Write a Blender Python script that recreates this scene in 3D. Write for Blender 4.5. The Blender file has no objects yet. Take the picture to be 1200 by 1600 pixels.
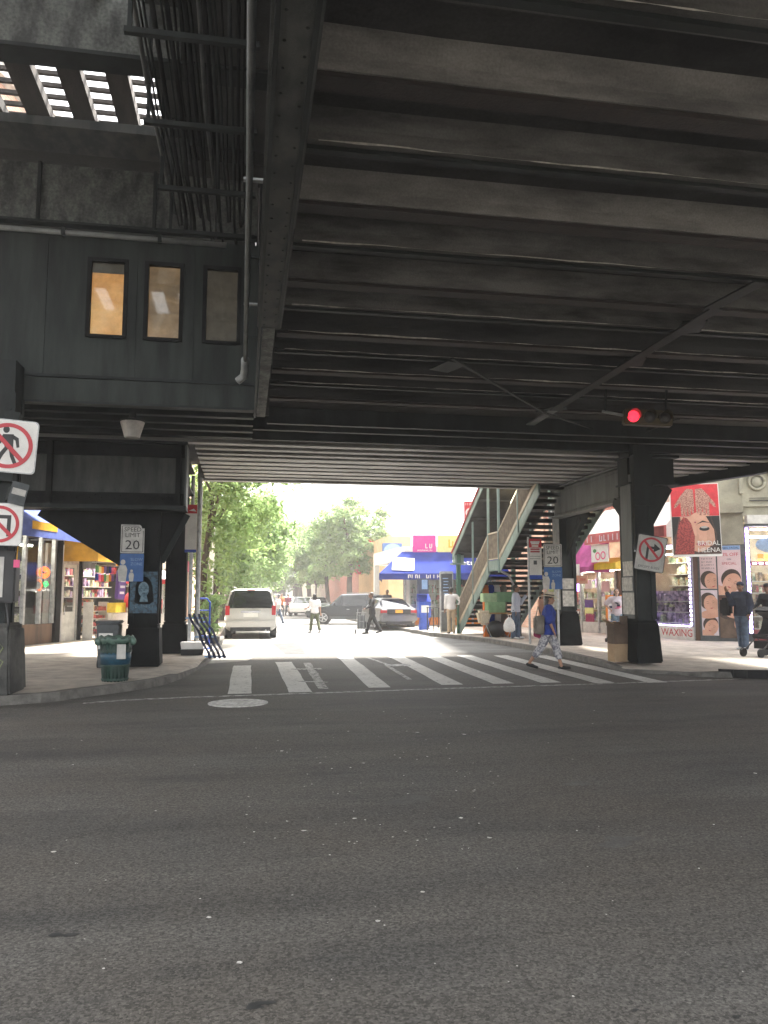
import bpy, bmesh, math, random
from mathutils import Vector, Matrix, Euler, noise
random.seed(7)
R = math.radians
sc = bpy.context.scene
COL = sc.collection

# ------------------------------------------------------------------ camera
CAM_H, YAW, PITCH, FPX = 1.55, R(10), math.atan(131 / 1230), 1230.0
cam_d = bpy.data.cameras.new('camera')
cam = bpy.data.objects.new('camera', cam_d)
COL.objects.link(cam)
cam.location = (0, 0, CAM_H)
cam.rotation_euler = (math.pi / 2 + PITCH, 0, -YAW)
cam_d.sensor_fit = 'VERTICAL'
cam_d.sensor_height = 24
cam_d.lens = 24 * FPX / 1600
cam_d.clip_start = 0.05
cam_d.clip_end = 3000
sc.camera = cam

# ------------------------------------------------------------------ sky, sun, exposure
SUN_EL, SUN_AZ = R(63), R(42)          # azimuth clockwise from +Y
world = bpy.data.worlds.new('World')
sc.world = world
world.use_nodes = True
wn = world.node_tree.nodes
wl = world.node_tree.links
wn.clear()
sky_n = wn.new('ShaderNodeTexSky')
sky_n.sky_type = 'NISHITA'
sky_n.sun_disc = False
sky_n.sun_elevation = SUN_EL
sky_n.sun_rotation = SUN_AZ
sky_n.air_density = 1.0
sky_n.dust_density = 2.5
sky_n.ozone_density = 1.0
hsv = wn.new('ShaderNodeHueSaturation')
hsv.inputs['Saturation'].default_value = 0.06
bg = wn.new('ShaderNodeBackground')
bg.inputs['Strength'].default_value = 0.15
wo = wn.new('ShaderNodeOutputWorld')
wl.new(sky_n.outputs[0], hsv.inputs['Color'])
wl.new(hsv.outputs[0], bg.inputs['Color'])
wl.new(bg.outputs[0], wo.inputs['Surface'])
sd = bpy.data.lights.new('sun', 'SUN')
sd.energy = 4.8
sd.angle = R(8)
sd.color = (1.0, 0.94, 0.86)
sun = bpy.data.objects.new('sun', sd)
COL.objects.link(sun)
sdir = Vector((math.sin(SUN_AZ) * math.cos(SUN_EL), math.cos(SUN_AZ) * math.cos(SUN_EL), math.sin(SUN_EL)))
sun.rotation_euler = sdir.to_track_quat('Z', 'Y').to_euler()
sun.location = (0, 0, 40)
sc.view_settings.view_transform = 'Standard'
sc.view_settings.look = 'None'
sc.view_settings.gamma = 1.0
sc.view_settings.use_curve_mapping = False
sc.view_settings.exposure = 2.55
sc.render.engine = 'CYCLES'
cy = sc.cycles
cy.use_denoising = True
cy.max_bounces = 8
cy.diffuse_bounces = 5
cy.glossy_bounces = 3
cy.transmission_bounces = 4
cy.transparent_max_bounces = 6
cy.caustics_reflective = False
cy.caustics_refractive = False

# ------------------------------------------------------------------ pixel <-> place helpers (survey of the photograph)
_a = Vector((math.sin(YAW) * math.cos(PITCH), math.cos(YAW) * math.cos(PITCH), math.sin(PITCH)))
_r = Vector((math.cos(YAW), -math.sin(YAW), 0))
_u = _r.cross(_a)
def _ray(px, py): return _a + _r * ((px - 600) / FPX) - _u * ((py - 800) / FPX)
def G(px, py, z=0.0):
    d = _ray(px, py); t = (z - CAM_H) / d.z
    return Vector((d.x * t, d.y * t, z))
def AY(px, py, Y):
    d = _ray(px, py); t = Y / d.y
    return Vector((d.x * t, Y, CAM_H + d.z * t))

# ------------------------------------------------------------------ materials
def lin(c):
    c = c / 255.0
    return c / 12.92 if c <= 0.04045 else ((c + 0.055) / 1.055) ** 2.4
def S(r, g, b): return (lin(r), lin(g), lin(b))
MATS = {}
def mat(name, col, rough=0.6, metal=0.0, var=0.15, scale=6.0, bump=0.0, bscale=40.0, col2=None, streak=None, fine=0.0, fscale=120.0, spec=0.5, emit=None, estr=0.0, contrast=(0.35, 0.65), alpha=None, trans=0.0, coords='Object'):
    m = bpy.data.materials.new(name)
    m.use_nodes = True
    N, L = m.node_tree.nodes, m.node_tree.links
    b = N['Principled BSDF']
    tc = N.new('ShaderNodeTexCoord')
    src = tc.outputs[coords]
    if streak:
        mp = N.new('ShaderNodeMapping'); mp.inputs['Scale'].default_value = streak
        L.new(src, mp.inputs['Vector']); src1 = mp.outputs[0]
    else:
        src1 = src
    nz = N.new('ShaderNodeTexNoise'); nz.inputs['Scale'].default_value = scale
    nz.inputs['Detail'].default_value = 6; nz.inputs['Roughness'].default_value = 0.6
    L.new(src1, nz.inputs['Vector'])
    mr = N.new('ShaderNodeMapRange')
    mr.inputs['From Min'].default_value, mr.inputs['From Max'].default_value = contrast
    L.new(nz.outputs[0], mr.inputs['Value'])
    mix = N.new('ShaderNodeMix'); mix.data_type = 'RGBA'
    c2 = col2 if col2 else tuple(max(0, x * (1 - 2 * var)) for x in col)
    c1 = col if col2 else tuple(min(1, x * (1 + var)) for x in col)
    mix.inputs['A'].default_value = (*c1, 1); mix.inputs['B'].default_value = (*c2, 1)
    L.new(mr.outputs[0], mix.inputs['Factor'])
    out = mix.outputs['Result']
    if fine > 0:
        n2 = N.new('ShaderNodeTexNoise'); n2.inputs['Scale'].default_value = fscale; n2.inputs['Detail'].default_value = 3
        L.new(src, n2.inputs['Vector'])
        m2 = N.new('ShaderNodeMapRange'); m2.inputs['From Min'].default_value = 0.3; m2.inputs['From Max'].default_value = 0.7
        m2.inputs['To Min'].default_value = 1 - fine; m2.inputs['To Max'].default_value = 1 + fine
        L.new(n2.outputs[0], m2.inputs['Value'])
        vm = N.new('ShaderNodeVectorMath'); vm.operation = 'SCALE'
        L.new(out, vm.inputs[0]); L.new(m2.outputs[0], vm.inputs['Scale'])
        out = vm.outputs[0]
    L.new(out, b.inputs['Base Color'])
    b.inputs['Roughness'].default_value = rough
    b.inputs['Metallic'].default_value = metal
    b.inputs['Specular IOR Level'].default_value = spec
    if bump > 0:
        n3 = N.new('ShaderNodeTexNoise'); n3.inputs['Scale'].default_value = bscale; n3.inputs['Detail'].default_value = 4
        L.new(src, n3.inputs['Vector'])
        bp = N.new('ShaderNodeBump'); bp.inputs['Strength'].default_value = bump; bp.inputs['Distance'].default_value = 0.02
        L.new(n3.outputs[0], bp.inputs['Height']); L.new(bp.outputs[0], b.inputs['Normal'])
    if emit:
        b.inputs['Emission Color'].default_value = (*emit, 1)
        b.inputs['Emission Strength'].default_value = estr
    if alpha is not None:
        b.inputs['Alpha'].default_value = alpha
    if trans:
        b.inputs['Transmission Weight'].default_value = trans
    MATS[name] = m
    return m

def asphalt_material():
    m = bpy.data.materials.new('asphalt'); m.use_nodes = True
    N, L = m.node_tree.nodes, m.node_tree.links
    b = N['Principled BSDF']
    g = N.new('ShaderNodeNewGeometry')
    pos = g.outputs['Position']
    def noise_(scale, detail, vec=pos, lo=0.35, hi=0.65, a=0.0, bb=1.0, rough=0.6):
        n = N.new('ShaderNodeTexNoise'); n.inputs['Scale'].default_value = scale; n.inputs['Detail'].default_value = detail
        n.inputs['Roughness'].default_value = rough
        L.new(vec, n.inputs['Vector'])
        r = N.new('ShaderNodeMapRange'); r.inputs['From Min'].default_value = lo; r.inputs['From Max'].default_value = hi
        r.inputs['To Min'].default_value = a; r.inputs['To Max'].default_value = bb
        L.new(n.outputs[0], r.inputs['Value'])
        return r.outputs[0]
    mp = N.new('ShaderNodeMapping'); mp.inputs['Scale'].default_value = (0.12, 1.1, 1); L.new(pos, mp.inputs['Vector'])
    lanes = noise_(0.9, 6, mp.outputs[0], 0.36, 0.62)
    blot = noise_(0.55, 5)
    mp2 = N.new('ShaderNodeMapping'); mp2.inputs['Scale'].default_value = (0.25, 1.0, 1); L.new(pos, mp2.inputs['Vector'])
    scuff = noise_(2.2, 6, mp2.outputs[0], 0.52, 0.72)
    fine = noise_(48, 4, pos, 0.3, 0.7, 0.5, 1.5, 0.8)
    grit = noise_(120, 2, pos, 0.62, 0.72, 0.0, 1.0)
    def mix(f, A, B):
        x = N.new('ShaderNodeMix'); x.data_type = 'RGBA'
        if f is not None: L.new(f, x.inputs['Factor'])
        for s, v in (('A', A), ('B', B)):
            if isinstance(v, tuple): x.inputs[s].default_value = (*v, 1)
            else: L.new(v, x.inputs[s])
        return x.outputs['Result']
    c = mix(lanes, (0.050, 0.048, 0.045), (0.096, 0.091, 0.083))
    c = mix(blot, c, (0.078, 0.070, 0.060))
    sh = N.new('ShaderNodeMath'); sh.operation = 'MULTIPLY'; sh.inputs[1].default_value = 0.6; L.new(scuff, sh.inputs[0])
    c = mix(sh.outputs[0], c, (0.030, 0.030, 0.029))
    v = N.new('ShaderNodeVectorMath'); v.operation = 'SCALE'; L.new(c, v.inputs[0]); L.new(fine, v.inputs['Scale'])
    vo = N.new('ShaderNodeTexVoronoi'); vo.inputs['Scale'].default_value = 85; L.new(pos, vo.inputs['Vector'])
    sx = N.new('ShaderNodeSeparateColor'); L.new(vo.outputs['Color'], sx.inputs[0])
    vr = N.new('ShaderNodeMapRange'); vr.inputs['To Min'].default_value = 0.55; vr.inputs['To Max'].default_value = 1.5; L.new(sx.outputs[0], vr.inputs['Value'])
    v2 = N.new('ShaderNodeVectorMath'); v2.operation = 'SCALE'; L.new(v.outputs[0], v2.inputs[0]); L.new(vr.outputs[0], v2.inputs['Scale'])
    v = v2
    gm = N.new('ShaderNodeMath'); gm.operation = 'MULTIPLY'; gm.inputs[1].default_value = 0.55; L.new(grit, gm.inputs[0])
    c = mix(gm.outputs[0], v.outputs[0], (0.28, 0.26, 0.225))
    L.new(c, b.inputs['Base Color'])
    b.inputs['Roughness'].default_value = 0.82
    b.inputs['Specular IOR Level'].default_value = 0.35
    n3 = N.new('ShaderNodeTexNoise'); n3.inputs['Scale'].default_value = 150; n3.inputs['Detail'].default_value = 2
    L.new(pos, n3.inputs['Vector'])
    bp = N.new('ShaderNodeBump'); bp.inputs['Strength'].default_value = 0.25; bp.inputs['Distance'].default_value = 0.006
    L.new(n3.outputs[0], bp.inputs['Height']); L.new(bp.outputs[0], b.inputs['Normal'])
    MATS['asphalt'] = m

def paint_material(name, col, base, wear):
    m = bpy.data.materials.new(name); m.use_nodes = True
    N, L = m.node_tree.nodes, m.node_tree.links
    b = N['Principled BSDF']
    g = N.new('ShaderNodeNewGeometry')
    n = N.new('ShaderNodeTexNoise'); n.inputs['Scale'].default_value = 9; n.inputs['Detail'].default_value = 8; n.inputs['Roughness'].default_value = 0.75
    L.new(g.outputs['Position'], n.inputs['Vector'])
    r = N.new('ShaderNodeMapRange'); r.inputs['From Min'].default_value = wear; r.inputs['From Max'].default_value = wear + 0.09
    L.new(n.outputs[0], r.inputs['Value'])
    n2 = N.new('ShaderNodeTexNoise'); n2.inputs['Scale'].default_value = 1.3; n2.inputs['Detail'].default_value = 5
    L.new(g.outputs['Position'], n2.inputs['Vector'])
    x0 = N.new('ShaderNodeMix'); x0.data_type = 'RGBA'
    x0.inputs['A'].default_value = (*col, 1); x0.inputs['B'].default_value = (*(k * 0.6 for k in col), 1)
    L.new(n2.outputs[0], x0.inputs['Factor'])
    x = N.new('ShaderNodeMix'); x.data_type = 'RGBA'
    L.new(x0.outputs['Result'], x.inputs['A']); x.inputs['B'].default_value = (*base, 1)
    L.new(r.outputs[0], x.inputs['Factor'])
    L.new(x.outputs['Result'], b.inputs['Base Color'])
    b.inputs['Roughness'].default_value = 0.75
    MATS[name] = m

def brick_material(name, c1, c2, mortar, scale=1.0, face='XZ'):
    m = bpy.data.materials.new(name); m.use_nodes = True
    N, L = m.node_tree.nodes, m.node_tree.links
    b = N['Principled BSDF']
    tc = N.new('ShaderNodeTexCoord')
    sp = N.new('ShaderNodeSeparateXYZ'); L.new(tc.outputs['Object'], sp.inputs[0])
    ad = N.new('ShaderNodeMath'); ad.operation = 'ADD'; L.new(sp.outputs['X'], ad.inputs[0]); L.new(sp.outputs['Y'], ad.inputs[1])
    cb = N.new('ShaderNodeCombineXYZ'); L.new(ad.outputs[0], cb.inputs['X']); L.new(sp.outputs['Z'], cb.inputs['Y'])
    br = N.new('ShaderNodeTexBrick')
    br.inputs['Color1'].default_value = (*c1, 1); br.inputs['Color2'].default_value = (*c2, 1); br.inputs['Mortar'].default_value = (*mortar, 1)
    br.inputs['Scale'].default_value = scale; br.inputs['Brick Width'].default_value = 0.22; br.inputs['Row Height'].default_value = 0.075
    br.inputs['Mortar Size'].default_value = 0.008
    L.new(cb.outputs[0], br.inputs['Vector'])
    n = N.new('ShaderNodeTexNoise'); n.inputs['Scale'].default_value = 1.7; n.inputs['Detail'].default_value = 6; L.new(tc.outputs['Object'], n.inputs['Vector'])
    r = N.new('ShaderNodeMapRange'); r.inputs['To Min'].default_value = 0.75; r.inputs['To Max'].default_value = 1.2; L.new(n.outputs[0], r.inputs['Value'])
    v = N.new('ShaderNodeVectorMath'); v.operation = 'SCALE'; L.new(br.outputs[0], v.inputs[0]); L.new(r.outputs[0], v.inputs['Scale'])
    L.new(v.outputs[0], b.inputs['Base Color'])
    b.inputs['Roughness'].default_value = 0.85
    MATS[name] = m

def leaf_material(name, c1, c2):
    m = bpy.data.materials.new(name); m.use_nodes = True
    N, L = m.node_tree.nodes, m.node_tree.links
    N.clear()
    o = N.new('ShaderNodeOutputMaterial'); d = N.new('ShaderNodeBsdfDiffuse'); t = N.new('ShaderNodeBsdfTranslucent'); mx = N.new('ShaderNodeMixShader')
    tc = N.new('ShaderNodeTexCoord'); n = N.new('ShaderNodeTexNoise'); n.inputs['Scale'].default_value = 1.1; n.inputs['Detail'].default_value = 5
    L.new(tc.outputs['Object'], n.inputs['Vector'])
    r = N.new('ShaderNodeMapRange'); r.inputs['From Min'].default_value = 0.35; r.inputs['From Max'].default_value = 0.65; L.new(n.outputs[0], r.inputs['Value'])
    x = N.new('ShaderNodeMix'); x.data_type = 'RGBA'; x.inputs['A'].default_value = (*c1, 1); x.inputs['B'].default_value = (*c2, 1); L.new(r.outputs[0], x.inputs['Factor'])
    L.new(x.outputs['Result'], d.inputs['Color']); L.new(x.outputs['Result'], t.inputs['Color'])
    mx.inputs['Fac'].default_value = 0.5
    L.new(d.outputs[0], mx.inputs[1]); L.new(t.outputs[0], mx.inputs[2]); L.new(mx.outputs[0], o.inputs['Surface'])
    MATS[name] = m

def glass_material(name, tint, alpha):
    # a thin pane: mostly see-through with a mirror-like skin
    m = bpy.data.materials.new(name); m.use_nodes = True
    N, L = m.node_tree.nodes, m.node_tree.links
    N.clear()
    o = N.new('ShaderNodeOutputMaterial'); t = N.new('ShaderNodeBsdfTransparent'); g = N.new('ShaderNodeBsdfGlossy'); mx = N.new('ShaderNodeMixShader')
    t.inputs['Color'].default_value = (*tint, 1); g.inputs['Roughness'].default_value = 0.04
    lw = N.new('ShaderNodeLayerWeight'); lw.inputs['Blend'].default_value = 0.5
    pw = N.new('ShaderNodeMath'); pw.operation = 'POWER'; pw.inputs[1].default_value = 4.0; L.new(lw.outputs['Facing'], pw.inputs[0])
    ml = N.new('ShaderNodeMath'); ml.operation = 'MULTIPLY'; ml.inputs[1].default_value = 0.55; L.new(pw.outputs[0], ml.inputs[0])
    ad = N.new('ShaderNodeMath'); ad.operation = 'ADD'; ad.inputs[1].default_value = alpha + 0.03; L.new(ml.outputs[0], ad.inputs[0])
    L.new(ad.outputs[0], mx.inputs['Fac']); L.new(t.outputs[0], mx.inputs[1]); L.new(g.outputs[0], mx.inputs[2]); L.new(mx.outputs[0], o.inputs['Surface'])
    MATS[name] = m

asphalt_material()
paint_material('road_paint', (0.62, 0.61, 0.58), (0.07, 0.068, 0.064), 0.55)
paint_material('worn_paint', (0.5, 0.49, 0.46), (0.07, 0.068, 0.064), 0.46)
brick_material('brick_red', S(176, 96, 78), S(150, 74, 60), S(190, 175, 160))
brick_material('brick_tan', S(226, 186, 160), S(212, 160, 136), S(214, 204, 190))
brick_material('brick_pink', S(206, 140, 116), S(186, 116, 96), S(200, 186, 172))
leaf_material('leaf', (0.21, 0.31, 0.13), (0.31, 0.41, 0.20))
leaf_material('leaf_bright', (0.22, 0.33, 0.12), (0.33, 0.43, 0.19))
leaf_material('leaf_dark', (0.20, 0.29, 0.14), (0.28, 0.38, 0.20))
glass_material('pane', (0.93, 0.95, 0.95), 0.02)
glass_material('car_glass', (0.12, 0.14, 0.15), 0.06)
mat('concrete', (0.46, 0.41, 0.35), 0.9, var=0.14, scale=2.5, fine=0.12, bump=0.15)
mat('kerb', (0.13, 0.124, 0.113), 0.85, var=0.2, scale=5, fine=0.2, bump=0.25)
mat('kerb_steel', (0.016, 0.016, 0.016), 0.7, spec=0.2, var=0.3, scale=7, fine=0.1)
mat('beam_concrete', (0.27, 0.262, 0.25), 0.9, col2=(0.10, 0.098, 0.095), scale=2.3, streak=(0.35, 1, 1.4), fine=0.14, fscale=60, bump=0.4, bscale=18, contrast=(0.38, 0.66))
mat('beam_sooty_shaded', (0.17, 0.168, 0.162), 0.9, col2=(0.045, 0.044, 0.042), scale=2.6, streak=(0.3, 1, 1.4), fine=0.14, fscale=60, bump=0.4, bscale=18, contrast=(0.36, 0.64))
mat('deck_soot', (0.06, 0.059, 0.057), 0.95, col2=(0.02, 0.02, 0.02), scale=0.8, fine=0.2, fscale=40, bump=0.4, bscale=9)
mat('rust', (0.028, 0.020, 0.018), 0.8, col2=(0.014, 0.012, 0.011), scale=5, fine=0.2, bump=0.3)
mat('dark_steel', (0.026, 0.031, 0.031), 0.65, spec=0.2, col2=(0.012, 0.0145, 0.0145), scale=2.6, streak=(1, 1, 0.25), fine=0.15, bump=0.12, bscale=30)
mat('black_steel', (0.009, 0.010, 0.010), 0.65, spec=0.12, var=0.3, scale=3, fine=0.15, bump=0.1, bscale=25)
mat('grey_steel', (0.13, 0.137, 0.137), 0.55, spec=0.3, col2=(0.055, 0.06, 0.06), scale=2.2, streak=(1, 1, 0.2), fine=0.12, bump=0.12, bscale=30)
mat('pale_steel', (0.30, 0.31, 0.30), 0.5, col2=(0.17, 0.18, 0.18), scale=3, fine=0.1, bump=0.1)
mat('joist_steel', (0.42, 0.42, 0.41), 0.55, col2=(0.16, 0.16, 0.16), scale=1.5, streak=(0.3, 1, 1), fine=0.15, fscale=50)
mat('green_wall', (0.036, 0.044, 0.040), 0.65, spec=0.25, col2=(0.014, 0.018, 0.017), scale=2.6, streak=(1.6, 1, 0.22), fine=0.12, bump=0.08)
mat('mottled', (0.13, 0.14, 0.13), 0.75, col2=(0.04, 0.042, 0.04), scale=3.6, streak=(1.3, 1, 0.6), fine=0.35, fscale=26, bump=0.4, bscale=14, contrast=(0.38, 0.62))
mat('peeling', (0.07, 0.073, 0.068), 0.75, col2=(0.03, 0.034, 0.034), scale=3, streak=(1.6, 1, 0.35), fine=0.15, bump=0.2, contrast=(0.4, 0.6))
mat('timber', (0.05, 0.042, 0.036), 0.9, var=0.3, scale=4, streak=(1, 0.2, 1), fine=0.2, bump=0.3)
mat('stair_green', (0.17, 0.235, 0.22), 0.5, var=0.18, scale=3, streak=(1, 1, 0.4), fine=0.08)
mat('stair_dark_green', (0.055, 0.13, 0.085), 0.5, var=0.15, scale=3)
mat('rail_tan', (0.42, 0.36, 0.27), 0.6, var=0.15, scale=4)
mat('mesh_tan', (0.23, 0.19, 0.145), 0.7, var=0.15, scale=6)
mat('tread_dark', (0.028, 0.028, 0.028), 0.8, var=0.25, scale=5)
mat('red_trim', (0.45, 0.06, 0.06), 0.6, var=0.1)
mat('galv', (0.42, 0.43, 0.43), 0.45, metal=0.6, var=0.15, scale=8)
mat('sign_white', (0.72, 0.71, 0.68), 0.45, var=0.06, scale=4)
mat('sign_grey', (0.5, 0.49, 0.46), 0.5, var=0.12, scale=5)
mat('sign_black', (0.012, 0.012, 0.013), 0.5, var=0.1)
mat('sign_red', (0.50, 0.025, 0.04), 0.45, var=0.08)
mat('sign_blue', (0.03, 0.11, 0.32), 0.5, var=0.1)
mat('sign_faded_blue', (0.20, 0.33, 0.55), 0.5, var=0.08)
mat('blue', (0.03, 0.08, 0.42), 0.6, var=0.1)
mat('royal_blue', (0.018, 0.035, 0.22), 0.9, spec=0.1, var=0.08, scale=3)
mat('navy', (0.02, 0.03, 0.075), 0.7, var=0.2)
mat('awning_blue', (0.12, 0.16, 0.42), 0.9, spec=0.1, var=0.18, scale=2)
mat('awning_yellow', (0.62, 0.34, 0.045), 0.9, spec=0.1, var=0.12, scale=2)
mat('awning_purple', (0.50, 0.13, 0.32), 0.9, spec=0.1, var=0.15, scale=2)
mat('awning_white', (0.80, 0.72, 0.69), 0.9, spec=0.1, var=0.06, scale=2)
mat('valance_red', (0.52, 0.15, 0.15), 0.9, spec=0.1, var=0.12, scale=3)
mat('dull_red', (0.20, 0.06, 0.06), 0.9, spec=0.1, var=0.15, scale=3)
mat('magenta', (0.6, 0.05, 0.32), 0.6, var=0.05)
mat('lime', (0.72, 0.72, 0.28), 0.6, var=0.06)
mat('red', (0.55, 0.03, 0.04), 0.6, var=0.1)
mat('pink', (0.75, 0.10, 0.25), 0.6, var=0.1)
mat('orange', (0.75, 0.24, 0.02), 0.6, var=0.08)
mat('yellow', (0.70, 0.50, 0.03), 0.6, var=0.08)
mat('purple', (0.10, 0.04, 0.22), 0.6, var=0.1)
mat('green', (0.05, 0.25, 0.07), 0.6, var=0.12)
mat('white_paint', (0.74, 0.73, 0.70), 0.6, var=0.05, scale=3)
mat('off_white', (0.55, 0.54, 0.50), 0.6, var=0.1, scale=4)
mat('cream_stone', (0.36, 0.34, 0.255), 0.85, col2=(0.22, 0.21, 0.16), scale=1.6, fine=0.12, bump=0.25, bscale=20)
mat('pink_stone', (0.52, 0.38, 0.31), 0.85, var=0.14, scale=2, fine=0.1, bump=0.2, bscale=20)
mat('tan_stucco', (0.56, 0.40, 0.22), 0.9, var=0.08, scale=1.5, fine=0.06)
mat('grey_stucco', (0.42, 0.41, 0.39), 0.9, var=0.1, scale=1.5, fine=0.06)
mat('dark_wood', (0.10, 0.055, 0.03), 0.6, var=0.25, scale=4, streak=(1, 1, 0.2))
mat('wood', (0.36, 0.22, 0.09), 0.6, var=0.2, scale=4, streak=(0.2, 1, 1))
mat('cardboard', (0.40, 0.28, 0.17), 0.85, var=0.1, scale=3)
mat('cardboard_dark', (0.13, 0.09, 0.065), 0.85, var=0.2, scale=3)
mat('bag_white', (0.78, 0.78, 0.76), 0.5, var=0.06, scale=9, bump=0.4, bscale=14)
mat('plastic_grey', (0.075, 0.085, 0.09), 0.5, var=0.15)
mat('plastic_black', (0.014, 0.014, 0.015), 0.45, var=0.2)
mat('can_green', (0.022, 0.06, 0.045), 0.5, col2=(0.010, 0.028, 0.022), scale=5, fine=0.1)
mat('bag_green', (0.10, 0.17, 0.135), 0.4, var=0.2, scale=8, bump=0.4, bscale=20)
mat('bag_blue', (0.018, 0.075, 0.12), 0.45, var=0.2, scale=8)
mat('box_green_pale', (0.30, 0.42, 0.24), 0.7, var=0.12, scale=4)
mat('box_green_dark', (0.12, 0.24, 0.12), 0.7, var=0.12, scale=4)
mat('box_green', (0.19, 0.33, 0.17), 0.7, var=0.12, scale=4)
mat('rubber', (0.014, 0.014, 0.014), 0.85, var=0.2, scale=12)
mat('rim', (0.5, 0.5, 0.51), 0.3, metal=0.8, var=0.1)
mat('chrome', (0.6, 0.6, 0.6), 0.2, metal=0.9, var=0.05)
mat('tail_red', (0.40, 0.012, 0.02), 0.25, var=0.1)
mat('head_lamp', (0.7, 0.7, 0.7), 0.15, var=0.05)
mat('plate_white', (0.75, 0.75, 0.72), 0.5, var=0.04)
mat('plate_orange', (0.80, 0.36, 0.03), 0.5, var=0.05)
mat('car_silver', (0.52, 0.51, 0.48), 0.28, metal=0.35, var=0.03, scale=2)
mat('car_white', (0.74, 0.74, 0.73), 0.25, var=0.02)
mat('car_dark', (0.045, 0.048, 0.055), 0.25, metal=0.3, var=0.05)
mat('car_charcoal', (0.17, 0.172, 0.18), 0.28, metal=0.4, var=0.05)
mat('car_red', (0.35, 0.03, 0.03), 0.3, var=0.05)
mat('car_green', (0.12, 0.15, 0.12), 0.3, metal=0.3, var=0.05)
mat('bark', (0.11, 0.085, 0.065), 0.95, var=0.3, scale=5, streak=(1, 1, 0.25), bump=0.6, bscale=22)
mat('skin_tan', (0.36, 0.20, 0.13), 0.55, var=0.06, scale=8)
mat('skin_light', (0.55, 0.36, 0.27), 0.55, var=0.05, scale=8)
mat('skin_brown', (0.20, 0.105, 0.065), 0.55, var=0.06, scale=8)
mat('hair_black', (0.012, 0.010, 0.009), 0.5, var=0.25, scale=25, streak=(1, 1, 0.2))
mat('hair_brown', (0.05, 0.03, 0.02), 0.5, var=0.25, scale=25)
mat('cloth_blue', (0.025, 0.05, 0.27), 0.85, var=0.2, scale=7, bump=0.5, bscale=11)
mat('cloth_print', (0.50, 0.49, 0.50), 0.85, col2=(0.16, 0.16, 0.19), scale=16, contrast=(0.44, 0.56), bump=0.3, bscale=11)
mat('cloth_straw', (0.62, 0.54, 0.41), 0.85, var=0.1, scale=30)
mat('cloth_light_blue', (0.42, 0.46, 0.53), 0.85, col2=(0.33, 0.37, 0.45), scale=24, streak=(1, 1, 0.05), bump=0.4, bscale=10)
mat('cloth_white', (0.70, 0.68, 0.68), 0.85, var=0.06, scale=6, bump=0.4, bscale=10)
mat('cloth_lilac', (0.62, 0.55, 0.60), 0.85, var=0.06, scale=6, bump=0.3, bscale=10)
mat('denim', (0.085, 0.12, 0.18), 0.9, var=0.2, scale=8, bump=0.3, bscale=12)
mat('denim_light', (0.20, 0.29, 0.38), 0.9, var=0.2, scale=8, bump=0.3)
mat('cloth_navy', (0.018, 0.024, 0.045), 0.85, var=0.25, scale=7, bump=0.4, bscale=10)
mat('cloth_black', (0.016, 0.016, 0.018), 0.85, var=0.25, scale=7, bump=0.4, bscale=10)
mat('cloth_khaki', (0.45, 0.35, 0.24), 0.85, var=0.12, scale=7, bump=0.4, bscale=10)
mat('cloth_olive', (0.10, 0.115, 0.06), 0.85, var=0.2, scale=7, bump=0.4, bscale=10)
mat('cloth_orange', (0.6, 0.16, 0.03), 0.85, var=0.12, scale=7)
mat('cloth_maroon', (0.28, 0.03, 0.09), 0.8, var=0.12, scale=7)
mat('cloth_taupe', (0.20, 0.18, 0.15), 0.85, var=0.15, scale=7)
mat('shoe_black', (0.012, 0.012, 0.012), 0.4, var=0.2)
mat('shoe_white', (0.6, 0.6, 0.6), 0.5, var=0.1)
mat('poster_pink', (0.62, 0.47, 0.48), 0.55, var=0.05, scale=2)
mat('poster_skin', (0.62, 0.36, 0.26), 0.55, col2=(0.50, 0.25, 0.17), scale=3, contrast=(0.3, 0.75))
mat('poster_henna', (0.50, 0.29, 0.22), 0.55, col2=(0.20, 0.07, 0.05), scale=34, contrast=(0.42, 0.58))
mat('poster_henna_red', (0.40, 0.07, 0.06), 0.55, col2=(0.16, 0.02, 0.02), scale=24, contrast=(0.42, 0.58))
mat('poster_dark', (0.09, 0.045, 0.035), 0.55, var=0.3, scale=3)
mat('poster_lip', (0.42, 0.07, 0.08), 0.5, var=0.1)
mat('goods_a', (0.5, 0.33, 0.16), 0.6, col2=(0.12, 0.07, 0.04), scale=5, contrast=(0.4, 0.6), fine=0.4, fscale=30)
mat('goods_b', (0.60, 0.55, 0.42), 0.6, col2=(0.15, 0.22, 0.12), scale=4, contrast=(0.42, 0.58), fine=0.35, fscale=24)
mat('goods_c', (0.45, 0.34, 0.52), 0.6, col2=(0.08, 0.05, 0.12), scale=6, contrast=(0.42, 0.58), fine=0.35, fscale=24)
mat('goods_d', (0.55, 0.10, 0.10), 0.6, col2=(0.10, 0.07, 0.06), scale=7, contrast=(0.42, 0.58), fine=0.35, fscale=24)
mat('shop_back', (0.42, 0.34, 0.23), 0.8, var=0.2, scale=2)
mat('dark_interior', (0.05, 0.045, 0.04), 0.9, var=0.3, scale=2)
mat('stencil_blue', (0.045, 0.10, 0.15), 0.6, col2=(0.018, 0.03, 0.042), scale=14, contrast=(0.45, 0.6))
mat('stencil_pale', (0.14, 0.22, 0.27), 0.6, col2=(0.05, 0.10, 0.14), scale=11, contrast=(0.42, 0.6))
mat('graffiti', (0.22, 0.25, 0.12), 0.7, var=0.2)
mat('base_grey', (0.10, 0.098, 0.09), 0.9, col2=(0.035, 0.035, 0.033), scale=3, fine=0.2, bump=0.35, bscale=16)
mat('sticker', (0.52, 0.50, 0.45), 0.6, var=0.18, scale=12)
mat('oil', (0.03, 0.03, 0.029), 0.35, var=0.2, scale=8)
mat('litter', (0.60, 0.58, 0.54), 0.8, var=0.2, scale=30)
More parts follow.
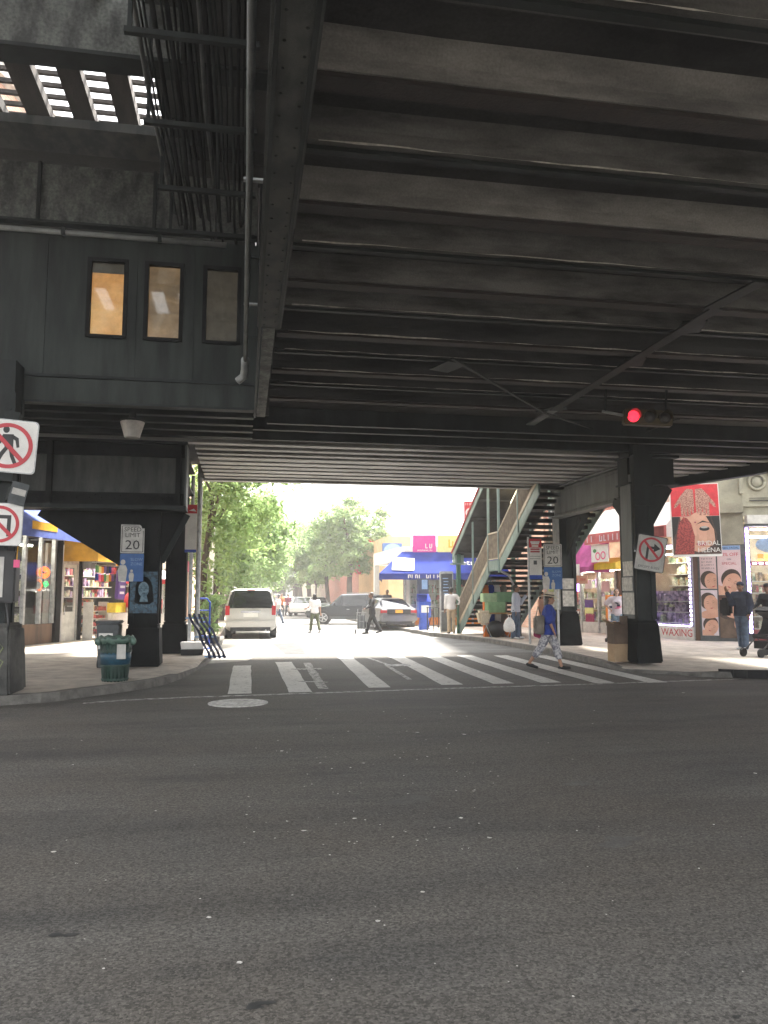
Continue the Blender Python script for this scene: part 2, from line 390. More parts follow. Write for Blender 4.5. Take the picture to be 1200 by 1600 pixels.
mat('iron', (0.20, 0.19, 0.175), 0.55, metal=0.3, var=0.25, scale=14, bump=0.3, bscale=30)
mat('iron_white', (0.46, 0.45, 0.43), 0.7, var=0.2, scale=14, bump=0.2, bscale=30)
mat('lamp_glass', (0.42, 0.40, 0.37), 0.4, var=0.12, scale=6)
mat('screen_dark', (0.03, 0.033, 0.045), 0.2, var=0.2, scale=3)
mat('far_cream', (0.58, 0.52, 0.44), 0.9, var=0.08, scale=1)
mat('far_glass', (0.10, 0.12, 0.14), 0.15, var=0.3, scale=1)
mat('beam_shaded', (0.06, 0.061, 0.06), 0.9, col2=(0.02, 0.0205, 0.021), scale=2.2, streak=(0.3, 1, 1.4), fine=0.15, fscale=60, bump=0.4, bscale=18, contrast=(0.36, 0.64))
mat('poster_shade', (0.46, 0.25, 0.17), 0.55, col2=(0.56, 0.32, 0.23), scale=5, contrast=(0.3, 0.75))
# things that give off light
mat('lit_window', (0.5, 0.25, 0.08), 0.6, emit=(1.0, 0.47, 0.13), estr=0.13)
mat('lit_window_dim', (0.16, 0.12, 0.08), 0.5, emit=(1.0, 0.62, 0.33), estr=0.030)
mat('lit_window_faint', (0.07, 0.062, 0.05), 0.5, emit=(1.0, 0.75, 0.5), estr=0.010)
mat('led', (0.6, 0.55, 0.9), 0.5, emit=(0.66, 0.55, 1.0), estr=2.4)
mat('led_violet', (0.4, 0.25, 0.8), 0.5, emit=(0.42, 0.25, 1.0), estr=1.2)
mat('tube_light', (0.9, 0.9, 0.85), 0.5, emit=(1.0, 0.93, 0.80), estr=9.0)
mat('warm_tube', (0.9, 0.8, 0.5), 0.5, emit=(1.0, 0.80, 0.45), estr=3.0)
mat('neon_red', (0.7, 0.1, 0.02), 0.5, emit=(1.0, 0.13, 0.03), estr=0.55)
mat('neon_green', (0.05, 0.5, 0.1), 0.5, emit=(0.1, 1.0, 0.25), estr=0.25)
mat('neon_cyan', (0.05, 0.4, 0.5), 0.5, emit=(0.1, 0.8, 1.0), estr=0.4)
mat('neon_yellow', (0.6, 0.5, 0.05), 0.5, emit=(1.0, 0.75, 0.1), estr=0.4)
mat('signal_red', (0.6, 0.01, 0.02), 0.4, emit=(1.0, 0.02, 0.04), estr=0.6)
mat('signal_off', (0.03, 0.025, 0.02), 0.3, var=0.1)
mat('signal_housing', (0.075, 0.055, 0.02), 0.5, var=0.2)

def frosted_lit(name, c1, c2, e):
    m = MATS[name]; N, L = m.node_tree.nodes, m.node_tree.links; b = N['Principled BSDF']
    tc = N.new('ShaderNodeTexCoord'); n = N.new('ShaderNodeTexNoise'); n.inputs['Scale'].default_value = 2.2; n.inputs['Detail'].default_value = 3
    mp = N.new('ShaderNodeMapping'); mp.inputs['Scale'].default_value = (0.7, 1, 1.6); L.new(tc.outputs['Object'], mp.inputs['Vector']); L.new(mp.outputs[0], n.inputs['Vector'])
    r = N.new('ShaderNodeMapRange'); r.inputs['From Min'].default_value = 0.35; r.inputs['From Max'].default_value = 0.68; L.new(n.outputs[0], r.inputs['Value'])
    x = N.new('ShaderNodeMix'); x.data_type = 'RGBA'; x.inputs['A'].default_value = (*c1, 1); x.inputs['B'].default_value = (*c2, 1); L.new(r.outputs[0], x.inputs['Factor'])
    L.new(x.outputs['Result'], b.inputs['Emission Color']); b.inputs['Emission Strength'].default_value = e; b.inputs['Roughness'].default_value = 0.25
frosted_lit('lit_window', (0.70, 0.32, 0.10), (1.0, 0.60, 0.24), 0.105)
frosted_lit('lit_window_dim', (0.32, 0.20, 0.10), (1.0, 0.58, 0.26), 0.042)
frosted_lit('lit_window_faint', (0.5, 0.4, 0.28), (1.0, 0.8, 0.55), 0.010)

# ------------------------------------------------------------------ mesh helpers
class MB:
    def __init__(s): s.v = []; s.f = []
    def add(s, vs, fs):
        b = len(s.v); s.v += [Vector(v) for v in vs]; s.f += [tuple(b + i for i in f) for f in fs]; return s
    def box(s, c, d, rz=0.0, M=None):
        x, y, z = d[0] / 2, d[1] / 2, d[2] / 2
        vs = [Vector(p) for p in ((-x, -y, -z), (x, -y, -z), (x, y, -z), (-x, y, -z), (-x, -y, z), (x, -y, z), (x, y, z), (-x, y, z))]
        if M is None: M = Matrix.Translation(c) @ Matrix.Rotation(rz, 4, 'Z')
        else: M = Matrix.Translation(c) @ M
        return s.add([M @ v for v in vs], [(0, 3, 2, 1), (4, 5, 6, 7), (0, 1, 5, 4), (1, 2, 6, 5), (2, 3, 7, 6), (3, 0, 4, 7)])
    def bb(s, x0, x1, y0, y1, z0, z1):
        return s.box(((x0 + x1) / 2, (y0 + y1) / 2, (z0 + z1) / 2), (x1 - x0, y1 - y0, z1 - z0))
    def frust(s, c, b, t, h):                       # tapered block standing on c
        vs = []
        for (w, d), z in ((b, 0), (t, h)):
            vs += [(c[0] + sx * w / 2, c[1] + sy * d / 2, c[2] + z) for sx, sy in ((-1, -1), (1, -1), (1, 1), (-1, 1))]
        return s.add(vs, [(0, 3, 2, 1), (4, 5, 6, 7), (0, 1, 5, 4), (1, 2, 6, 5), (2, 3, 7, 6), (3, 0, 4, 7)])
    def prism(s, poly, d):                          # polygon of 3-D points swept by vector d
        n = len(poly); d = Vector(d); a = [Vector(p) for p in poly]
        s.add(a + [p + d for p in a], [tuple(range(n - 1, -1, -1)), tuple(range(n, 2 * n))] + [(i, (i + 1) % n, n + (i + 1) % n, n + i) for i in range(n)])
        return s
    def cyl(s, p0, p1, r0, r1=None, n=10, cap=True):
        return s.tube([p0, p1], [r0, r0 if r1 is None else r1], n, cap)
    def tube(s, pts, r, n=8, cap=True):
        pts = [Vector(p) for p in pts]; m = len(pts)
        if not isinstance(r, (list, tuple)): r = [r] * m
        vs = []; prev = None
        for i, p in enumerate(pts):
            t = (pts[min(i + 1, m - 1)] - pts[max(i - 1, 0)])
            t = t.normalized() if t.length > 1e-9 else Vector((0, 0, 1))
            if prev is None:
                a = Vector((1, 0, 0)) if abs(t.x) < 0.9 else Vector((0, 1, 0))
                x = (a - t * a.dot(t)).normalized()
            else:
                x = (prev - t * prev.dot(t)).normalized()
            prev = x; y = t.cross(x)
            vs += [p + (x * math.cos(2 * math.pi * k / n) + y * math.sin(2 * math.pi * k / n)) * r[i] for k in range(n)]
        fs = [(i * n + k, i * n + (k + 1) % n, (i + 1) * n + (k + 1) % n, (i + 1) * n + k) for i in range(m - 1) for k in range(n)]
        if cap: fs += [tuple(range(n - 1, -1, -1)), tuple(range((m - 1) * n, m * n))]
        return s.add(vs, fs)
    def bar(s, p0, p1, w, h, up=(0, 0, 1)):         # rectangular bar between two points
        p0, p1 = Vector(p0), Vector(p1); t = (p1 - p0).normalized(); up = Vector(up)
        x = t.cross(up).normalized(); y = x.cross(t)
        q = [x * (a * w / 2) + y * (b * h / 2) for a, b in ((-1, -1), (1, -1), (1, 1), (-1, 1))]
        return s.add([p0 + k for k in q] + [p1 + k for k in q], [(3, 2, 1, 0), (4, 5, 6, 7), (0, 1, 5, 4), (1, 2, 6, 5), (2, 3, 7, 6), (3, 0, 4, 7)])
    def ell(s, c, r, nu=12, nv=8, M=None):          # ellipsoid
        vs = [Vector((0, 0, r[2]))]
        for j in range(1, nv):
            a = math.pi * j / nv
            vs += [Vector((r[0] * math.sin(a) * math.cos(2 * math.pi * i / nu), r[1] * math.sin(a) * math.sin(2 * math.pi * i / nu), r[2] * math.cos(a))) for i in range(nu)]
        vs.append(Vector((0, 0, -r[2])))
        if M is not None: vs = [M @ v for v in vs]
        c = Vector(c); vs = [v + c for v in vs]
        fs = [(0, 1 + i, 1 + (i + 1) % nu) for i in range(nu)]
        for j in range(nv - 2):
            fs += [(1 + j * nu + i, 1 + (j + 1) * nu + i, 1 + (j + 1) * nu + (i + 1) % nu, 1 + j * nu + (i + 1) % nu) for i in range(nu)]
        e = len(vs) - 1; b = 1 + (nv - 2) * nu
        fs += [(b + (i + 1) % nu, b + i, e) for i in range(nu)]
        return s.add(vs, fs)
    def loft(s, rings, cap=True):                   # rings of equal length
        n = len(rings[0]); m = len(rings)
        fs = [(i * n + k, i * n + (k + 1) % n, (i + 1) * n + (k + 1) % n, (i + 1) * n + k) for i in range(m - 1) for k in range(n)]
        if cap: fs += [tuple(range(n - 1, -1, -1)), tuple(range((m - 1) * n, m * n))]
        return s.add([v for r in rings for v in r], fs)
    def lathe(s, c, prof, n=20):                    # prof: (r, z)
        return s.loft([[Vector((c[0] + r * math.cos(2 * math.pi * k / n), c[1] + r * math.sin(2 * math.pi * k / n), c[2] + z)) for k in range(n)] for r, z in prof])
    def ring(s, r0, r1, z0, z1, n=36, c=(0, 0)):     # flat annulus in the xy-plane
        P = lambda r, z, k: (c[0] + r * math.cos(2 * math.pi * k / n), c[1] + r * math.sin(2 * math.pi * k / n), z)
        vs = [P(r, z, k) for r, z in ((r0, z0), (r1, z0), (r1, z1), (r0, z1)) for k in range(n)]
        fs = [(a * n + k, a * n + (k + 1) % n, ((a + 1) % 4) * n + (k + 1) % n, ((a + 1) % 4) * n + k) for a in range(4) for k in range(n)]
        return s.add(vs, fs)
    def disc(s, c, rx, ry, z0, z1, n=24, rot=0.0):   # flat elliptic plate in the xy-plane
        cr, sr = math.cos(rot), math.sin(rot)
        poly = []
        for k in range(n):
            x, y = rx * math.cos(2 * math.pi * k / n), ry * math.sin(2 * math.pi * k / n)
            poly.append((c[0] + x * cr - y * sr, c[1] + x * sr + y * cr, z0))
        return s.prism(poly, (0, 0, z1 - z0))
    def poly2(s, pts, z0, z1): return s.prism([(x, y, z0) for x, y in pts], (0, 0, z1 - z0))
    def mesh(s, name, smooth=False):
        me = bpy.data.meshes.new(name); me.from_pydata([tuple(v) for v in s.v], [], s.f); me.update()
        bm = bmesh.new(); bm.from_mesh(me); bmesh.ops.recalc_face_normals(bm, faces=bm.faces); bm.to_mesh(me); bm.free()
        if smooth: me.shade_smooth()
        return me

WM = {}                                             # world matrix of every top-level thing
def root_of(o):
    while o.parent is not None: o = o.parent
    return o
def build(mb, name, m, parent=None, world=False, smooth=False, bevel=0.0):
    if parent is not None and world:
        inv = WM[root_of(parent).name].inverted()
        mb.v = [inv @ v for v in mb.v]
    loc = Vector((0, 0, 0))
    if parent is None:
        xs = [v.x for v in mb.v]; ys = [v.y for v in mb.v]; zs = [v.z for v in mb.v]
        loc = Vector(((min(xs) + max(xs)) / 2, (min(ys) + max(ys)) / 2, min(zs)))
        mb.v = [v - loc for v in mb.v]
    me = mb.mesh(name, smooth)
    if bevel > 0:
        bm = bmesh.new(); bm.from_mesh(me)
        bmesh.ops.bevel(bm, geom=[e for e in bm.edges if len(e.link_faces) == 2 and e.calc_face_angle(0) > 0.5], offset=bevel, segments=2, affect='EDGES', clamp_overlap=True)
        bm.to_mesh(me); bm.free()
    return link(me, name, m, parent, loc)
def link(me, name, m, parent=None, loc=(0, 0, 0)):
    if m is not None:
        me.materials.clear(); me.materials.append(MATS[m] if isinstance(m, str) else m)
    o = bpy.data.objects.new(name, me); COL.objects.link(o)
    if parent is not None: o.parent = parent
    else:
        o.location = loc; WM[o.name] = Matrix.Translation(loc)
    return o
def tag(o, label, cat, group=None, kind=None):
    if label: o['label'] = label
    if cat: o['category'] = cat
    if group: o['group'] = group
    if kind: o['kind'] = kind
    return o
def thing(name, label, cat, loc=(0, 0, 0), rz=0.0, group=None, M=None):
    o = bpy.data.objects.new(name, None); COL.objects.link(o); o.empty_display_size = 0.2
    if M is None: M = Matrix.Translation(loc) @ Matrix.Rotation(rz, 4, 'Z')
    o.matrix_world = M; WM[o.name] = M.copy()
    return tag(o, label, cat, group)
def struct(mb, name, m):
    o = build(mb, name, m); o['kind'] = 'structure'; return o
def basis(o, right, up):
    x = Vector(right).normalized(); y = Vector(up); y = (y - x * y.dot(x)).normalized(); z = x.cross(y)
    M = Matrix((x, y, z)).transposed().to_4x4(); M.translation = Vector(o); return M
def copy_tree(o, parent=None):
    c = o.copy(); COL.objects.link(c)
    if parent is not None: c.parent = parent
    for ch in list(o.children): copy_tree(ch, c)
    return c
def text(s, size, m, parent, x=0, y=0, z=0.0, name='lettering', wide=1.0, rot=0.0, ext=0.0015, align='CENTER'):
    cu = bpy.data.curves.new('t', 'FONT'); cu.body = s; cu.size = size; cu.align_x = align; cu.align_y = 'CENTER'; cu.extrude = ext; cu.resolution_u = 2
    o = bpy.data.objects.new('t', cu); COL.objects.link(o)
    bpy.context.view_layer.update()
    me = bpy.data.meshes.new_from_object(o.evaluated_get(bpy.context.evaluated_depsgraph_get()))
    bpy.data.objects.remove(o); bpy.data.curves.remove(cu)
    me.transform(Matrix.Translation((x, y, z)) @ Matrix.Rotation(rot, 4, 'Z') @ Matrix.Diagonal((wide, 1, 1, 1)))
    return link(me, name, m, parent)
def rrect(w, h, r, n=4):                            # rounded rectangle outline
    out = []
    for cx, cy, a0 in ((w / 2 - r, h / 2 - r, 0), (-w / 2 + r, h / 2 - r, 90), (-w / 2 + r, -h / 2 + r, 180), (w / 2 - r, -h / 2 + r, 270)):
        out += [(cx + r * math.cos(R(a0 + 90 * k / n)), cy + r * math.sin(R(a0 + 90 * k / n))) for k in range(n + 1)]
    return out

# ================================================================== THE SETTING
# ground sheet out to the horizon, pavements with kerbs
road = struct(MB().add([(-600, -300, 0), (600, -300, 0), (600, 1500, 0), (-600, 1500, 0)], [(0, 1, 2, 3)]), 'road', 'asphalt')

def smooth_line(pts, n=4):
    out = []
    for i in range(len(pts) - 1):
        p0, p1, p2, p3 = (Vector(pts[j][:2]) for j in (max(i - 1, 0), i, i + 1, min(i + 2, len(pts) - 1)))
        for k in range(n):
            t = k / n
            out.append(0.5 * ((2 * p1) + (-p0 + p2) * t + (2 * p0 - 5 * p1 + 4 * p2 - p3) * t * t + (-p0 + 3 * p1 - 3 * p2 + p3) * t ** 3))
    out.append(Vector(pts[-1][:2])); return out
def pavement(name, line, back, kerb_mat='kerb'):
    # line: kerb foot from one end to the other (2-D); back: closing points
    L = smooth_line(line)
    H = [(p[2] if len(p) > 2 else 0.13) for p in line]
    n = len(L); hs = []
    for i in range(n):
        f = i / (n - 1) * (len(H) - 1); k = min(int(f), len(H) - 2); hs.append(H[k] + (H[k + 1] - H[k]) * (f - k))
    slab = MB()
    poly = [(p.x, p.y) for p in L] + list(back)
    tops = [Vector((p.x, p.y, h)) for p, h in zip(L, hs)] + [Vector((b[0], b[1], 0.13)) for b in back]
    slab.add(tops, [tuple(range(len(tops)))])
    o = struct(slab, name, 'concrete')
    k = MB()
    for i in range(n):
        a = L[max(i - 1, 0)]; b = L[min(i + 1, n - 1)]
        t = Vector((b.x - a.x, b.y - a.y, 0)).normalized(); nr = Vector((t.y, -t.x, 0))
        if (Vector((back[0][0], back[0][1], 0)) - Vector((L[i].x, L[i].y, 0))).dot(nr) > 0: nr = -nr
        p = Vector((L[i].x, L[i].y, 0)); h = hs[i]
        k.v += [p + nr * 0.03, p + nr * 0.012 + Vector((0, 0, h + 0.004)), p - nr * 0.14 + Vector((0, 0, h + 0.006)), p - nr * 0.14]
    for i in range(n - 1):
        k.f += [(i * 4 + j, (i + 1) * 4 + j, (i + 1) * 4 + (j + 1) % 4, i * 4 + (j + 1) % 4) for j in range(3)]
    build(k, 'kerb', kerb_mat, o, world=True)
    return o
pavement('pavement_left', [(-30, 10.6), (-8, 11.3), (-3.4, 12.2), (-2.43, 12.95), (-1.6, 14.0), (-1.22, 15.2, .11), (-0.95, 17.4, .05), (-0.8, 19.5, .10), (-0.7, 25), (-0.72, 60), (-0.72, 220)], [(-40, 220), (-40, 10.6)])
pavement('pavement_right', [(6.4, 220), (6.6, 60), (7.0, 33), (7.35, 29), (7.95, 25.6), (8.08, 20.3), (7.9, 16.9, .11), (7.75, 15.4, .05), (8.5, 14.45, .05), (9.6, 13.75, .12), (16, 12.9, .16), (40, 11.6, .16)], [(60, 11.6), (60, 220)])
# steel-faced kerb on the right corner
k = MB()
pts = smooth_line([(9.0, 14.02), (9.75, 13.62), (12.5, 13.22), (16, 12.82), (30, 12.1)])
for i in range(len(pts) - 1):
    a, b = pts[i], pts[i + 1]
    k.bar((a.x, a.y, 0.07), (b.x, b.y, 0.07), 0.05, 0.17)
tag(build(k, 'kerb_facing', 'kerb_steel'), 'dark steel facing along the raised kerb at the right corner', 'kerb')

# road markings: each bar is a part of the road
def stripe(x0, x1, y0, y1, m='road_paint', name='crosswalk_stripe', skew=0.0, z=0.004):
    q = MB(); n = 8
    vs = []
    for i in range(n + 1):
        y = y0 + (y1 - y0) * i / n; s = skew * i / n
        vs += [(x0 + s + random.uniform(-.012, .012), y, z), (x1 + s + random.uniform(-.012, .012), y, z)]
    q.add(vs, [(2 * i, 2 * i + 1, 2 * i + 3, 2 * i + 2) for i in range(n)])
    return build(q, name, m, road, world=True)
for x, y0, y1 in ((-0.23, 12.95, 18.1), (0.73, 12.98, 18.9), (2.1, 13.4, 20.1), (3.43, 13.6, 20.3), (4.36, 13.62, 20.2), (5.25, 13.62, 20.2), (6.18, 13.4, 20.0), (7.16, 13.3, 19.8)):
    stripe(x, x + 0.38, y0, y1, skew=0.25 if x > 2 else 0.02)
q = MB(); L0 = [G(*p) for p in ((130, 1099), (200, 1094), (290, 1090), (500, 1083), (700, 1076), (900, 1070), (1160, 1061))]
q.add([v for p in L0 for v in ((p.x, p.y - 0.06, 0.0035), (p.x, p.y + 0.07, 0.0035))], [(2 * i, 2 * i + 2, 2 * i + 3, 2 * i + 1) for i in range(len(L0) - 1)])
build(q, 'stop_line', 'worn_paint', road, world=True)
stripe(1.25, 1.42, 13.4, 18.6, 'worn_paint', 'lane_line', 0.12)
q = MB(); a = G(455, 1046); b = G(502, 1045)
q.bar((a.x, a.y, 0.004), (b.x, b.y, 0.004), 0.26, 0.004); build(q, 'painted_dash', 'worn_paint', road, world=True)
for (x0, y0), (x1, y1) in (((575, 1028), (610, 1040)), ((604, 1040), (640, 1062)), ((465, 1065), (512, 1066))):
    a, b = G(x0, y0), G(x1, y1); q = MB(); q.bar((a.x, a.y, 0.0045), (b.x, b.y, 0.0045), 0.10, 0.003); build(q, 'painted_dash', 'worn_paint', road, world=True)
# repair patch of darker asphalt, painted sun patch and concrete apron by the far kerb
MATS['oil'].node_tree.nodes['Principled BSDF'].inputs['Roughness'].default_value = 0.7
mat('scuff', (0.082, 0.078, 0.072), 0.85, var=0.15, scale=5, fine=0.3, fscale=60)
mat('patch_dark', (0.05, 0.05, 0.05), 0.85, var=0.2, scale=3, fine=0.2)
mat('patch_pale', (0.26, 0.245, 0.22), 0.88, var=0.15, scale=3, fine=0.15)
mat('street_sunlit', (0.15, 0.147, 0.14), 0.88, var=0.16, scale=1.2, fine=0.18, bump=0.2)  # paler than the avenue: sunlight past the deck put into the colour
street = struct(MB().add([(-0.75, 20.6, 0.002), (2.6, 20.9, 0.002), (5.5, 21.2, 0.002), (8.1, 20.9, 0.002), (8.0, 25.6, 0.002), (7.4, 29, 0.002), (7.05, 33, 0.002), (6.7, 60, 0.002), (6.5, 220, 0.002), (-0.8, 220, 0.002)], [tuple(range(10))]), 'side_street', 'street_sunlit')
q = MB(); q.add([tuple(G(*p, 0.006)) for p in ((425, 1005), (468, 1004), (478, 1022), (446, 1023))], [(0, 1, 2, 3)]); build(q, 'repair_sun_patch', 'patch_dark', road, world=True)
q = MB(); q.add([tuple(G(*p, 0.005)) for p in ((470, 1002), (535, 1002), (556, 1021), (482, 1021))], [(0, 1, 2, 3)]); build(q, 'repair_sun_patch', 'patch_pale', road, world=True)  # sunlit parallelogram painted on as a pale sheet
q = MB(); q.add([(-0.9, 18.6, .007), (0.1, 19.3, .007), (0.5, 22.5, .007), (0.9, 60, .007), (-0.7, 60, .007), (-0.7, 25, .007)], [(0, 1, 2, 3, 4, 5)]); build(q, 'gutter_strip', 'patch_pale', road, world=True)

# bits of litter and gum trodden into the road, and oil stains
q = MB(); rnd = random.Random(3)
spots = [(84, 1332), (475, 1299), (720, 1279), (326, 1435), (374, 1506), (554, 1280), (652, 1145), (726, 1148), (765, 1310), (1068, 1083), (590, 1441), (660, 1395), (568, 1193), (440, 1174), (1180, 1209)]
spots += [(rnd.uniform(380, 780), rnd.uniform(1110, 1330)) for _ in range(120)] + [(rnd.uniform(20, 1190), rnd.uniform(1110, 1590)) for _ in range(60)]
for i, (px, py) in enumerate(spots):
    p = G(px, py); s = (0.020 if i < 15 else rnd.uniform(0.003, 0.011)) * (p.y / 8 + 0.3); a0 = rnd.uniform(0, 6)
    n = 6
    q.add([(p.x + s * rnd.uniform(.6, 1.1) * math.cos(a0 + k), p.y + s * rnd.uniform(.5, 1.0) * math.sin(a0 + k), 0.004 + rnd.uniform(0, .003)) for k in [j * math.tau / n for j in range(n)]], [tuple(range(n))])
tag(build(q, 'litter', 'litter'), 'pale flecks of litter and gum scattered over the dark asphalt', 'litter', kind='stuff')
for px, py, s in ((100, 1460, .06), (415, 1570, .06), (1138, 1455, .018), (990, 1580, .02), (1150, 1590, .022), (910, 1225, .16), (640, 1250, .2), (960, 1315, .2)):
    p = G(px, py); q = MB(); n = 18; ph = rnd.uniform(0, 6)
    for jj in range(3):
        ox, oy = rnd.uniform(-.7, .7) * s, rnd.uniform(-.35, .35) * s
        q.add([(p.x + ox + s * (0.55 + 0.45 * noise.noise((math.cos(t), math.sin(t), ph + jj))) * math.cos(t), p.y + oy + 0.55 * s * (0.55 + 0.5 * noise.noise((math.cos(t) * 2, math.sin(t) * 2, ph + jj))) * math.sin(t), 0.002 + 0.0004 * jj) for t in [k * math.tau / n for k in range(n)]], [tuple(range(n))])
    build(q, 'oil_stain', 'oil' if s < .1 else 'scuff', road, world=True)

# manhole covers
def manhole(p, r, m, label):
    t = thing('manhole_cover', label, 'manhole', (p.x, p.y, 0))
    build(MB().ring(r * 0.9, r, 0.001, 0.012), 'rim', m, t)
    build(MB().disc((0, 0), r * 0.89, r * 0.89, 0.001, 0.008, 36), 'lid', m, t)
    q = MB()
    for k in range(6): q.box((0, 0, 0.009), (r * 1.5, 0.02, 0.006), k * math.pi / 6)
    build(q, 'rib', m, t)
manhole(G(372, 1099), 0.43, 'iron_white', 'round pale manhole cover just in front of the stop line')
manhole(G(621, 1040), 0.30, 'iron', 'dark manhole cover between the crosswalk stripes')

# ================================================================== ELEVATED RAILWAY
el = thing('elevated_railway', 'dark sooty elevated railway deck of cross beams spanning the whole crossing', 'railway bridge', (6, 10, 0))
def xr(y):                                           # right-hand edge of the deck at depth y
    P = [(14.2, 30), (14.9, 14.2), (16.6, 12.2), (20.0, 11.1), (21.7, 9.6)]
    if y <= 14.2: return 30
    for (a, xa), (b, xb) in zip(P, P[1:]):
        if y <= b: return xa + (xb - xa) * (y - a) / (b - a)
    return 9.6
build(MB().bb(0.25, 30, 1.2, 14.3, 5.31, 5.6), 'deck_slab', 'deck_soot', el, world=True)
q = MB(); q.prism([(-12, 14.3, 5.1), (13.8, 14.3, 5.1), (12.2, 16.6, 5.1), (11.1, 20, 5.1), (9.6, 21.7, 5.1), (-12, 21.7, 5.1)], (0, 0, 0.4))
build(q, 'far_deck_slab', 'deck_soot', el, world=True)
rb = random.Random(11)
for k in range(-4, 13):
    y = 4.88 + 0.875 * k
    if y > 14.2: break
    x1 = 30
    even = k % 2 == 0
    m = 'beam_concrete' if (even and y < 7.5) else 'beam_sooty_shaded' if y < 9.5 else 'beam_shaded'  # beams darken with depth: the fading light is put into their colour
    z0 = 5.0 if even else 5.03
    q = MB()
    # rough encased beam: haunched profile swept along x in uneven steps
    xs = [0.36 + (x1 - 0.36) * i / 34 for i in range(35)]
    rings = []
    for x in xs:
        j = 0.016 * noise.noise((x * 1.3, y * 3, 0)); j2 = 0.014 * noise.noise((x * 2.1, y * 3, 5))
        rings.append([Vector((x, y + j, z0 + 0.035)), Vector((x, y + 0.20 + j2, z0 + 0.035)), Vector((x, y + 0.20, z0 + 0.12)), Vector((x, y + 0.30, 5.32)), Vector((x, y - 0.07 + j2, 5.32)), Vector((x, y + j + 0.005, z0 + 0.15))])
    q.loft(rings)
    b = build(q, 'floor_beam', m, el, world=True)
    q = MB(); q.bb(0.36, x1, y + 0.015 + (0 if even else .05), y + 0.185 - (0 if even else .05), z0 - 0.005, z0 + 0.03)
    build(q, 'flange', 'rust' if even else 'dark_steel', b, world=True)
    if not even or k in (6, 8):                      # pale crust and drips along the lower edge
        q = MB(); pts = []; rs = []
        for i in range(150):
            x = 0.5 + i * 0.1; a_ = noise.noise((x * 0.9, y * 5, 2)) + 0.5 * noise.noise((x * 4.1, y * 5, 7))
            pts.append((x, y - 0.002 + 0.006 * noise.noise((x * 3, y, 1)), z0 + 0.03 + 0.012 * noise.noise((x * 2.3, y, 4)))); rs.append(max(0.0008, 0.004 + 0.012 * a_))
        q.tube(pts, rs, 5); build(q, 'crust', 'sticker', b, world=True)
# the far bay: close-set rolled joists
y = 14.75
while y < 21.4:
    x1 = xr(y); x0 = 0.36 if y < 15.3 else -1.1 if y > 17 else -9
    z = 4.78 if y < 15.6 else 4.70
    q = MB(); fw = 0.19 if y > 18.3 else 0.11 if y > 16 else 0.06; q.bb(x0, x1, y - fw, y + fw, z, z + 0.025); q.bb(x0, x1, y - 0.011, y + 0.011, z + 0.025, 5.1)
    build(q, 'joist', 'joist_steel' if y > 16 else 'dark_steel', el, world=True)  # pale by the open edge, dark nearer: daylight falloff put into colour
    y += 0.60
q = MB(); q.bb(-1.3, 9.7, 21.55, 21.62, 4.66, 5.6); q.bb(-1.3, 9.7, 21.48, 21.69, 4.64, 4.66)
build(q, 'edge_girder', 'joist_steel', el, world=True)
for (xa, ya), (xb, yb) in zip([(9.7, 21.6), (11.1, 20), (12.2, 16.6), (14.0, 14.4)], [(11.1, 20), (12.2, 16.6), (14.0, 14.4), (30, 14.2)]):
    q = MB(); q.bar((xa, ya, 4.85), (xb, yb, 4.85), 0.06, 0.75); q.bar((xa, ya, 4.47), (xb, yb, 4.47), 0.22, 0.03)
    build(q, 'edge_girder', 'dark_steel', el, world=True)
# main girder over the camera, running along the street
q = MB(); q.bb(0.20, 0.24, 0.5, 13.3, 4.62, 5.7); build(q, 'main_girder_web', 'dark_steel', el, world=True)
q = MB(); q.bb(0.08, 0.36, 0.5, 8.8, 4.59, 4.62); build(q, 'bottom_flange', 'peeling', el, world=True)
q = MB(); q.bb(0.10, 0.13, 0.5, 13.3, 4.555, 4.588); q.bb(0.31, 0.34, 0.5, 8.8, 4.57, 4.588); build(q, 'flange_angle', 'dark_steel', el, world=True)
q = MB(); q.bb(0.15, 0.29, 8.8, 13.35, 4.585, 4.615); build(q, 'bottom_flange', 'mottled', el, world=True)
q = MB()
for i in range(70): q.ell((0.16 if i % 2 else 0.28, 0.7 + i * 0.116, 4.588), (0.011, 0.011, 0.006), 6, 4)
build(q, 'rivet', 'dark_steel', el, world=True)['kind'] = 'stuff'
# flat diagonal bracing under the beams
def brace(p0, p1, w=0.16, m='dark_steel', z=4.955):
    a, b = G(*p0, z), G(*p1, z); q = MB(); q.bar(a, b, w, 0.022); build(q, 'brace', m, el, world=True)
brace((775, 697), (865, 641), 0.17, 'grey_steel')
brace((865, 641), (1120, 482), 0.16, 'dark_steel', 4.94)
brace((706, 560), (850, 645), 0.045, 'dark_steel', 4.93)
brace((850, 645), (1015, 700), 0.05, 'dark_steel', 4.93)
brace((900, 715), (1060, 655), 0.06, 'dark_steel', 4.93)
brace((517, 690), (540, 655), 0.12, 'grey_steel', 4.94)
brace((1110, 482), (1190, 440), 0.17, 'dark_steel', 4.94)
for px, py in ((700, 572), (862, 640)):
    p = G(px, py, 4.98); q = MB(); q.box((p.x, p.y, 4.972), (0.34, 0.5, 0.02), R(20)); build(q, 'gusset', 'dark_steel', el, world=True)
for px, py in ((1080, 510), (990, 565)):
    p = G(px, py, 4.98); q = MB(); q.box((p.x, p.y, 4.974), (0.3, 0.45, 0.02), R(-20)); build(q, 'gusset', 'dark_steel', el, world=True)
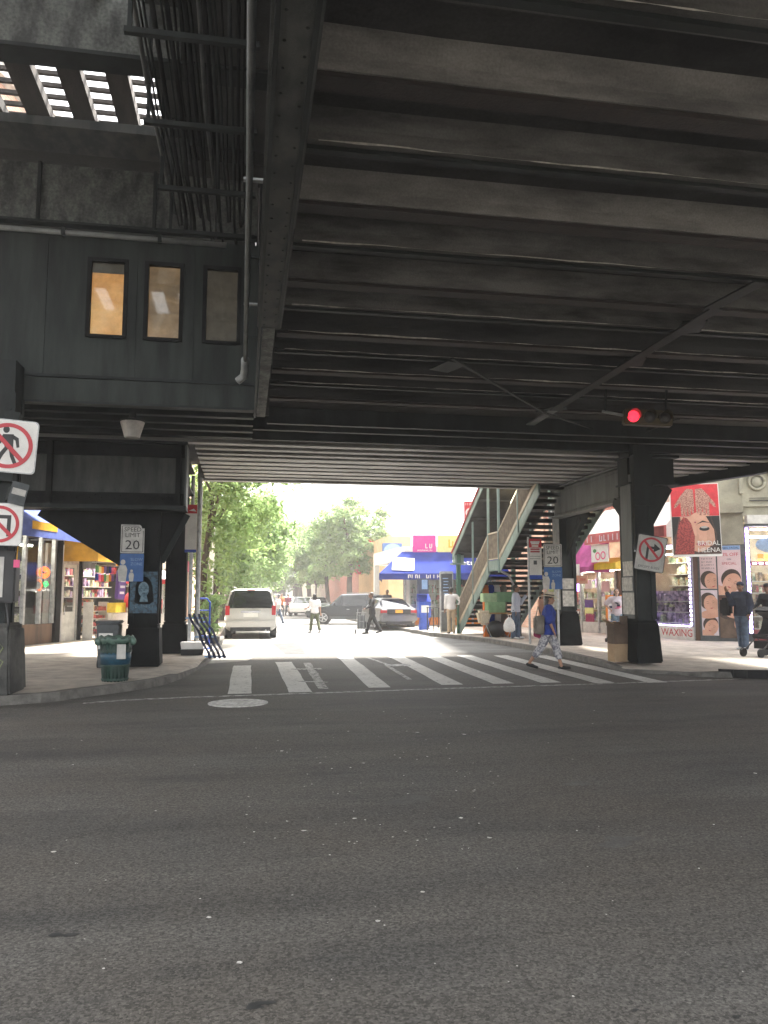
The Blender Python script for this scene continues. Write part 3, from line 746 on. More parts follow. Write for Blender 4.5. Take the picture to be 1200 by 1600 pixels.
# downspout beside the girder
pp = thing('downspout', 'long thin drain pipe beside the main girder ending in a pale elbow', 'pipe', (-0.03, 8, 4.9))
q = MB(); q.tube([(-0.02, 1.0, 4.9), (-0.02, 6, 4.9), (-0.05, 11.0, 4.86)], 0.028, 10); build(q, 'pipe', 'grey_steel', pp, world=True, smooth=True)
q = MB(); q.tube([(-0.05, 11.0, 4.86), (-0.05, 11.35, 4.83), (-0.07, 11.5, 4.76), (-0.16, 11.55, 4.70)], [0.06, 0.06, 0.06, 0.055], 12); build(q, 'elbow', 'pale_steel', pp, world=True, smooth=True)
for y in (6.2, 9.0): build(MB().bb(-0.07, 0.19, y, y + 0.05, 4.93, 4.95), 'bracket', 'pale_steel', pp, world=True)
for y in (2.0, 7.7, 10.2): build(MB().bb(-0.07, 0.19, y, y + 0.04, 4.93, 4.95), 'bracket', 'dark_steel', pp, world=True)

# ---- upper track structure on the left, with daylight through the ties
tr = thing('track_structure', 'high left track bed with daylight showing through gaps between timbers', 'railway track', (-5, 9, 7))
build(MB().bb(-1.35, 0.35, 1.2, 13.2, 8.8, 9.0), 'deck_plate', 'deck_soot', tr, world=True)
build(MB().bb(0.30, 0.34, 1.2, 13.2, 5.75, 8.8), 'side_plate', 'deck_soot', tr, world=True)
i = 0; x = -1.75
while x > -11:
    w = 0.31 + rb.uniform(-.03, .03)
    build(MB().bb(x - w, x, 1.2, 13.0, 8.82, 9.0), 'timber', 'timber', tr, world=True)
    x -= w + 0.34
for j in range(18):
    y = 8.4 + j * 0.30
    build(MB().bb(-11, -1.35, y, y + 0.06, 9.5, 9.565), 'cross_tie', 'timber', tr, world=True)
build(MB().bb(-14, 0.1, 12.86, 12.94, 7.50, 8.52), 'cross_girder', 'mottled', tr, world=True)
build(MB().bb(-14, 0.1, 12.70, 12.86, 7.46, 7.50), 'girder_flange', 'dark_steel', tr, world=True)
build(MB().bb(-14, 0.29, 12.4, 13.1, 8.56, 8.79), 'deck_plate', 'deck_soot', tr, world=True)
build(MB().bb(-14, -1.0, 11.75, 12.5, 8.52, 8.66), 'pale_plate', 'peeling', tr, world=True)
build(MB().bb(-14, -0.9, 9.34, 9.42, 8.05, 8.82), 'cross_girder', 'mottled', tr, world=True)
build(MB().bb(-14, 0.2, 9.26, 9.60, 8.00, 8.05), 'girder_flange', 'dark_steel', tr, world=True)
build(MB().bb(-14, -1.0, 9.75, 10.35, 8.70, 8.80), 'pale_plate', 'peeling', tr, world=True)
build(MB().bb(-14, -0.9, 5.6, 5.68, 8.05, 8.82), 'cross_girder', 'mottled', tr, world=True)
for xk in (-5.2, -3.4, -1.6):
    build(MB().bb(xk, xk + 0.05, 12.80, 12.86, 7.50, 8.52), 'stiffener', 'dark_steel', tr, world=True)
# bundle of cables and conduits hung along the track
cb = thing('cable_bundle', 'bundle of black cables and conduits running overhead beside the main girder', 'cables', (-0.6, 8, 6.9))
for i in range(19):
    x = -1.18 + i * 0.062 + rb.uniform(-.02, .02); z = 7.25 + rb.uniform(-.15, .25); r = rb.choice((0.012, 0.016, 0.022, 0.028))
    pts = [(x + rb.uniform(-.025, .025), yy, z + 0.05 * math.sin(yy * 1.1 + i) + rb.uniform(-.02, .02)) for yy in (3, 4.5, 6, 7.5, 9, 10.5, 11.6, 12.2)]
    build(MB().tube(pts, r, 7), 'cable', rb.choice(('black_steel', 'dark_steel', 'black_steel', 'grey_steel' if i % 5 == 0 else 'black_steel')), cb, world=True, smooth=True)
for y in (5.2, 7.4, 8.9, 10.4, 11.7):
    build(MB().bb(-1.25, 0.05, y, y + 0.06, 6.98, 7.04), 'hanger', 'dark_steel', cb, world=True)
    build(MB().bb(-1.22, -1.18, y, y + 0.06, 7.04, 8.8), 'hanger_rod', 'dark_steel', cb, world=True)
cd_ = thing('conduit', 'rusty pale conduit pipe running along the top of the station house wall', 'pipe', (-4, 12.8, 7.3))
build(MB().tube([(-9, 12.82, 7.38), (-3, 12.82, 7.36), (-0.4, 12.80, 7.34)], 0.042, 10), 'pipe', 'pale_steel', cd_, world=True, smooth=True)
for x in (-5.1, -3.0, -1.5): build(MB().bb(x, x + 0.06, 12.76, 12.88, 7.31, 7.43), 'clip', 'dark_steel', cd_, world=True)

build(MB().bb(0.085, 0.36, 13.36, 13.42, 4.62, 9.0), 'end_plate', 'deck_soot', tr, world=True); build(MB().bb(0.125, 0.199, 12.9, 13.35, 4.64, 8.78), 'corner_plate', 'dark_steel', tr, world=True)
# ---- station house (mezzanine) with three windows
st = thing('station_house', 'dark green station house with three narrow windows hung under the tracks', 'station', (-6, 16.5, 4.55))
W = [(-2.58, -2.01), (-1.68, -1.12), (-0.74, -0.18)]; Z0, Z1 = 5.74, 7.02
q = MB(); q.bb(-14, 0.122, 13.0, 13.12, 5.0, Z0); q.bb(-14, 0.122, 13.0, 13.12, Z1, 7.46)
edges = [-14] + [v for w in W for v in w] + [0.122]
for a, b in zip(edges[0::2], edges[1::2]): q.bb(a, b, 13.0, 13.12, Z0, Z1)
build(q, 'front_wall', 'green_wall', st, world=True)
build(MB().bb(-14, 0.12, 12.95, 13.12, 4.62, 4.995), 'sill_girder', 'green_wall', st, world=True)
build(MB().bb(-14, 0.12, 12.86, 13.02, 4.58, 4.617), 'bottom_flange', 'dark_steel', st, world=True)
build(MB().bb(-14, 0.08, 12.965, 12.998, 5.02, 5.07), 'rail', 'dark_steel', st, world=True)
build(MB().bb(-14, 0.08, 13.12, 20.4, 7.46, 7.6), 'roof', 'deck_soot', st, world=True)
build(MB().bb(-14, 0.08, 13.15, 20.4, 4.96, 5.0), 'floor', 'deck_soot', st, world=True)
build(MB().bb(-14, 0.08, 20.3, 20.4, 5.0, 7.46), 'rear_wall', 'green_wall', st, world=True)
build(MB().bb(0.02, 0.08, 13.12, 20.3, 5.0, 7.46), 'side_wall', 'green_wall', st, world=True)
for i, ((a, b), m) in enumerate(zip(W, ('lit_window', 'lit_window_dim', 'lit_window_faint'))):
    wd = build(MB().bb(a - .035, a + .03, 12.97, 13.05, Z0 - .03, Z1 + .03).bb(b - .03, b + .035, 12.97, 13.05, Z0 - .03, Z1 + .03).bb(a + .03, b - .03, 12.97, 13.05, Z1 - .03, Z1 + .03).bb(a + .03, b - .03, 12.96, 13.05, Z0 - .04, Z0 + .02), 'window', 'black_steel', st, world=True)
    wd['label'] = ('warmly lit window glowing orange', 'dimly lit window', 'nearly dark window')[i]
    build(MB().bb(a + .03, b - .03, 13.06, 13.075, Z0 + .02, Z1 - .03), 'pane', m, wd, world=True)
    build(MB().bb(a + .03, b - .03, 13.03, 13.036, Z0 + .02, Z1 - .03), 'outer_pane', 'pane', wd, world=True)
    if i == 0: build(MB().bb(a + .03, b - .03, 13.05, 13.057, Z1 - .20, Z1 - .03), 'blind', 'lit_window_faint', wd, world=True)
for y in (13.5, 14.05, 14.65, 15.25, 15.85):
    q = MB(); q.bb(-13.9, 0.1, y - 0.08, y + 0.08, 4.70, 4.725); q.bb(-13.9, 0.1, y - 0.012, y + 0.012, 4.725, 4.96)
    build(q, 'joist', 'dark_steel', st, world=True)
for xs_ in (-4.6, -3.25, -1.85, -0.93):
    build(MB().bb(xs_ - .02, xs_ + .02, 12.985, 12.999, 5.08, 7.44), 'panel_seam', 'green_wall', st, world=True)
build(MB().bb(-14, -2.3, 20.41, 23.0, 7.46, 7.6), 'shade_roof', 'deck_soot', st, world=True); build(MB().bb(-14, -2.3, 20.41, 23.0, 4.96, 5.2), 'shade_floor', 'deck_soot', st, world=True)  # unseen roof and floor added behind to shade the left pavement
# pendant lamp under the station house
lp = thing('pendant_lamp', 'pale tapered street lamp shade hanging under the station house', 'lamp', (-1.97, 14.0, 4.28))
build(MB().lathe((0, 0, 0), [(0.005, 0.0), (0.13, 0.0), (0.20, 0.24), (0.205, 0.27)], 16), 'shade', 'lamp_glass', lp, smooth=False)
build(MB().lathe((0, 0, 0.27), [(0.215, 0), (0.215, 0.03), (0.07, 0.07), (0.06, 0.16)], 16), 'cap', 'dark_steel', lp)
build(MB().cyl((0, 0, 0.42), (0, 0, 0.70), 0.02), 'stem', 'dark_steel', lp)

# ---- cross head girder and columns on the left
cg = thing('cross_head_girder', 'deep riveted black girder carried by the left corner column', 'girder', (-6, 16.6, 3.28))
build(MB().bb(-13, -1.24, 16.44, 16.52, 3.36, 4.62), 'web', 'peeling', cg, world=True)
build(MB().bb(-13, -1.20, 16.28, 16.90, 4.62, 4.68), 'top_flange', 'black_steel', cg, world=True)
build(MB().bb(-13, -1.20, 16.28, 16.90, 3.28, 3.36), 'bottom_flange', 'dark_steel', cg, world=True)
build(MB().bb(-13, -1.26, 16.40, 16.44, 3.36, 3.62).bb(-13, -1.26, 16.40, 16.44, 4.36, 4.62), 'flange_angle', 'black_steel', cg, world=True)
build(MB().bb(-1.24, -1.205, 16.30, 16.88, 3.36, 4.62), 'end_plate', 'grey_steel', cg, world=True)
for x in (-3.9, -1.42): build(MB().bb(x, x + 0.10, 16.30, 16.44, 3.36, 4.62), 'stiffener', 'black_steel', cg, world=True)
q = MB()
for i in range(60): q.ell((-1.3 - i * 0.12, 16.395, 3.50 if i % 2 else 3.56), (0.016, 0.012, 0.016), 6, 4); q.ell((-1.3 - i * 0.12, 16.395, 4.46 if i % 2 else 4.52), (0.016, 0.012, 0.016), 6, 4)
build(q, 'rivet', 'black_steel', cg, world=True)['kind'] = 'stuff'
build(MB().bb(-1.62, -1.30, 16.9, 20.4, 4.05, 4.10).bb(-1.50, -1.44, 16.9, 20.4, 4.1, 4.62).bb(-1.62, -1.30, 16.9, 20.4, 4.62, 4.66), 'side_girder', 'dark_steel', cg, world=True)

def column(label, cx, cy, w, d, top, pb, pt, ph, m='dark_steel', pm='black_steel'):
    t = thing('steel_column', label, 'column', (cx, cy, 0.13), group='columns of the elevated railway')
    q = MB()                                         # box of plates with riveted corner angles, slightly hollow faces
    q.box((0, 0, (ph + top - 0.13) / 2 + ph / 2 - ph / 2), (w - 0.05, d - 0.05, top - 0.13))
    build(q, 'shaft', m, t)
    for sx in (-1, 1):
        for sy in (-1, 1):
            q = MB(); q.box((sx * (w / 2 - 0.055), sy * (d / 2 - 0.012), (top - 0.13 + ph) / 2), (0.11, 0.024, top - 0.13 - ph)); q.box((sx * (w / 2 - 0.012), sy * (d / 2 - 0.067), (top - 0.13 + ph) / 2), (0.024, 0.086, top - 0.13 - ph))
            build(q, 'corner_angle', m, t)
    q = MB(); n = int((top - ph - 0.3) / 0.16)
    for i in range(n):
        for sx in (-1, 1):
            q.ell((sx * (w / 2 - 0.055), -d / 2 - 0.002, ph + 0.15 + i * 0.16), (0.014, 0.01, 0.014), 6, 4)
            q.ell((-w / 2 - 0.002, sx * (d / 2 - 0.055), ph + 0.15 + i * 0.16), (0.01, 0.014, 0.014), 6, 4)
    build(q, 'rivet', m, t)['kind'] = 'stuff'
    build(MB().frust((0, 0, 0), pb, pt, ph - 0.06).frust((0, 0, ph - 0.06), pt, (pt[0] - 0.08, pt[1] - 0.08), 0.06), 'plinth', pm, t, bevel=0.03)
    return t
c1 = column('black steel column with a blue stencilled face beside the green litter bin', -2.02, 17.0, 0.60, 0.55, 3.28, (0.72, 0.7), (0.64, 0.6), 0.85, 'black_steel')
q = MB(); q.prism([(-1.72, 16.85, 2.3), (-1.25, 16.85, 3.28), (-1.72, 16.85, 3.28)], (0, 0.08, 0)); build(q, 'knee_bracket', 'black_steel', c1, world=True)
q = MB(); q.bar((-1.74, 16.89, 2.26), (-1.24, 16.89, 3.26), 0.2, 0.03, (0, 1, 0)); build(q, 'bracket_flange', 'dark_steel', c1, world=True)
q = MB(); q.prism([(-2.32, 16.85, 2.15), (-4.1, 16.85, 3.28), (-2.32, 16.85, 3.28)], (0, 0.08, 0)); build(q, 'knee_bracket', 'black_steel', c1, world=True)
q = MB(); q.bar((-2.30, 16.89, 2.13), (-4.12, 16.89, 3.26), 0.2, 0.03, (0, 1, 0)); build(q, 'bracket_flange', 'black_steel', c1, world=True)
c2 = column('plain black steel column on a flared plinth behind the leaning blue slats', -1.70, 20.6, 0.50, 0.5, 4.62, (0.70, 0.66), (0.58, 0.56), 0.80, 'black_steel')
c3 = column('riveted grey steel column with the tilted no right turn sign', 8.50, 16.1, 0.44, 0.72, 4.60, (0.60, 0.86), (0.50, 0.76), 0.92, 'dark_steel')
build(MB().bb(8.285, 8.725, 15.72, 15.74, 3.5, 4.6), 'face_plate', 'dark_steel', c3, world=True)
# left face paler, street light put into its colour; scraps of posters
build(MB().bb(8.262, 8.278, 15.86, 16.34, 1.06, 4.2), 'face_plate', 'grey_steel', c3, world=True)
for z0, z1, y0, y1 in ((1.15, 1.62, 15.84, 16.36), (1.66, 1.95, 15.9, 16.36), (1.98, 2.30, 15.86, 16.3)):
    build(MB().bb(8.252, 8.2615, y0, y1, z0, z1), 'pasted_paper', 'sticker', c3, world=True)
build(MB().bb(8.25, 9.36, 15.95, 16.35, 4.02, 4.58), 'cap_block', 'dark_steel', c3, world=True)
build(MB().bb(8.22, 9.42, 15.80, 16.48, 4.585, 4.64).bb(8.22, 9.42, 15.82, 16.46, 3.985, 4.02), 'cap_flange', 'dark_steel', c3, world=True)
q = MB(); q.prism([(8.74, 16.1, 3.1), (9.3, 16.1, 3.985), (8.74, 16.1, 3.985)], (0, 0.08, 0)); q.bar((8.76, 16.14, 3.05), (9.32, 16.14, 3.97), 0.22, 0.03, (0, 1, 0)); build(q, 'knee_bracket', 'dark_steel', c3, world=True)
q = MB(); q.prism([(8.5, 16.48, 3.2), (8.5, 17.2, 3.78), (8.5, 16.48, 3.78)], (0.06, 0, 0)); q.bar((8.53, 16.5, 3.16), (8.53, 17.2, 3.76), 0.2, 0.03, (1, 0, 0)); build(q, 'knee_bracket', 'dark_steel', c3, world=True)
c4 = column('steel column behind the right speed limit sign near the stair', 9.25, 21.9, 0.48, 0.56, 4.62, (0.72, 0.72), (0.56, 0.6), 1.0, 'dark_steel')
q = MB(); q.prism([(9.2, 21.6, 2.8), (9.2, 20.75, 3.78), (9.2, 21.6, 3.78)], (0.06, 0, 0)); q.bar((9.23, 21.62, 2.76), (9.23, 20.72, 3.76), 0.22, 0.03, (1, 0, 0)); build(q, 'knee_bracket', 'dark_steel', c4, world=True)
q = MB(); q.prism([(9.49, 21.9, 2.9), (10.1, 21.9, 4.0), (9.49, 21.9, 4.6), (9.49, 21.9, 4.6)][:3], (0, 0.08, 0)); build(q, 'knee_bracket', 'dark_steel', c4, world=True)
build(MB().bb(9.002, 9.008, 21.66, 22.14, 1.15, 4.6), 'face_plate', 'pale_steel', c4, world=True)  # pale plate paints the street light on the left face
for z0, z1 in ((1.25, 1.7), (1.74, 2.05)): build(MB().bb(9.05, 9.4, 21.612, 21.618, z0, z1), 'pasted_paper', 'sticker', c4, world=True)
sg = thing('side_girder', 'grey plate girder joining the two right columns under the joists', 'girder', (8.9, 19, 3.78))
build(MB().bb(8.86, 8.90, 16.5, 21.6, 3.82, 4.60), 'web', 'grey_steel', sg, world=True)
build(MB().bb(8.72, 9.04, 16.5, 21.62, 4.605, 4.645).bb(8.72, 9.04, 16.5, 21.62, 3.78, 3.82), 'flange', 'grey_steel', sg, world=True)
q = MB()
for i in range(34): q.ell((8.852, 16.6 + i * 0.15, 4.52), (0.012, 0.016, 0.016), 6, 4); q.ell((8.852, 16.6 + i * 0.15, 3.9), (0.012, 0.016, 0.016), 6, 4)
build(q, 'rivet', 'grey_steel', sg, world=True)['kind'] = 'stuff'
# column at the left picture edge, on a scrawled concrete footing
c0 = column('column on a grey graffitied concrete footing at the left picture edge', -3.76, 12.65, 0.62, 0.5, 4.60, (0.96, 0.92), (0.86, 0.8), 1.02, 'dark_steel', 'base_grey')
q = MB()
for pts in ([(-3.62, .78), (-3.56, .95), (-3.48, .80), (-3.40, .96)], [(-3.36, .92), (-3.22, .90), (-3.28, .92), (-3.30, .66), (-3.22, .62)], [(-3.16, .84), (-3.10, .92), (-3.04, .86), (-3.12, .72), (-3.03, .66), (-3.08, .56)], [(-3.5, .6), (-3.40, .55), (-3.38, .44)]):
    q.tube([(x - 0.36, 12.215 + (z - 0.5) * 0.055, z - 0.05) for x, z in pts], 0.012, 5)
build(q, 'graffiti', 'graffiti', c0, world=True)

# ================================================================== STATION STAIR
sr = thing('station_stair', 'green covered iron stair with tan railings climbing to the station', 'staircase', (9.2, 25, 0.13))
XL, XRR = 8.1, 10.3
F1 = ((29.35, 0.13), (25.55, 2.36)); F2 = ((24.5, 2.36), (20.9, 4.46))
for x in (XL, XRR):
    for (ya, za), (yb, zb) in (F1, F2):
        q = MB(); q.prism([(x, ya, za), (x, yb, zb), (x, yb, zb + 0.36), (x, ya, za + 0.36)], (0.05, 0, 0))
        s_ = build(q, 'stringer', 'stair_green', sr, world=True)
        q = MB(); q.bar((x + 0.02, ya, za), (x + 0.02, yb, zb), 0.14, 0.03, (1, 0, 0)); build(q, 'flange', 'stair_green', s_, world=True)
        q = MB(); q.bar((x, ya, za + 0.37), (x, yb, zb + 0.37), 0.09, 0.03, (1, 0, 0)); build(q, 'cap_rail', 'rail_tan', s_, world=True)
    q = MB(); q.bb(x, x + 0.05, 24.5, 25.55, 2.36, 2.72); build(q, 'stringer', 'stair_green', sr, world=True)
    for (ya, za), (yb, zb) in (F1, F2):
        q = MB(); q.bar((x, ya, za + 1.25), (x, yb, zb + 1.25), 0.05, 0.05); q.bar((x, ya, za + 0.45), (x, yb, zb + 0.45), 0.03, 0.03)
        build(q, 'handrail', 'rail_tan', sr, world=True)
        q = MB(); n = int(abs(yb - ya) / 0.075)
        for i in range(n + 1):
            y = ya + (yb - ya) * i / n; z = za + (zb - za) * i / n
            q.bar((x, y, z + 0.4), (x, y, z + 1.24), 0.022, 0.022, (0, 1, 0))
        build(q, 'baluster_panel', 'mesh_tan', sr, world=True)
    q = MB(); q.bar((x, 24.5, 3.62), (x, 25.55, 3.62), 0.06, 0.05); q.bar((x, 24.5, 2.76), (x, 25.55, 2.76), 0.04, 0.04); build(q, 'handrail', 'rail_tan', sr, world=True)
    q = MB()
    for i in range(15): q.bar((x, 24.53 + i * 0.07, 2.74), (x, 24.53 + i * 0.07, 3.6), 0.022, 0.022, (0, 1, 0))
    build(q, 'baluster_panel', 'mesh_tan', sr, world=True)
    for y, zb, zt, m, w in ((29.42, 0.13, 3.15, 'stair_dark_green', 0.15), (27.45, 1.25, 4.3, 'stair_green', 0.06), (25.58, 0.13 if x > 9 else 2.3, 5.3, 'stair_green', 0.07), (24.47, 2.3, 5.6, 'stair_green', 0.07), (22.6, 3.45, 5.6, 'stair_green', 0.06)):
        q = MB(); q.bb(x - w / 2, x + w / 2, y - w / 2, y + w / 2, zb, zt); build(q, 'post', m, sr, world=True)
for (ya, za), (yb, zb) in (F1, F2):
    n = 13
    for i in range(n):
        y = ya + (yb - ya) * (i + 0.5) / n; z = za + (zb - za) * (i + 0.7) / n + 0.16
        q = MB(); q.bb(XL + .05, XRR, y - 0.16, y + 0.15, z - 0.02, z + 0.02); q.bb(XL + .05, XRR, y - 0.16, y - 0.145, z - 0.02, z + 0.085)
        build(q, 'tread', 'tread_dark', sr, world=True)
build(MB().bb(XL + .05, XRR, 24.5, 25.55, 2.56, 2.62), 'landing', 'tread_dark', sr, world=True)
q = MB(); q.bb(XL - 0.03, XL - 0.002, 24.55, 25.5, 2.38, 2.70); build(q, 'landing_plate', 'stair_green', sr, world=True)
# sloping canopy
q = MB(); q.prism([(7.95, 29.6, 3.02), (7.95, 20.0, 8.3), (7.95, 20.0, 8.42), (7.95, 29.6, 3.14)], (2.6, 0, 0)); build(q, 'canopy', 'tread_dark', sr, world=True)
for x in (7.92, 10.55):
    q = MB(); q.prism([(x, 29.66, 2.95), (x, 20.0, 8.26), (x, 20.0, 8.50), (x, 29.66, 3.19)], (0.03, 0, 0)); build(q, 'fascia', 'stair_green', sr, world=True)
    q = MB(); q.bar((x + .015, 29.7, 3.21), (x + .015, 20.0, 8.54), 0.12, 0.05); build(q, 'red_trim', 'red_trim', sr, world=True)
q = MB(); q.bb(7.85, 8.4, 29.3, 29.75, 2.75, 2.80); q.bb(7.95, 8.3, 29.35, 29.7, 2.80, 3.12); build(q, 'canopy_foot', 'stair_green', sr, world=True)
for i in range(9):
    y = 29.2 - i; z = 3.02 + (29.6 - y) * 0.55
    q = MB(); q.bar((7.95, y, z - 0.03), (10.55, y, z - 0.03), 0.05, 0.07); build(q, 'rafter', 'tread_dark', sr, world=True)
a = AY(778, 828, 25.2); q = MB(); q.box((9.0, 24.6, 5.05), (0.35, 1.7, 0.10), M=Matrix.Rotation(R(-29), 4, 'X')); build(q, 'tube_lamp', 'warm_tube', sr, world=True)
q = MB(); q.tube([AY(784, 893, 25.5), AY(795, 899, 25.8), AY(804, 917, 26.1), AY(808, 945, 26.2), AY(808, 985, 26.2)], 0.04, 8); build(q, 'curved_strut', 'galv', sr, world=True, smooth=True)
q = MB(); q.frust((AY(807, 985, 26.2).x, 26.2, 0.13), (0.28, 0.28), (0.24, 0.24), 1.0); build(q, 'footing', 'base_grey', sr, world=True)

# ================================================================== BUILDINGS AND SHOPS
def frame_at(p0, p1):
    d = Vector((p1[0] - p0[0], p1[1] - p0[1])); return Matrix.Translation((p0[0], p0[1], 0)) @ Matrix.Rotation(math.atan2(d.y, d.x), 4, 'Z'), d.length
def scribble(parent, x, y, z, w, h, m, n, seed=1, name='lettering', t=0.003, sl=0.0):
    # a line of print too small or blurred to read: uneven strokes (x right, y up, z out)
    r_ = random.Random(seed); q = MB(); cw = w / n
    for i in range(n):
        if r_.random() < 0.12: continue
        cx = x - w / 2 + (i + 0.5) * cw; k = r_.random(); yy = y + sl * (cx - x)
        q.box((cx - cw * .28, yy, z), (cw * .2, h, t))
        if k > .3: q.box((cx + cw * .0, yy + h * r_.choice((-.42, 0, .42)), z), (cw * .4, h * .18, t))
        if k > .5: q.box((cx + cw * .22, yy + h * .1 * r_.choice((-1, 1)), z), (cw * .18, h * .8, t))
    o = build(q, name, m, parent); o['kind'] = 'stuff'; return o
def window(parent, x, z, w, h, fm='white_paint', pm='far_glass', sill=True, y=0.0, mull=True):
    f = build(MB().bb(x - w / 2, x - w / 2 + .07, y - .05, y + .03, z, z + h).bb(x + w / 2 - .07, x + w / 2, y - .05, y + .03, z, z + h).bb(x - w / 2 + .07, x + w / 2 - .07, y - .05, y + .03, z + h - .07, z + h).bb(x - w / 2 + .07, x + w / 2 - .07, y - .05, y + .03, z, z + .07), 'window', fm, parent)
    build(MB().bb(x - w / 2 + .07, x + w / 2 - .07, y - .02, y - .01, z + .07, z + h - .07), 'pane', pm, f)
    if mull: build(MB().bb(x - w / 2 + .07, x + w / 2 - .07, y - .045, y - .021, z + h * .5 - .03, z + h * .5 + .03), 'meeting_rail', fm, f)
    if sill: build(MB().bb(x - w / 2 - .08, x + w / 2 + .08, y - .12, y, z - .1, z - .003), 'sill', fm, f)
    return f
def building(name, label, p0, p1, depth, h, m, floors=(), nwin=0, ww=1.0, wh=1.5, gz=0.0, cornice='off_white', pier=0.0, base='dark_interior', skip=(), pm=None):
    M, L = frame_at(p0, p1)
    t = thing(name, label, 'building', M=M)
    build(MB().bb(0, L, 0, depth, gz if gz else 0.0, h), 'wall', m, t)
    if gz:
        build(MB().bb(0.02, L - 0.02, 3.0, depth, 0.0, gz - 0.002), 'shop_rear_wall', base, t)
        build(MB().bb(-.0, 0.25, 0.002, 0.3, 0.0, gz - 0.002), 'pier', pm or m, t)
        build(MB().bb(L - 0.25, L, 0.002, 0.3, 0.0, gz - 0.002), 'pier', pm or m, t)
    for z in floors:
        for i in range(nwin):
            if (z, i) not in skip: window(t, L * (i + 0.5) / nwin, z, ww, wh)
    if cornice:
        build(MB().bb(-0.1, L + 0.1, -0.28, -0.003, h - 0.45, h - 0.1).bb(-0.15, L + 0.15, -0.36, -0.003, h - 0.098, h + 0.06), 'cornice', cornice, t)
    return t, L

def shelves(parent, x0, x1, y, z0, z1, n, mats, seed, depth=0.35, shelf='off_white', cw=0.14):
    r_ = random.Random(seed)
    for i in range(n):
        z = z0 + (z1 - z0) * i / n
        build(MB().bb(x0, x1, y, y + depth, z - 0.012, z + 0.012), 'shelf', shelf, parent)
        for m in mats:
            q = MB(); x = x0 + r_.uniform(0, cw)
            while x < x1 - cw * .6:
                w = r_.uniform(.5, 1.1) * cw; hh = r_.uniform(.35, .85) * (z1 - z0) / n
                if r_.random() < 1.6 / len(mats): q.bb(x, min(x + w * .9, x1), y + .03 + .02 * mats.index(m), y + .03 + .02 * mats.index(m) + r_.uniform(.1, .22), z + .013, z + hh)
                x += w * len(mats) * .55
            if q.v:
                o = build(q, 'goods', m, parent); o['kind'] = 'stuff'
def awning(name, label, M, w, z0, z1, out, m, val=0.25, val_m=None, sides=True, group=None):
    # local x along the wall, -y outwards; sloping cover with a valance and end cheeks
    t = thing(name, label, 'awning', M=M, group=group)
    q = MB(); q.prism([(0, -0.01, z1), (0, -out, z0 + val), (0, -out, z0 + val - 0.03), (0, -0.01, z1 - 0.03)], (w, 0, 0)); build(q, 'cover', m, t)
    build(MB().bb(0, w, -out - 0.012, -out, z0, z0 + val), 'valance', val_m or m, t)
    if sides:
        for x in (0.0, w - 0.012):
            q = MB(); q.prism([(x, -0.012, z1 - 0.032), (x, -out, z0 + val - 0.032), (x, -out, z0), (x, -0.012, z0 + (0.0))], (0.012, 0, 0)); build(q, 'cheek', m, t)
    q = MB()
    for x in (0.1, w / 2, w - 0.1): q.bar((x, -0.02, z0 + 0.05), (x, -out + 0.02, z0 + 0.03), 0.025, 0.025)
    build(q, 'strut', 'galv', t)
    return t
def local(M, x, y=0.0, z=0.0): return M @ Matrix.Translation((x, y, z))

# ---- left corner building
ML, LL = frame_at((-8.0, 18.9), (-3.55, 32.15))
lb, _ = building('corner_building', 'pale pinkish brick corner building behind the left awnings', (-8.0, 18.9), (-3.55, 32.15), 9, 16.2, 'brick_tan', (5.2, 8.4, 11.6), 6, 1.1, 1.8, 3.6)
# shopfront with neon in the window
s1 = thing('shopfront', 'glass shopfront with red neon under the faded blue awning', 'shop', M=local(ML, 4.2))
build(MB().bb(0, 2.9, 0.02, 0.14, 0.13, 0.72), 'stall_riser', 'dark_wood', s1)
for x in (0.0, 1.35, 2.15, 2.86): build(MB().bb(x, x + 0.09, 0.0, 0.12, 0.724, 3.3), 'mullion', 'galv', s1)
build(MB().bb(0.09, 2.86, 0.055, 0.065, 0.73, 3.3), 'pane', 'pane', s1)
build(MB().bb(2.96, 3.22, -0.05, 0.2, 0.13, 3.4), 'pilaster', 'black_steel', s1)
shelves(s1, 0.1, 2.8, 1.0, 0.75, 2.7, 4, ('goods_b', 'goods_c'), 5)
build(MB().bb(0.0, 2.95, 1.5, 1.55, 0.13, 3.3), 'back_panel', 'off_white', s1)
build(MB().bb(0.3, 2.6, 0.6, 0.72, 3.05, 3.1), 'tube_lamp', 'tube_light', s1)
nn = thing('neon_sign', 'glowing red and green neon sign hanging in the left shop window', 'neon sign', M=local(ML, 6.55, 0.02, 2.25))
q = MB()
for k in range(3): q.tube([(0.27 * math.cos(t) * (1 - .2 * k), 0.0, 0.16 * math.sin(t) * (1 - .3 * k)) for t in [j * math.tau / 16 for j in range(17)]], 0.022, 6)
build(q, 'red_tube', 'neon_red', nn); build(MB().tube([(-.22, 0, -.22), (-.1, 0, -.4), (-.22, 0, -.55), (-.1, 0, -.5)], 0.025, 6), 'red_tube', 'neon_red', nn)
build(MB().tube([(.02, 0, -.32), (.15, 0, -.28), (.22, 0, -.36), (.1, 0, -.42), (.02, 0, -.32)], 0.03, 6), 'green_tube', 'neon_green', nn)
build(MB().cyl((0, 0, 0.16), (0, 0, 1.0), 0.006, n=5), 'wire', 'plastic_black', nn)
dr = thing('shop_door', 'pale metal shop door standing open between the left shopfronts', 'door', M=local(ML, 7.5))
build(MB().bb(0, 0.07, 0, 0.1, 0.13, 2.9).bb(0.9, 0.97, 0, 0.1, 0.13, 2.9).bb(0.07, 0.9, 0, 0.1, 2.55, 2.9), 'frame', 'galv', dr)
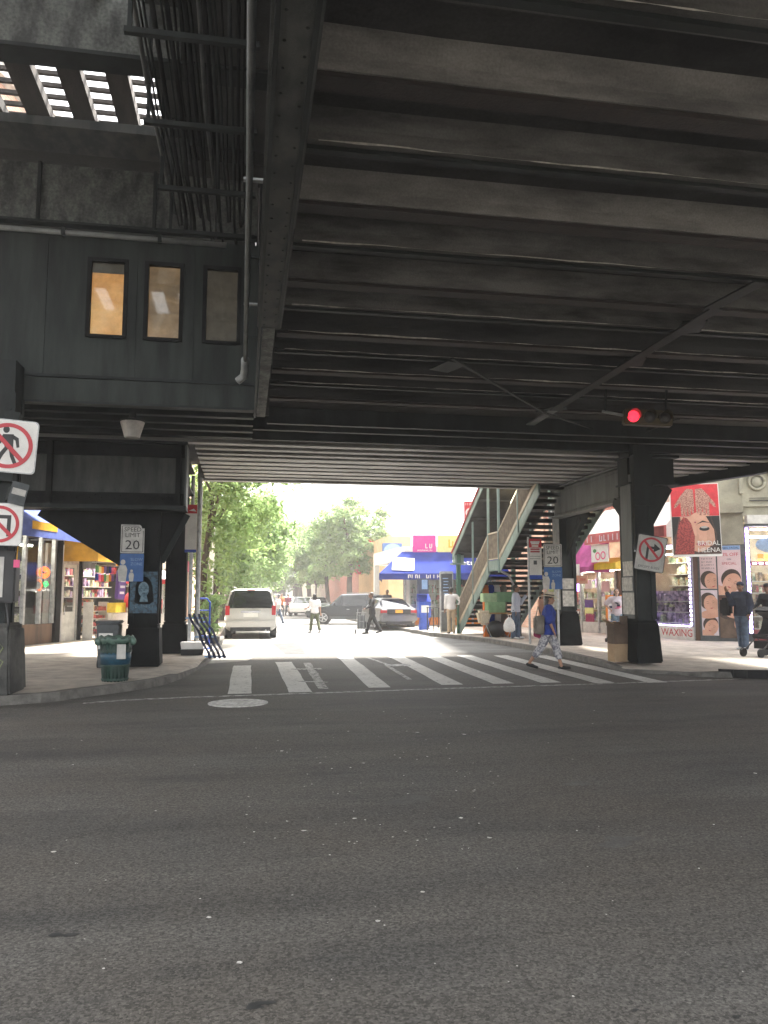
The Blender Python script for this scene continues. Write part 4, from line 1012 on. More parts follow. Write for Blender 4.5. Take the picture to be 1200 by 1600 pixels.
build(MB().bb(0.07, 0.16, 0.03, 0.07, 0.14, 2.54).bb(0.8, 0.9, 0.03, 0.07, 0.14, 2.54).bb(0.16, 0.8, 0.03, 0.07, 0.14, 1.05).bb(0.16, 0.8, 0.03, 0.07, 2.44, 2.54), 'leaf', 'off_white', dr)
build(MB().bb(0.16, 0.8, 0.045, 0.055, 1.05, 2.44), 'pane', 'pane', dr)
build(MB().cyl((0.2, 0.0, 0.95), (0.2, 0.0, 1.25), 0.015), 'handle', 'chrome', dr)
build(MB().bb(-0.02, 0.99, 0.5, 0.6, 0.13, 3.2), 'inner_panel', 'grey_stucco', dr)
s2 = thing('open_shopfront', 'open shopfront packed with goods under the yellow awning', 'shop', M=local(ML, 8.6))
build(MB().bb(0, 0.1, -0.02, 0.12, 0.13, 2.9), 'post', 'black_steel', s2)
build(MB().bb(3.9, 4.0, -0.02, 0.12, 0.13, 2.9), 'post', 'black_steel', s2)
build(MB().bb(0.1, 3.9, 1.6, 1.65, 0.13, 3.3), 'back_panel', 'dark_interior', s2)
shelves(s2, 0.12, 1.4, 0.15, 0.35, 1.5, 4, ('goods_d', 'goods_a', 'goods_b'), 9, cw=0.2)
shelves(s2, 0.12, 3.8, 0.9, 1.5, 2.6, 3, ('goods_c', 'goods_b', 'goods_d'), 10)
build(MB().bb(0.1, 3.9, 0.3, 0.45, 2.9, 2.95), 'tube_lamp', 'tube_light', s2)
cs = thing('display_counter', 'white goods counter with boxes in front of the yellow awning shop', 'counter', M=local(ML, 9.75, -0.55))
build(MB().bb(0, 1.7, 0, 0.6, 0.13, 0.95), 'cabinet', 'white_paint', cs)
shelves(cs, 0.1, 1.6, -0.02, 0.96, 1.4, 1, ('goods_b', 'goods_d'), 12)
pb_ = thing('candy_rack', 'low rack of red and yellow packets by the open shopfront', 'rack', M=local(ML, 8.65, -0.45))
build(MB().bb(0, 0.03, 0, 0.35, 0.13, 1.35), 'side_panel', 'off_white', pb_); build(MB().bb(0.97, 1.0, 0, 0.35, 0.13, 1.35), 'side_panel', 'off_white', pb_)
shelves(pb_, 0.03, 0.97, 0.02, 0.3, 1.3, 4, ('goods_d', 'goods_a', 'goods_d'), 19, 0.3, cw=0.22)
bk = build(MB().lathe(tuple(ML @ Vector((9.05, -0.62, 0.13))), [(0.11, 0), (0.16, 0.3), (0.165, 0.3), (0.15, 0.31)], 14), 'bucket', 'pink'); tag(bk, 'bright pink bucket on the ground by the packet rack', 'bucket')
hp_ = thing('hanging_packets', 'rows of bright snack packets hung under the yellow awning', 'packets', M=local(ML, 8.5, -0.6, 1.75))
rp = random.Random(77)
for i in range(16):
    x = (i % 8) * .17; z = .55 - .26 * (i // 8) + rp.uniform(-.03, .03)
    o = build(MB().prism([(x, 0, z), (x + .14, 0, z + rp.uniform(-.02, .02)), (x + .13, 0, z + .22), (x + .01, 0, z + .22)], (0, .05, 0)), 'packet', ('green', 'royal_blue', 'orange', 'red', 'navy', 'lime', 'pink', 'purple')[(i * 5 + i // 8) % 8], hp_)
build(MB().cyl((-.05, .02, .8), (1.4, .02, .8), .012, n=6), 'rail', 'galv', hp_)
for x in (0., .65, 1.3): build(MB().cyl((x, .02, .8), (x, .02, .95), .006, n=5), 'hook', 'galv', hp_)
# hanging purple bag, yellow box, red balloons
hb = thing('hanging_bag', 'purple printed bag hanging under the yellow awning', 'bag', M=local(ML, 9.55, -0.95, 1.45))
build(MB().prism([(-.28, 0, 0), (.26, 0, -.05), (.36, 0, .85), (-.2, 0, .95)], (0, .12, 0)), 'sack', 'purple', hb, bevel=.03)
build(MB().tube([(.05, .06, .88), (.08, .06, 1.2)], .01, 5), 'cord', 'plastic_black', hb)
for k in range(3): build(MB().box((0.02 + .03 * k, -.006, .2 + k * .2), (.3, .008, .08)), 'print', 'cloth_lilac', hb)
yb = build(MB().bb(-.35, .35, -.15, .15, 0, .32), 'yellow_box', 'yellow'); yb.matrix_world = local(ML, 9.62, -0.75, 1.0); tag(yb, 'yellow goods box under the hanging purple bag', 'box'); WM[yb.name] = yb.matrix_world.copy()
bl = [('red', 'largest red balloon bobbing beside the speed limit column', 10.25, -1.0, 1.40, .28), ('blue', 'blue balloon between the red and pale balloons by the left column', 10.35, -1.05, 1.95, .16), ('pink', 'pink balloon above the blue and red balloons by the left column', 10.2, -0.95, 2.2, .2), ('sign_faded_blue', 'pale blue balloon topmost in the balloon bunch by the left column', 10.1, -0.9, 2.45, .17)]
for m, lab, x, y, z, r in bl:
    c = ML @ Vector((x, y, z)); t = thing('balloon', lab, 'balloon', c, group='balloons by the yellow awning shop')
    build(MB().ell((0, 0, 0), (r, r, r * 1.12), 14, 10).cyl((0, 0, -r * 1.1), (0, 0, -r * 1.2), .01, .03), 'skin', m, t, smooth=True)
    build(MB().tube([(0, 0, -r * 1.2), (.05, .02, -r - .4), (.0, .0, -(z - 1.0) if z > 1.5 else -r - .1)], .004, 4), 'string', 'off_white', t)
aw = awning('shop_awning', 'faded blue shop awning with pale print at the far left', local(ML, 3.2, -0.02), 5.0, 3.12, 4.35, 1.25, 'awning_blue', 0.42)
for i, (x, zz, ww_, hh, m) in enumerate(((1.2, .30, 1.2, .22, 'awning_yellow'), (2.2, .42, .6, .2, 'awning_yellow'), (3.5, .55, .35, .3, 'white_paint'), (2.9, .22, .7, .12, 'awning_yellow'), (4.2, .3, .8, .14, 'off_white'), (4.6, .6, .5, .14, 'awning_yellow'), (3.0, .75, .9, .16, 'off_white'))):
    y = -1.25 + (zz - .42) / (0.81) * 1.25 if zz > .42 else -1.25
    sl = math.atan2(0.81, 1.24) if zz > .42 else math.pi / 2
    o = build(MB().box((x, y - 0.018, 3.12 + zz + 0.01), (ww_, hh, 0.006), M=Matrix.Rotation(sl, 4, 'X')), 'print_patch', m, aw)
aw2 = awning('shop_awning', 'plain yellow shop awning beside the left speed limit sign', local(ML, 7.5, -0.02), 3.4, 2.62, 3.45, 1.15, 'awning_yellow', 0.3)

# ---- shops further along the left pavement
b2, L2 = building('row_building', 'white shop building beyond the left corner with a red trimmed front', (-3.55, 32.3), (-3.2, 44), 9, 9.5, 'far_cream', (4.6, 7.0), 5, 1.1, 1.5, 3.0)
sh = thing('shopfront', 'bright shopfront of the white building past the left columns', 'shop', M=frame_at((-3.55, 32.3), (-3.2, 44))[0])
for i in range(8): build(MB().bb(.3 + i * 1.35, .4 + i * 1.35, .0, .1, .13, 2.9), 'mullion', 'white_paint', sh)
build(MB().bb(.3, 11.0, .05, .06, .6, 2.9), 'pane', 'pane', sh); build(MB().bb(.3, 11.0, .03, .12, .13, .6), 'stall_riser', 'white_paint', sh)
shelves(sh, .4, 10.8, 0.8, .6, 2.6, 3, ('goods_b', 'goods_d'), 31, cw=.35)
awning('shop_awning', 'white and pink shop sign awning seen between the two left columns', frame_at((-3.55, 32.3), (-3.2, 44))[0] @ Matrix.Translation((0.2, -0.02, 0)), 5.0, 2.6, 3.6, 0.9, 'white_paint', 0.5, 'pink')
b3, _ = building('row_building', 'tan brick row building further down the left side', (-3.2, 44.2), (-2.9, 62), 9, 11, 'brick_tan', (4.4, 7.4), 7, 1.1, 1.6, 0, base='far_cream')
b4, _ = building('row_building', 'red brick row building far down the left side', (-2.9, 62.3), (-2.9, 95), 9, 10, 'brick_red', (4.4, 7.2), 10, 1.1, 1.6, 0)
b5, _ = building('row_building', 'cream building at the far left end of the street', (-2.9, 95.5), (-2.9, 150), 9, 9, 'far_cream', (4.4, 6.8), 12, 1.3, 1.6, 0)

# ---- right corner building: street side
MR, LR = frame_at((12.65, 31.8), (14.2, 23.0))
rb_, _ = building('corner_building', 'ornate corner building of brick and carved stone on the right', (12.65, 31.8), (14.2, 23.0), 10, 14.0, 'brick_red', (), 0, 1, 1, 4.1, cornice=None, pm='dark_wood')  # height raised out of view so its shadow covers the right pavement
window(rb_, 3.0, 4.95, 1.2, 1.7); window(rb_, 0.9, 4.95, 1.0, 1.7); window(rb_, 5.4, 4.95, 1.0, 1.7)
build(MB().bb(2.45, 3.35, -0.5, -0.06, 4.55, 5.0), 'air_conditioner', 'off_white', rb_)
build(MB().bb(0, 4.3, -0.06, -0.004, 4.15, 4.7), 'brick_band', 'brick_tan', rb_)
build(MB().bb(1.9, 4.0, -0.09, -0.004, 4.72, 4.9), 'sill_band', 'white_paint', rb_)
for i in range(5):
    x = 6.6 + i * 0.5
    build(MB().bb(x, x + 0.30, -0.12, -0.004, 4.25, 6.5), 'pilaster', 'pink_stone', rb_)
build(MB().bb(6.3, 8.94, -0.02, -0.001, 4.15, 6.5), 'stone_panel', 'pink_stone', rb_)
build(MB().bb(6.2, 9.0, -0.3, -0.122, 4.05, 4.25), 'stone_ledge', 'pink_stone', rb_)
# chamfer and avenue side
MC, LC = frame_at((14.2, 23.0), (15.4, 22.3)); MA, LA = frame_at((15.4, 22.3), (24, 20.05))
cf = thing('ornate_facade', 'cream carved stone facade with arched medallions above the purple lit shop', 'facade', M=MA)
build(MB().bb(-0.02, LA, 0, 3, 4.05, 16), 'wall', 'cream_stone', cf)  # wall carried up out of view to shade the right pavement
for x0 in (0.0, 1.55, 3.1):
    q = MB()
    cx, cz = x0 + 0.45, 5.1
    ringp = [(cx + r * math.cos(t), -.11, cz + r * math.sin(t)) for r in (.44, .56) for t in [math.pi * k / 14 for k in range(15)]]
    for k in range(14): q.add([ringp[k], ringp[k + 1], ringp[15 + k + 1], ringp[15 + k]] + [(p[0], 0, p[2]) for p in (ringp[k], ringp[k + 1], ringp[15 + k + 1], ringp[15 + k])], [(0, 1, 2, 3), (0, 4, 5, 1), (3, 2, 6, 7), (0, 3, 7, 4), (1, 5, 6, 2)])
    q.bb(cx - .56, cx - .44, -.11, 0, 4.75, 5.1); q.bb(cx + .44, cx + .56, -.11, 0, 4.75, 5.1)
    build(q, 'arch', 'cream_stone', cf)
    q = MB(); q.tube([(cx + .24 * math.cos(t), -.05, cz + .02 + .24 * math.sin(t)) for t in [k * math.tau / 20 for k in range(21)]], .045, 6); q.ell((cx, -.02, cz + .02), (.17, .06, .17)); build(q, 'medallion', 'cream_stone', cf, smooth=True)
    q = MB(); q.frust((x0 + 1.25, -.09, 4.4), (.14, .16), (.28, .2), .35); q.bb(x0 + 1.08, x0 + 1.42, -.22, 0, 4.76, 4.86); build(q, 'corbel', 'cream_stone', cf)
build(MB().bb(-0.1, LA, -0.09, -0.003, 4.34, 4.42), 'string_course', 'cream_stone', cf)
build(MB().bb(0.2, LA, -0.05, -0.03, 4.52, 4.545).bb(0.2, LA, -0.05, -0.03, 4.60, 4.615), 'cable', 'plastic_black', cf)
ch = thing('corner_pier', 'mouldy stone corner pier above the facial posters', 'pier', M=MC)
build(MB().bb(0, LC, 0.0, 2, 0.0, 3.15), 'lower_pier', 'plastic_grey', ch); build(MB().bb(0, LC, 0.0, 2, 3.16, 16), 'upper_pier', 'cream_stone', ch)
build(MB().bb(-.02, LC, -.18, -.003, 4.15, 4.45), 'ledge', 'cream_stone', ch); build(MB().tube([(.1, -.1, 3.55), (.3, -.25, 3.45), (.6, -.2, 3.5)], .035, 6), 'lamp_arm', 'black_steel', ch)
# purple-lit avenue shop
ps = thing('shopfront', 'shop with a violet dotted light frame at the right picture edge', 'shop', M=MA)
build(MB().bb(0.02, LA, -0.28, -0.02, 3.78, 4.05), 'shutter_box', 'off_white', ps); build(MB().bb(0.0, LA, -0.24, -0.02, 3.70, 3.775), 'shutter_lip', 'plastic_grey', ps)
build(MB().bb(0.0, 0.16, 0.0, 0.15, 0.13, 3.70), 'post', 'plastic_black', ps); build(MB().bb(0.16, LA, 0.02, 0.1, 2.50, 2.62), 'transom', 'dull_red', ps); build(MB().bb(0.16, 0.9, 0.03, 0.1, 0.13, 0.5), 'stall_riser', 'dull_red', ps)
build(MB().bb(0.16, 4.0, 0.06, 0.065, 0.5, 3.68), 'pane', 'pane', ps)
build(MB().bb(0.16, LA, 1.6, 1.65, 0.0, 4.0), 'back_panel', 'shop_back', ps)
shelves(ps, 0.2, 3.6, 0.9, 0.5, 2.4, 5, ('goods_a', 'goods_b', 'goods_d'), 41)
build(MB().bb(0.2, 3.5, 0.45, 0.6, 3.4, 3.45), 'tube_lamp', 'tube_light', ps)
build(MB().ell((0.9, 0.2, 3.15), (0.5, 0.05, 0.25), 12, 6), 'window_decal', 'sign_faded_blue', ps)
for i in range(22): build(MB().box((0.08, -0.02, 0.45 + i * 0.148), (0.085, 0.03, 0.075)), 'light_dot', 'led', ps)
for i in range(9): build(MB().box((0.28 + i * 0.2, -0.0, 3.62), (0.12, 0.03, 0.06)), 'light_dot', 'led', ps); build(MB().box((0.28 + i * 0.2, 0.0, 2.56), (0.12, 0.03, 0.05)), 'light_dot', 'led', ps)
build(MB().bb(0.03, 0.13, -0.004, -0.001, 0.4, 3.68), 'light_strip', 'led_violet', ps)
for i, m in enumerate(('neon_red', 'neon_yellow', 'neon_cyan', 'neon_red')): build(MB().box((0.45 + i * 0.22, -0.03, 2.78), (0.17, 0.03, 0.14)), 'open_letter', m, ps)
for i in range(4): build(MB().box((0.45 + i * 0.22, -0.03, 2.66), (0.17, 0.03, 0.04)), 'open_bar', 'neon_yellow', ps)
# waxing shop window
wx = thing('shopfront', 'glowing shop window full of shelves with a WAXING board below', 'shop', M=local(MR, 5.9))
WW = 2.72
build(MB().bb(0, 0.1, 0.0, 0.12, 0.56, 3.25).bb(WW - 0.1, WW, 0.0, 0.12, 0.56, 3.25).bb(0.1, WW - 0.1, 0, 0.12, 3.16, 3.25), 'frame', 'galv', wx)
build(MB().bb(0.1, WW - 0.1, 0.055, 0.062, 0.6, 3.16), 'pane', 'pane', wx)
bd = build(MB().bb(0, WW + 0.05, -0.03, 0.0, 0.14, 0.55), 'waxing_board', 'sign_white', wx)
for i in range(19): build(MB().box((0.05, -0.02, 0.66 + i * 0.137), (0.05, 0.03, 0.07)), 'light_dot', 'led', wx); build(MB().box((WW - 0.05, -0.02, 0.66 + i * 0.137), (0.05, 0.03, 0.07)), 'light_dot', 'led', wx)
for i in range(17): build(MB().box((0.16 + i * 0.152, -0.02, 3.205), (0.08, 0.03, 0.045)), 'light_dot', 'led', wx); build(MB().box((0.16 + i * 0.152, -0.02, 0.585), (0.08, 0.03, 0.04)), 'light_dot', 'led', wx)
for i in range(7): build(MB().box((0.55, 0.1, 0.8 + i * 0.15), (0.07, 0.03, 0.08)), 'inner_light', 'led_violet', wx)
build(MB().bb(0.6, WW - 0.25, 0.3, 0.34, 0.6, 1.72), 'inner_case_back', 'goods_c', wx)
shelves(wx, 0.6, WW - 0.25, 0.10, 0.66, 1.72, 3, ('goods_c', 'goods_b', 'goods_c'), 51, .18, cw=.2)
build(MB().bb(WW - 0.25, WW - 0.19, 0.1, 0.34, 0.6, 1.75), 'inner_case_side', 'wood', wx)
shelves(wx, 0.1, WW + 0.3, 1.3, 0.7, 3.1, 6, ('goods_b', 'goods_a', 'goods_b'), 52, .3, cw=.22)
build(MB().bb(-0.6, WW + 0.35, 1.62, 1.66, 0.13, 4.0), 'back_panel', 'shop_back', wx)
build(MB().bb(0.3, WW - 0.2, 0.6, 0.75, 3.18, 3.22).bb(0.3, WW - 0.2, 1.0, 1.1, 2.98, 3.02), 'tube_lamp', 'tube_light', wx)
build(MB().bb(WW + .05, WW + .1, .0, .1, .13, 3.3), 'door_post', 'galv', wx)
build(MB().bb(WW + .12, WW + .32, .5, .9, .13, 1.6), 'brown_cabinet', 'dark_wood', wx)
tmw = thing('waxing_lettering', 'red WAXING lettering on the white board under the lit window', 'lettering', M=local(MR, 5.9) @ Matrix.Translation((1.98, -0.031, 0.345)) @ Matrix.Rotation(math.pi / 2, 4, 'X'))
text('WAXING', 0.34, 'sign_red', tmw, wide=1.05, name='word')
# red-valanced white awning over the waxing window and further up the street
a3 = awning('shop_awning', 'white sloping awning with a red lettered valance over the waxing window', local(MR, 4.2, -0.02), 4.5, 3.42, 4.75, 0.95, 'awning_white', 0.38, 'valance_red')
sv = thing('valance_lettering', 'pale blurred lettering on the red valance of the white awning', 'lettering', M=local(MR, 4.2) @ Matrix.Translation((1.3, -0.99, 3.61)) @ Matrix.Rotation(math.pi / 2, 4, 'X'))
scribble(sv, 0, 0, 0.004, 2.3, 0.22, 'cloth_lilac', 9, 4, 'letters')
build(MB().bb(2.9, 4.4, -0.975, -0.967, 3.45, 3.77), 'valance_panel', 'dull_red', a3)
a4 = awning('shop_awning', 'purple shop awning with a pale swoosh beside the right column', local(MR, 0.2, -0.02), 4.2, 2.42, 3.95, 0.9, 'awning_purple', 0.2)
svp = thing('awning_print', 'pale swoosh and print line on the purple awning', 'lettering', M=local(MR, 0.2) @ Matrix.Translation((2.2, -0.935, 2.52)) @ Matrix.Rotation(math.pi / 2, 4, 'X'))
scribble(svp, -0.2, 0, 0.004, 3.2, 0.09, 'cloth_lilac', 22, 8, 'letters')
q = MB(); sM = math.atan2(1.33, 0.88)
q.prism([(0.2, -.1, .0), (1.1, .12, .0), (1.5, .35, .0), (1.1, .05, .0), (0.3, -.2, .0)], (0, 0, .006)); q.v = [Matrix.Translation((-1.5, 0.45, -0.25)) @ Matrix.Rotation(-(math.pi / 2 - sM), 4, 'X') @ v for v in q.v]; build(q, 'swoosh', 'rail_tan', svp)
# ATM store window under the purple awning
at_ = thing('shopfront', 'store window with posters and counters under the purple awning', 'shop', M=local(MR, 0.2))
for x in (0.0, 1.3, 2.15, 3.3, 4.4): build(MB().bb(x, x + .1, 0.0, .12, .13, 2.5), 'mullion', 'galv', at_)
build(MB().bb(0.1, 4.4, .055, .062, .55, 2.5), 'pane', 'pane', at_); build(MB().bb(0.1, 4.4, .03, .1, .13, .55), 'stall_riser', 'off_white', at_)
shelves(at_, 0.1, 4.3, 0.6, 0.6, 2.3, 4, ('goods_b', 'goods_c', 'goods_b'), 61, .3, cw=.25)
build(MB().bb(0.0, 5.5, 1.62, 1.66, .13, 4.0), 'back_panel', 'shop_back', at_); build(MB().bb(0.3, 4.2, .35, .5, 2.48, 2.52), 'tube_lamp', 'tube_light', at_)
for x, z, w, h, m in ((1.7, 1.55, .55, .5, 'goods_d'), (2.7, 2.0, .45, .35, 'white_paint'), (3.8, 1.9, .5, .4, 'poster_pink'), (2.7, 1.25, .55, .3, 'purple'), (2.7, .95, .55, .28, 'lime'), (2.75, .62, .55, .5, 'cloth_maroon'), (3.8, 1.35, .5, .35, 'white_paint'), (1.7, .75, .6, .4, 'white_paint'), (3.8, .8, .6, .4, 'goods_b')):
    build(MB().box((x, -.006 if False else .04, z), (w, .012, h)), 'window_poster', m, at_)
build(MB().box((2.05, .0, 2.0), (.1, .04, .55)), 'blue_light', 'led_violet', at_)
def flat_sign(name, label, M, w, h, m, cat='sign', t=.04, edge=None):
    o = thing(name, label, cat, M=M)
    build(MB().poly2([(-w / 2, -h / 2), (w / 2, -h / 2), (w / 2, h / 2), (-w / 2, h / 2)], -t, 0), 'board', m, o)
    return o
RX = Matrix.Rotation(math.pi / 2, 4, 'X')
ts = flat_sign('store_sign', 'white projecting store sign with purple bands above the ATM sign', local(MR, 3.15, -1.05, 3.25) @ RX, 1.0, 1.2, 'white_paint')
build(MB().poly2([(-.5, -.22), (.5, -.3), (.5, -.12), (-.5, -.04)], .001, .006), 'band', 'purple', ts); build(MB().disc((0.05, .55), .5, .22, .001, .006), 'arc', 'cloth_maroon', ts)
scribble(ts, 0, .08, .004, .8, .06, 'purple', 11, 3); scribble(ts, 0, -.45, .004, .8, .08, 'purple', 9, 7); scribble(ts, 0, .25, .004, .6, .06, 'plastic_grey', 8, 9)
am = flat_sign('atm_sign', 'white sign with red ATM lettering under the purple awning', local(MR, 3.35, -1.07, 2.52) @ RX, 1.15, 0.42, 'sign_white')
text('ATM', 0.34, 'sign_red', am, y=.06, z=.002, wide=1.25, name='word'); scribble(am, 0, -.15, .003, .95, .04, 'plastic_grey', 16, 5)
rs = flat_sign('round_picture_sign', 'white sign with red squiggles under the red valance', local(MR, 5.0, -0.9, 3.08) @ RX, 1.0, .62, 'sign_white')
build(MB().ring(.1, .15, .001, .005, 20, (-.1, -.1)).ring(.1, .15, .001, .005, 20, (.22, -.08)), 'squiggle', 'pink', rs); build(MB().disc((-.28, .1), .1, .07, .001, .006), 'blot', 'green', rs)
ys = awning('small_awning', 'small yellow awning over the dark doorway beside the right column', local(MR, 4.35, -0.02), 1.35, 2.50, 2.95, 0.7, 'yellow', 0.22)
scribble_o = flat_sign('price_board', 'small tan price board hanging under the ATM sign', local(MR, 3.7, -0.9, 2.15) @ RX, 0.95, .3, 'poster_skin'); scribble(scribble_o, 0, 0, .003, .8, .1, 'red', 9, 2)
dw = thing('dark_doorway', 'dark narrow doorway with brown goods left of the right column', 'doorway', M=local(MR, 4.75))
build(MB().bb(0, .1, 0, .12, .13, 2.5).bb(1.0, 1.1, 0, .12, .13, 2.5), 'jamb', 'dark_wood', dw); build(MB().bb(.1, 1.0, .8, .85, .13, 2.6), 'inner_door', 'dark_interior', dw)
shelves(dw, .55, 1.0, .3, .4, 2.4, 6, ('goods_a',), 71, .25, 'dark_wood')

# ---- buildings beyond the stair on the right
bV, LV = building('phone_shop_building', 'low white corner shop building behind the stair with a blue awning', (7.4, 45.5), (7.75, 38.2), 9, 4.0, 'white_paint', (), 0, 1, 1, 3.3, cornice=None)
MV, LVV = frame_at((7.75, 38.2), (14, 37))
fv = thing('phone_shop', 'white shop front with tall windows below the blue awning', 'shop', M=MV)
build(MB().bb(0, LVV, 0, 3, 3.3, 4.0), 'wall', 'white_paint', fv)
build(MB().bb(0, LVV, 1.4, 1.45, .1, 3.3), 'back_panel', 'far_cream', fv)
for i in range(6): build(MB().bb(i * 1.1, i * 1.1 + .1, 0, .1, .13, 3.3), 'mullion', 'galv', fv)
build(MB().bb(.1, 5.6, .05, .058, .5, 3.2), 'pane', 'pane', fv); build(MB().bb(.1, 5.6, .03, .1, .13, .5), 'stall_riser', 'orange', fv)
shelves(fv, .2, 5.4, .6, .6, 2.2, 3, ('goods_b', 'goods_d'), 81, cw=.3)
for x in (0.25, 0.6, 1.5):
    q = MB(); q.tube([(x + .03 * math.cos(k * 1.3), .12 + .03 * math.sin(k * 1.3), .5 + k * .12) for k in range(22)], .022, 5); build(q, 'light_spiral', 'white_paint', fv)
av = thing('shop_awning', 'large royal blue awning of the phone shop behind the stair', 'awning', M=MV)
q = MB()
z0, z1, o_ = 2.32, 3.72, 1.3
q.add([(-1.2, -o_, z0 + .3), (6, -o_, z0 + .3), (6, -.02, z1), (-.1, -.02, z1), (-1.2, 5.5, z0 + .3), (-.1, 5.5, z1)], [(0, 1, 2, 3), (0, 3, 5, 4)]); build(q, 'cover', 'royal_blue', av)
build(MB().bb(-1.2, 6, -o_ - .012, -o_, z0, z0 + .297).bb(-1.212, -1.2, -o_, 5.5, z0, z0 + .297), 'valance', 'royal_blue', av)
sl_up = Vector((0, o_, z1 - z0 - .3))
T1 = thing('awning_lettering', 'white lettering printed across the front of the royal blue awning', 'lettering', M=MV @ basis((3.0, -o_ * .55 - .02, z0 + .3 + (z1 - z0 - .3) * .45 + .02), (1, 0, 0), sl_up))
text('Metro', .55, 'white_paint', T1, z=.01, name='word'); build(MB().poly2([(-3.6, -.55), (-2.55, -.6), (-2.5, .35), (-3.55, .4)], .012, .02), 'notice', 'sign_white', T1)
T2 = thing('awning_lettering', 'blurred white lettering on the valance of the royal blue awning', 'lettering', M=MV @ basis((1.1, -o_ - .016, z0 + .15), (1, 0, 0), (0, 0, 1)))
scribble(T2, 0, 0, .004, 1.9, .17, 'white_paint', 11, 21, 'letters')
T3 = thing('awning_lettering', 'white lettering on the short left side of the royal blue awning', 'lettering', M=MV @ basis((-.68, 1.0, z0 + .3 + .55), (0, -1, 0), (1.1, 0, 1.1)))
scribble(T3, 0, .1, .02, 2.2, .35, 'white_paint', 6, 22, 'letters'); scribble(T3, 0, -.9, .02, 1.6, .2, 'white_paint', 4, 23, 'letters')
mg = flat_sign('magenta_sign', 'magenta sign with white lettering above the blue awning', MV @ Matrix.Translation((1.0, -0.05, 4.12)) @ RX, 1.15, .85, 'magenta')
scribble(mg, .08, .18, .004, .55, .26, 'white_paint', 2, 31); scribble(mg, .12, -.12, .004, .6, .22, 'white_paint', 3, 32); scribble(mg, .05, -.34, .004, .8, .08, 'white_paint', 8, 33)
ly = flat_sign('lime_sign', 'pale lime sign right of the magenta sign', MV @ Matrix.Translation((2.75, -0.05, 4.12)) @ RX, 2.2, .85, 'lime'); scribble(ly, .1, 0, .004, 1.4, .4, 'yellow', 4, 34)
rbn = flat_sign('banner', 'tall red vertical banner beside the stair canopy', Matrix.Translation(AY(735, 812, 33.2)) @ RX, .56, 1.62, 'red'); rbn_pole = build(MB().cyl((.3, -3.3, -.05), (.3, .9, -.05), .03), 'pole', 'galv', rbn)
build(MB().ring(.16, .22, .001, .006, 24, (0, .3)), 'emblem_ring', 'white_paint', rbn); scribble(rbn, 0, .32, .004, .3, .07, 'white_paint', 4, 41); scribble(rbn, 0, .68, .004, .45, .1, 'white_paint', 5, 42); scribble(rbn, 0, -.15, .004, .3, .14, 'white_paint', 2, 43)
bT, _ = building('tan_building', 'tan stucco building with a blue box sign beyond the blue awning', (8.9, 62), (9.1, 50), 1.5, 5.4, 'tan_stucco', (), 0, cornice=None)
bs = flat_sign('box_sign', 'rounded blue box sign on the tan stucco wall', Matrix.Translation((9.2, 49.0, 4.35)) @ RX, 1.2, 1.05, 'sign_blue', t=.5)
build(MB().disc((0, .0), .58, .5, .001, .02), 'face', 'sign_faded_blue', bs); scribble(bs, 0, -.2, .025, .5, .3, 'white_paint', 4, 51)
rd = flat_sign('red_sign', 'red triangular sign board half hidden behind the street trees', Matrix.Translation(AY(573, 868, 60)) @ RX, 1.7, 2.9, 'red', t=.3); scribble(rd, .2, -.4, .006, 1.0, .4, 'white_paint', 4, 61); scribble(rd, 0, -1.1, .006, 1.3, .35, 'white_paint', 5, 62)
building('row_building', 'red shopfront row building past the tan building on the right', (9.6, 95), (9.6, 63), 3, 5.5, 'brick_red', (4.2,), 8, 1.1, 1.5)
building('row_building', 'pale building at the far right end of the street', (9.2, 160), (9.2, 96), 10, 8, 'far_cream', (4.2,), 12, 1.3, 1.5)
building('row_building', 'brick building rising behind the stair on the right', (12.3, 38.9), (12.6, 32.0), 9, 9.5, 'brick_tan', (4.8,), 3, 1.1, 1.6)

# ================================================================== SIGNS AND STREET FURNITURE
def sign_M(p, nrm_yaw=0.0, roll=0.0, pitch=0.0):    # facing -Y by default
    return Matrix.Translation(p) @ Matrix.Rotation(nrm_yaw, 4, 'Z') @ RX @ Matrix.Rotation(pitch, 4, 'X') @ Matrix.Rotation(roll, 4, 'Z')
def plate(t, w, h, m, r=.04, z=0.0, th=.006, name='plate'):
    return build(MB().poly2(rrect(w, h, r), z - th, z), name, m, t)
def ban(t, r, cx=0, cy=0, z=.004, w=.1):
    q = MB().ring(r * (1 - w * 1.7), r, z, z + .003, 40, (cx, cy)); build(q, 'red_ring', 'sign_red', t)
    a = R(-45); q = MB(); q.box((cx, cy, z + .004), (2 * r * .88, r * .19, .003), a); build(q, 'red_slash', 'sign_red', t)
# no pedestrian crossing
ps_ = thing('no_crossing_sign', 'white sign with a walking figure crossed out in red, upper left', 'road sign', M=sign_M((-3.33, 11.72, 3.66), R(6), R(-3)))
plate(ps_, .76, .76, 'galv', .06, -.004, .02, 'backing'); plate(ps_, .73, .73, 'sign_white', .055, .002)
q = MB(); q.disc((-.04, .23), .042, .05, .0025, .0055); q.poly2([(-.08, .16), (.06, .17), (.07, -.02), (-.04, -.03)], .0025, .0055)
q.poly2([(.04, .17), (.13, .12), (.15, -.01), (.115, -.02), (.09, .08), (.03, .12)], .0025, .0055); q.poly2([(-.08, .15), (-.13, .05), (-.22, .01), (-.21, -.03), (-.10, .02), (-.05, .1)], .0025, .0055)
q.poly2([(-.04, -.02), (.02, -.02), (-.05, -.14), (-.11, -.28), (-.16, -.27), (-.11, -.13)], .0025, .0055); q.poly2([(.01, -.02), (.07, -.01), (.09, -.14), (.15, -.27), (.10, -.28), (.04, -.15)], .0025, .0055)
build(q, 'walking_figure', 'sign_black', ps_); ban(ps_, .325, z=.006)
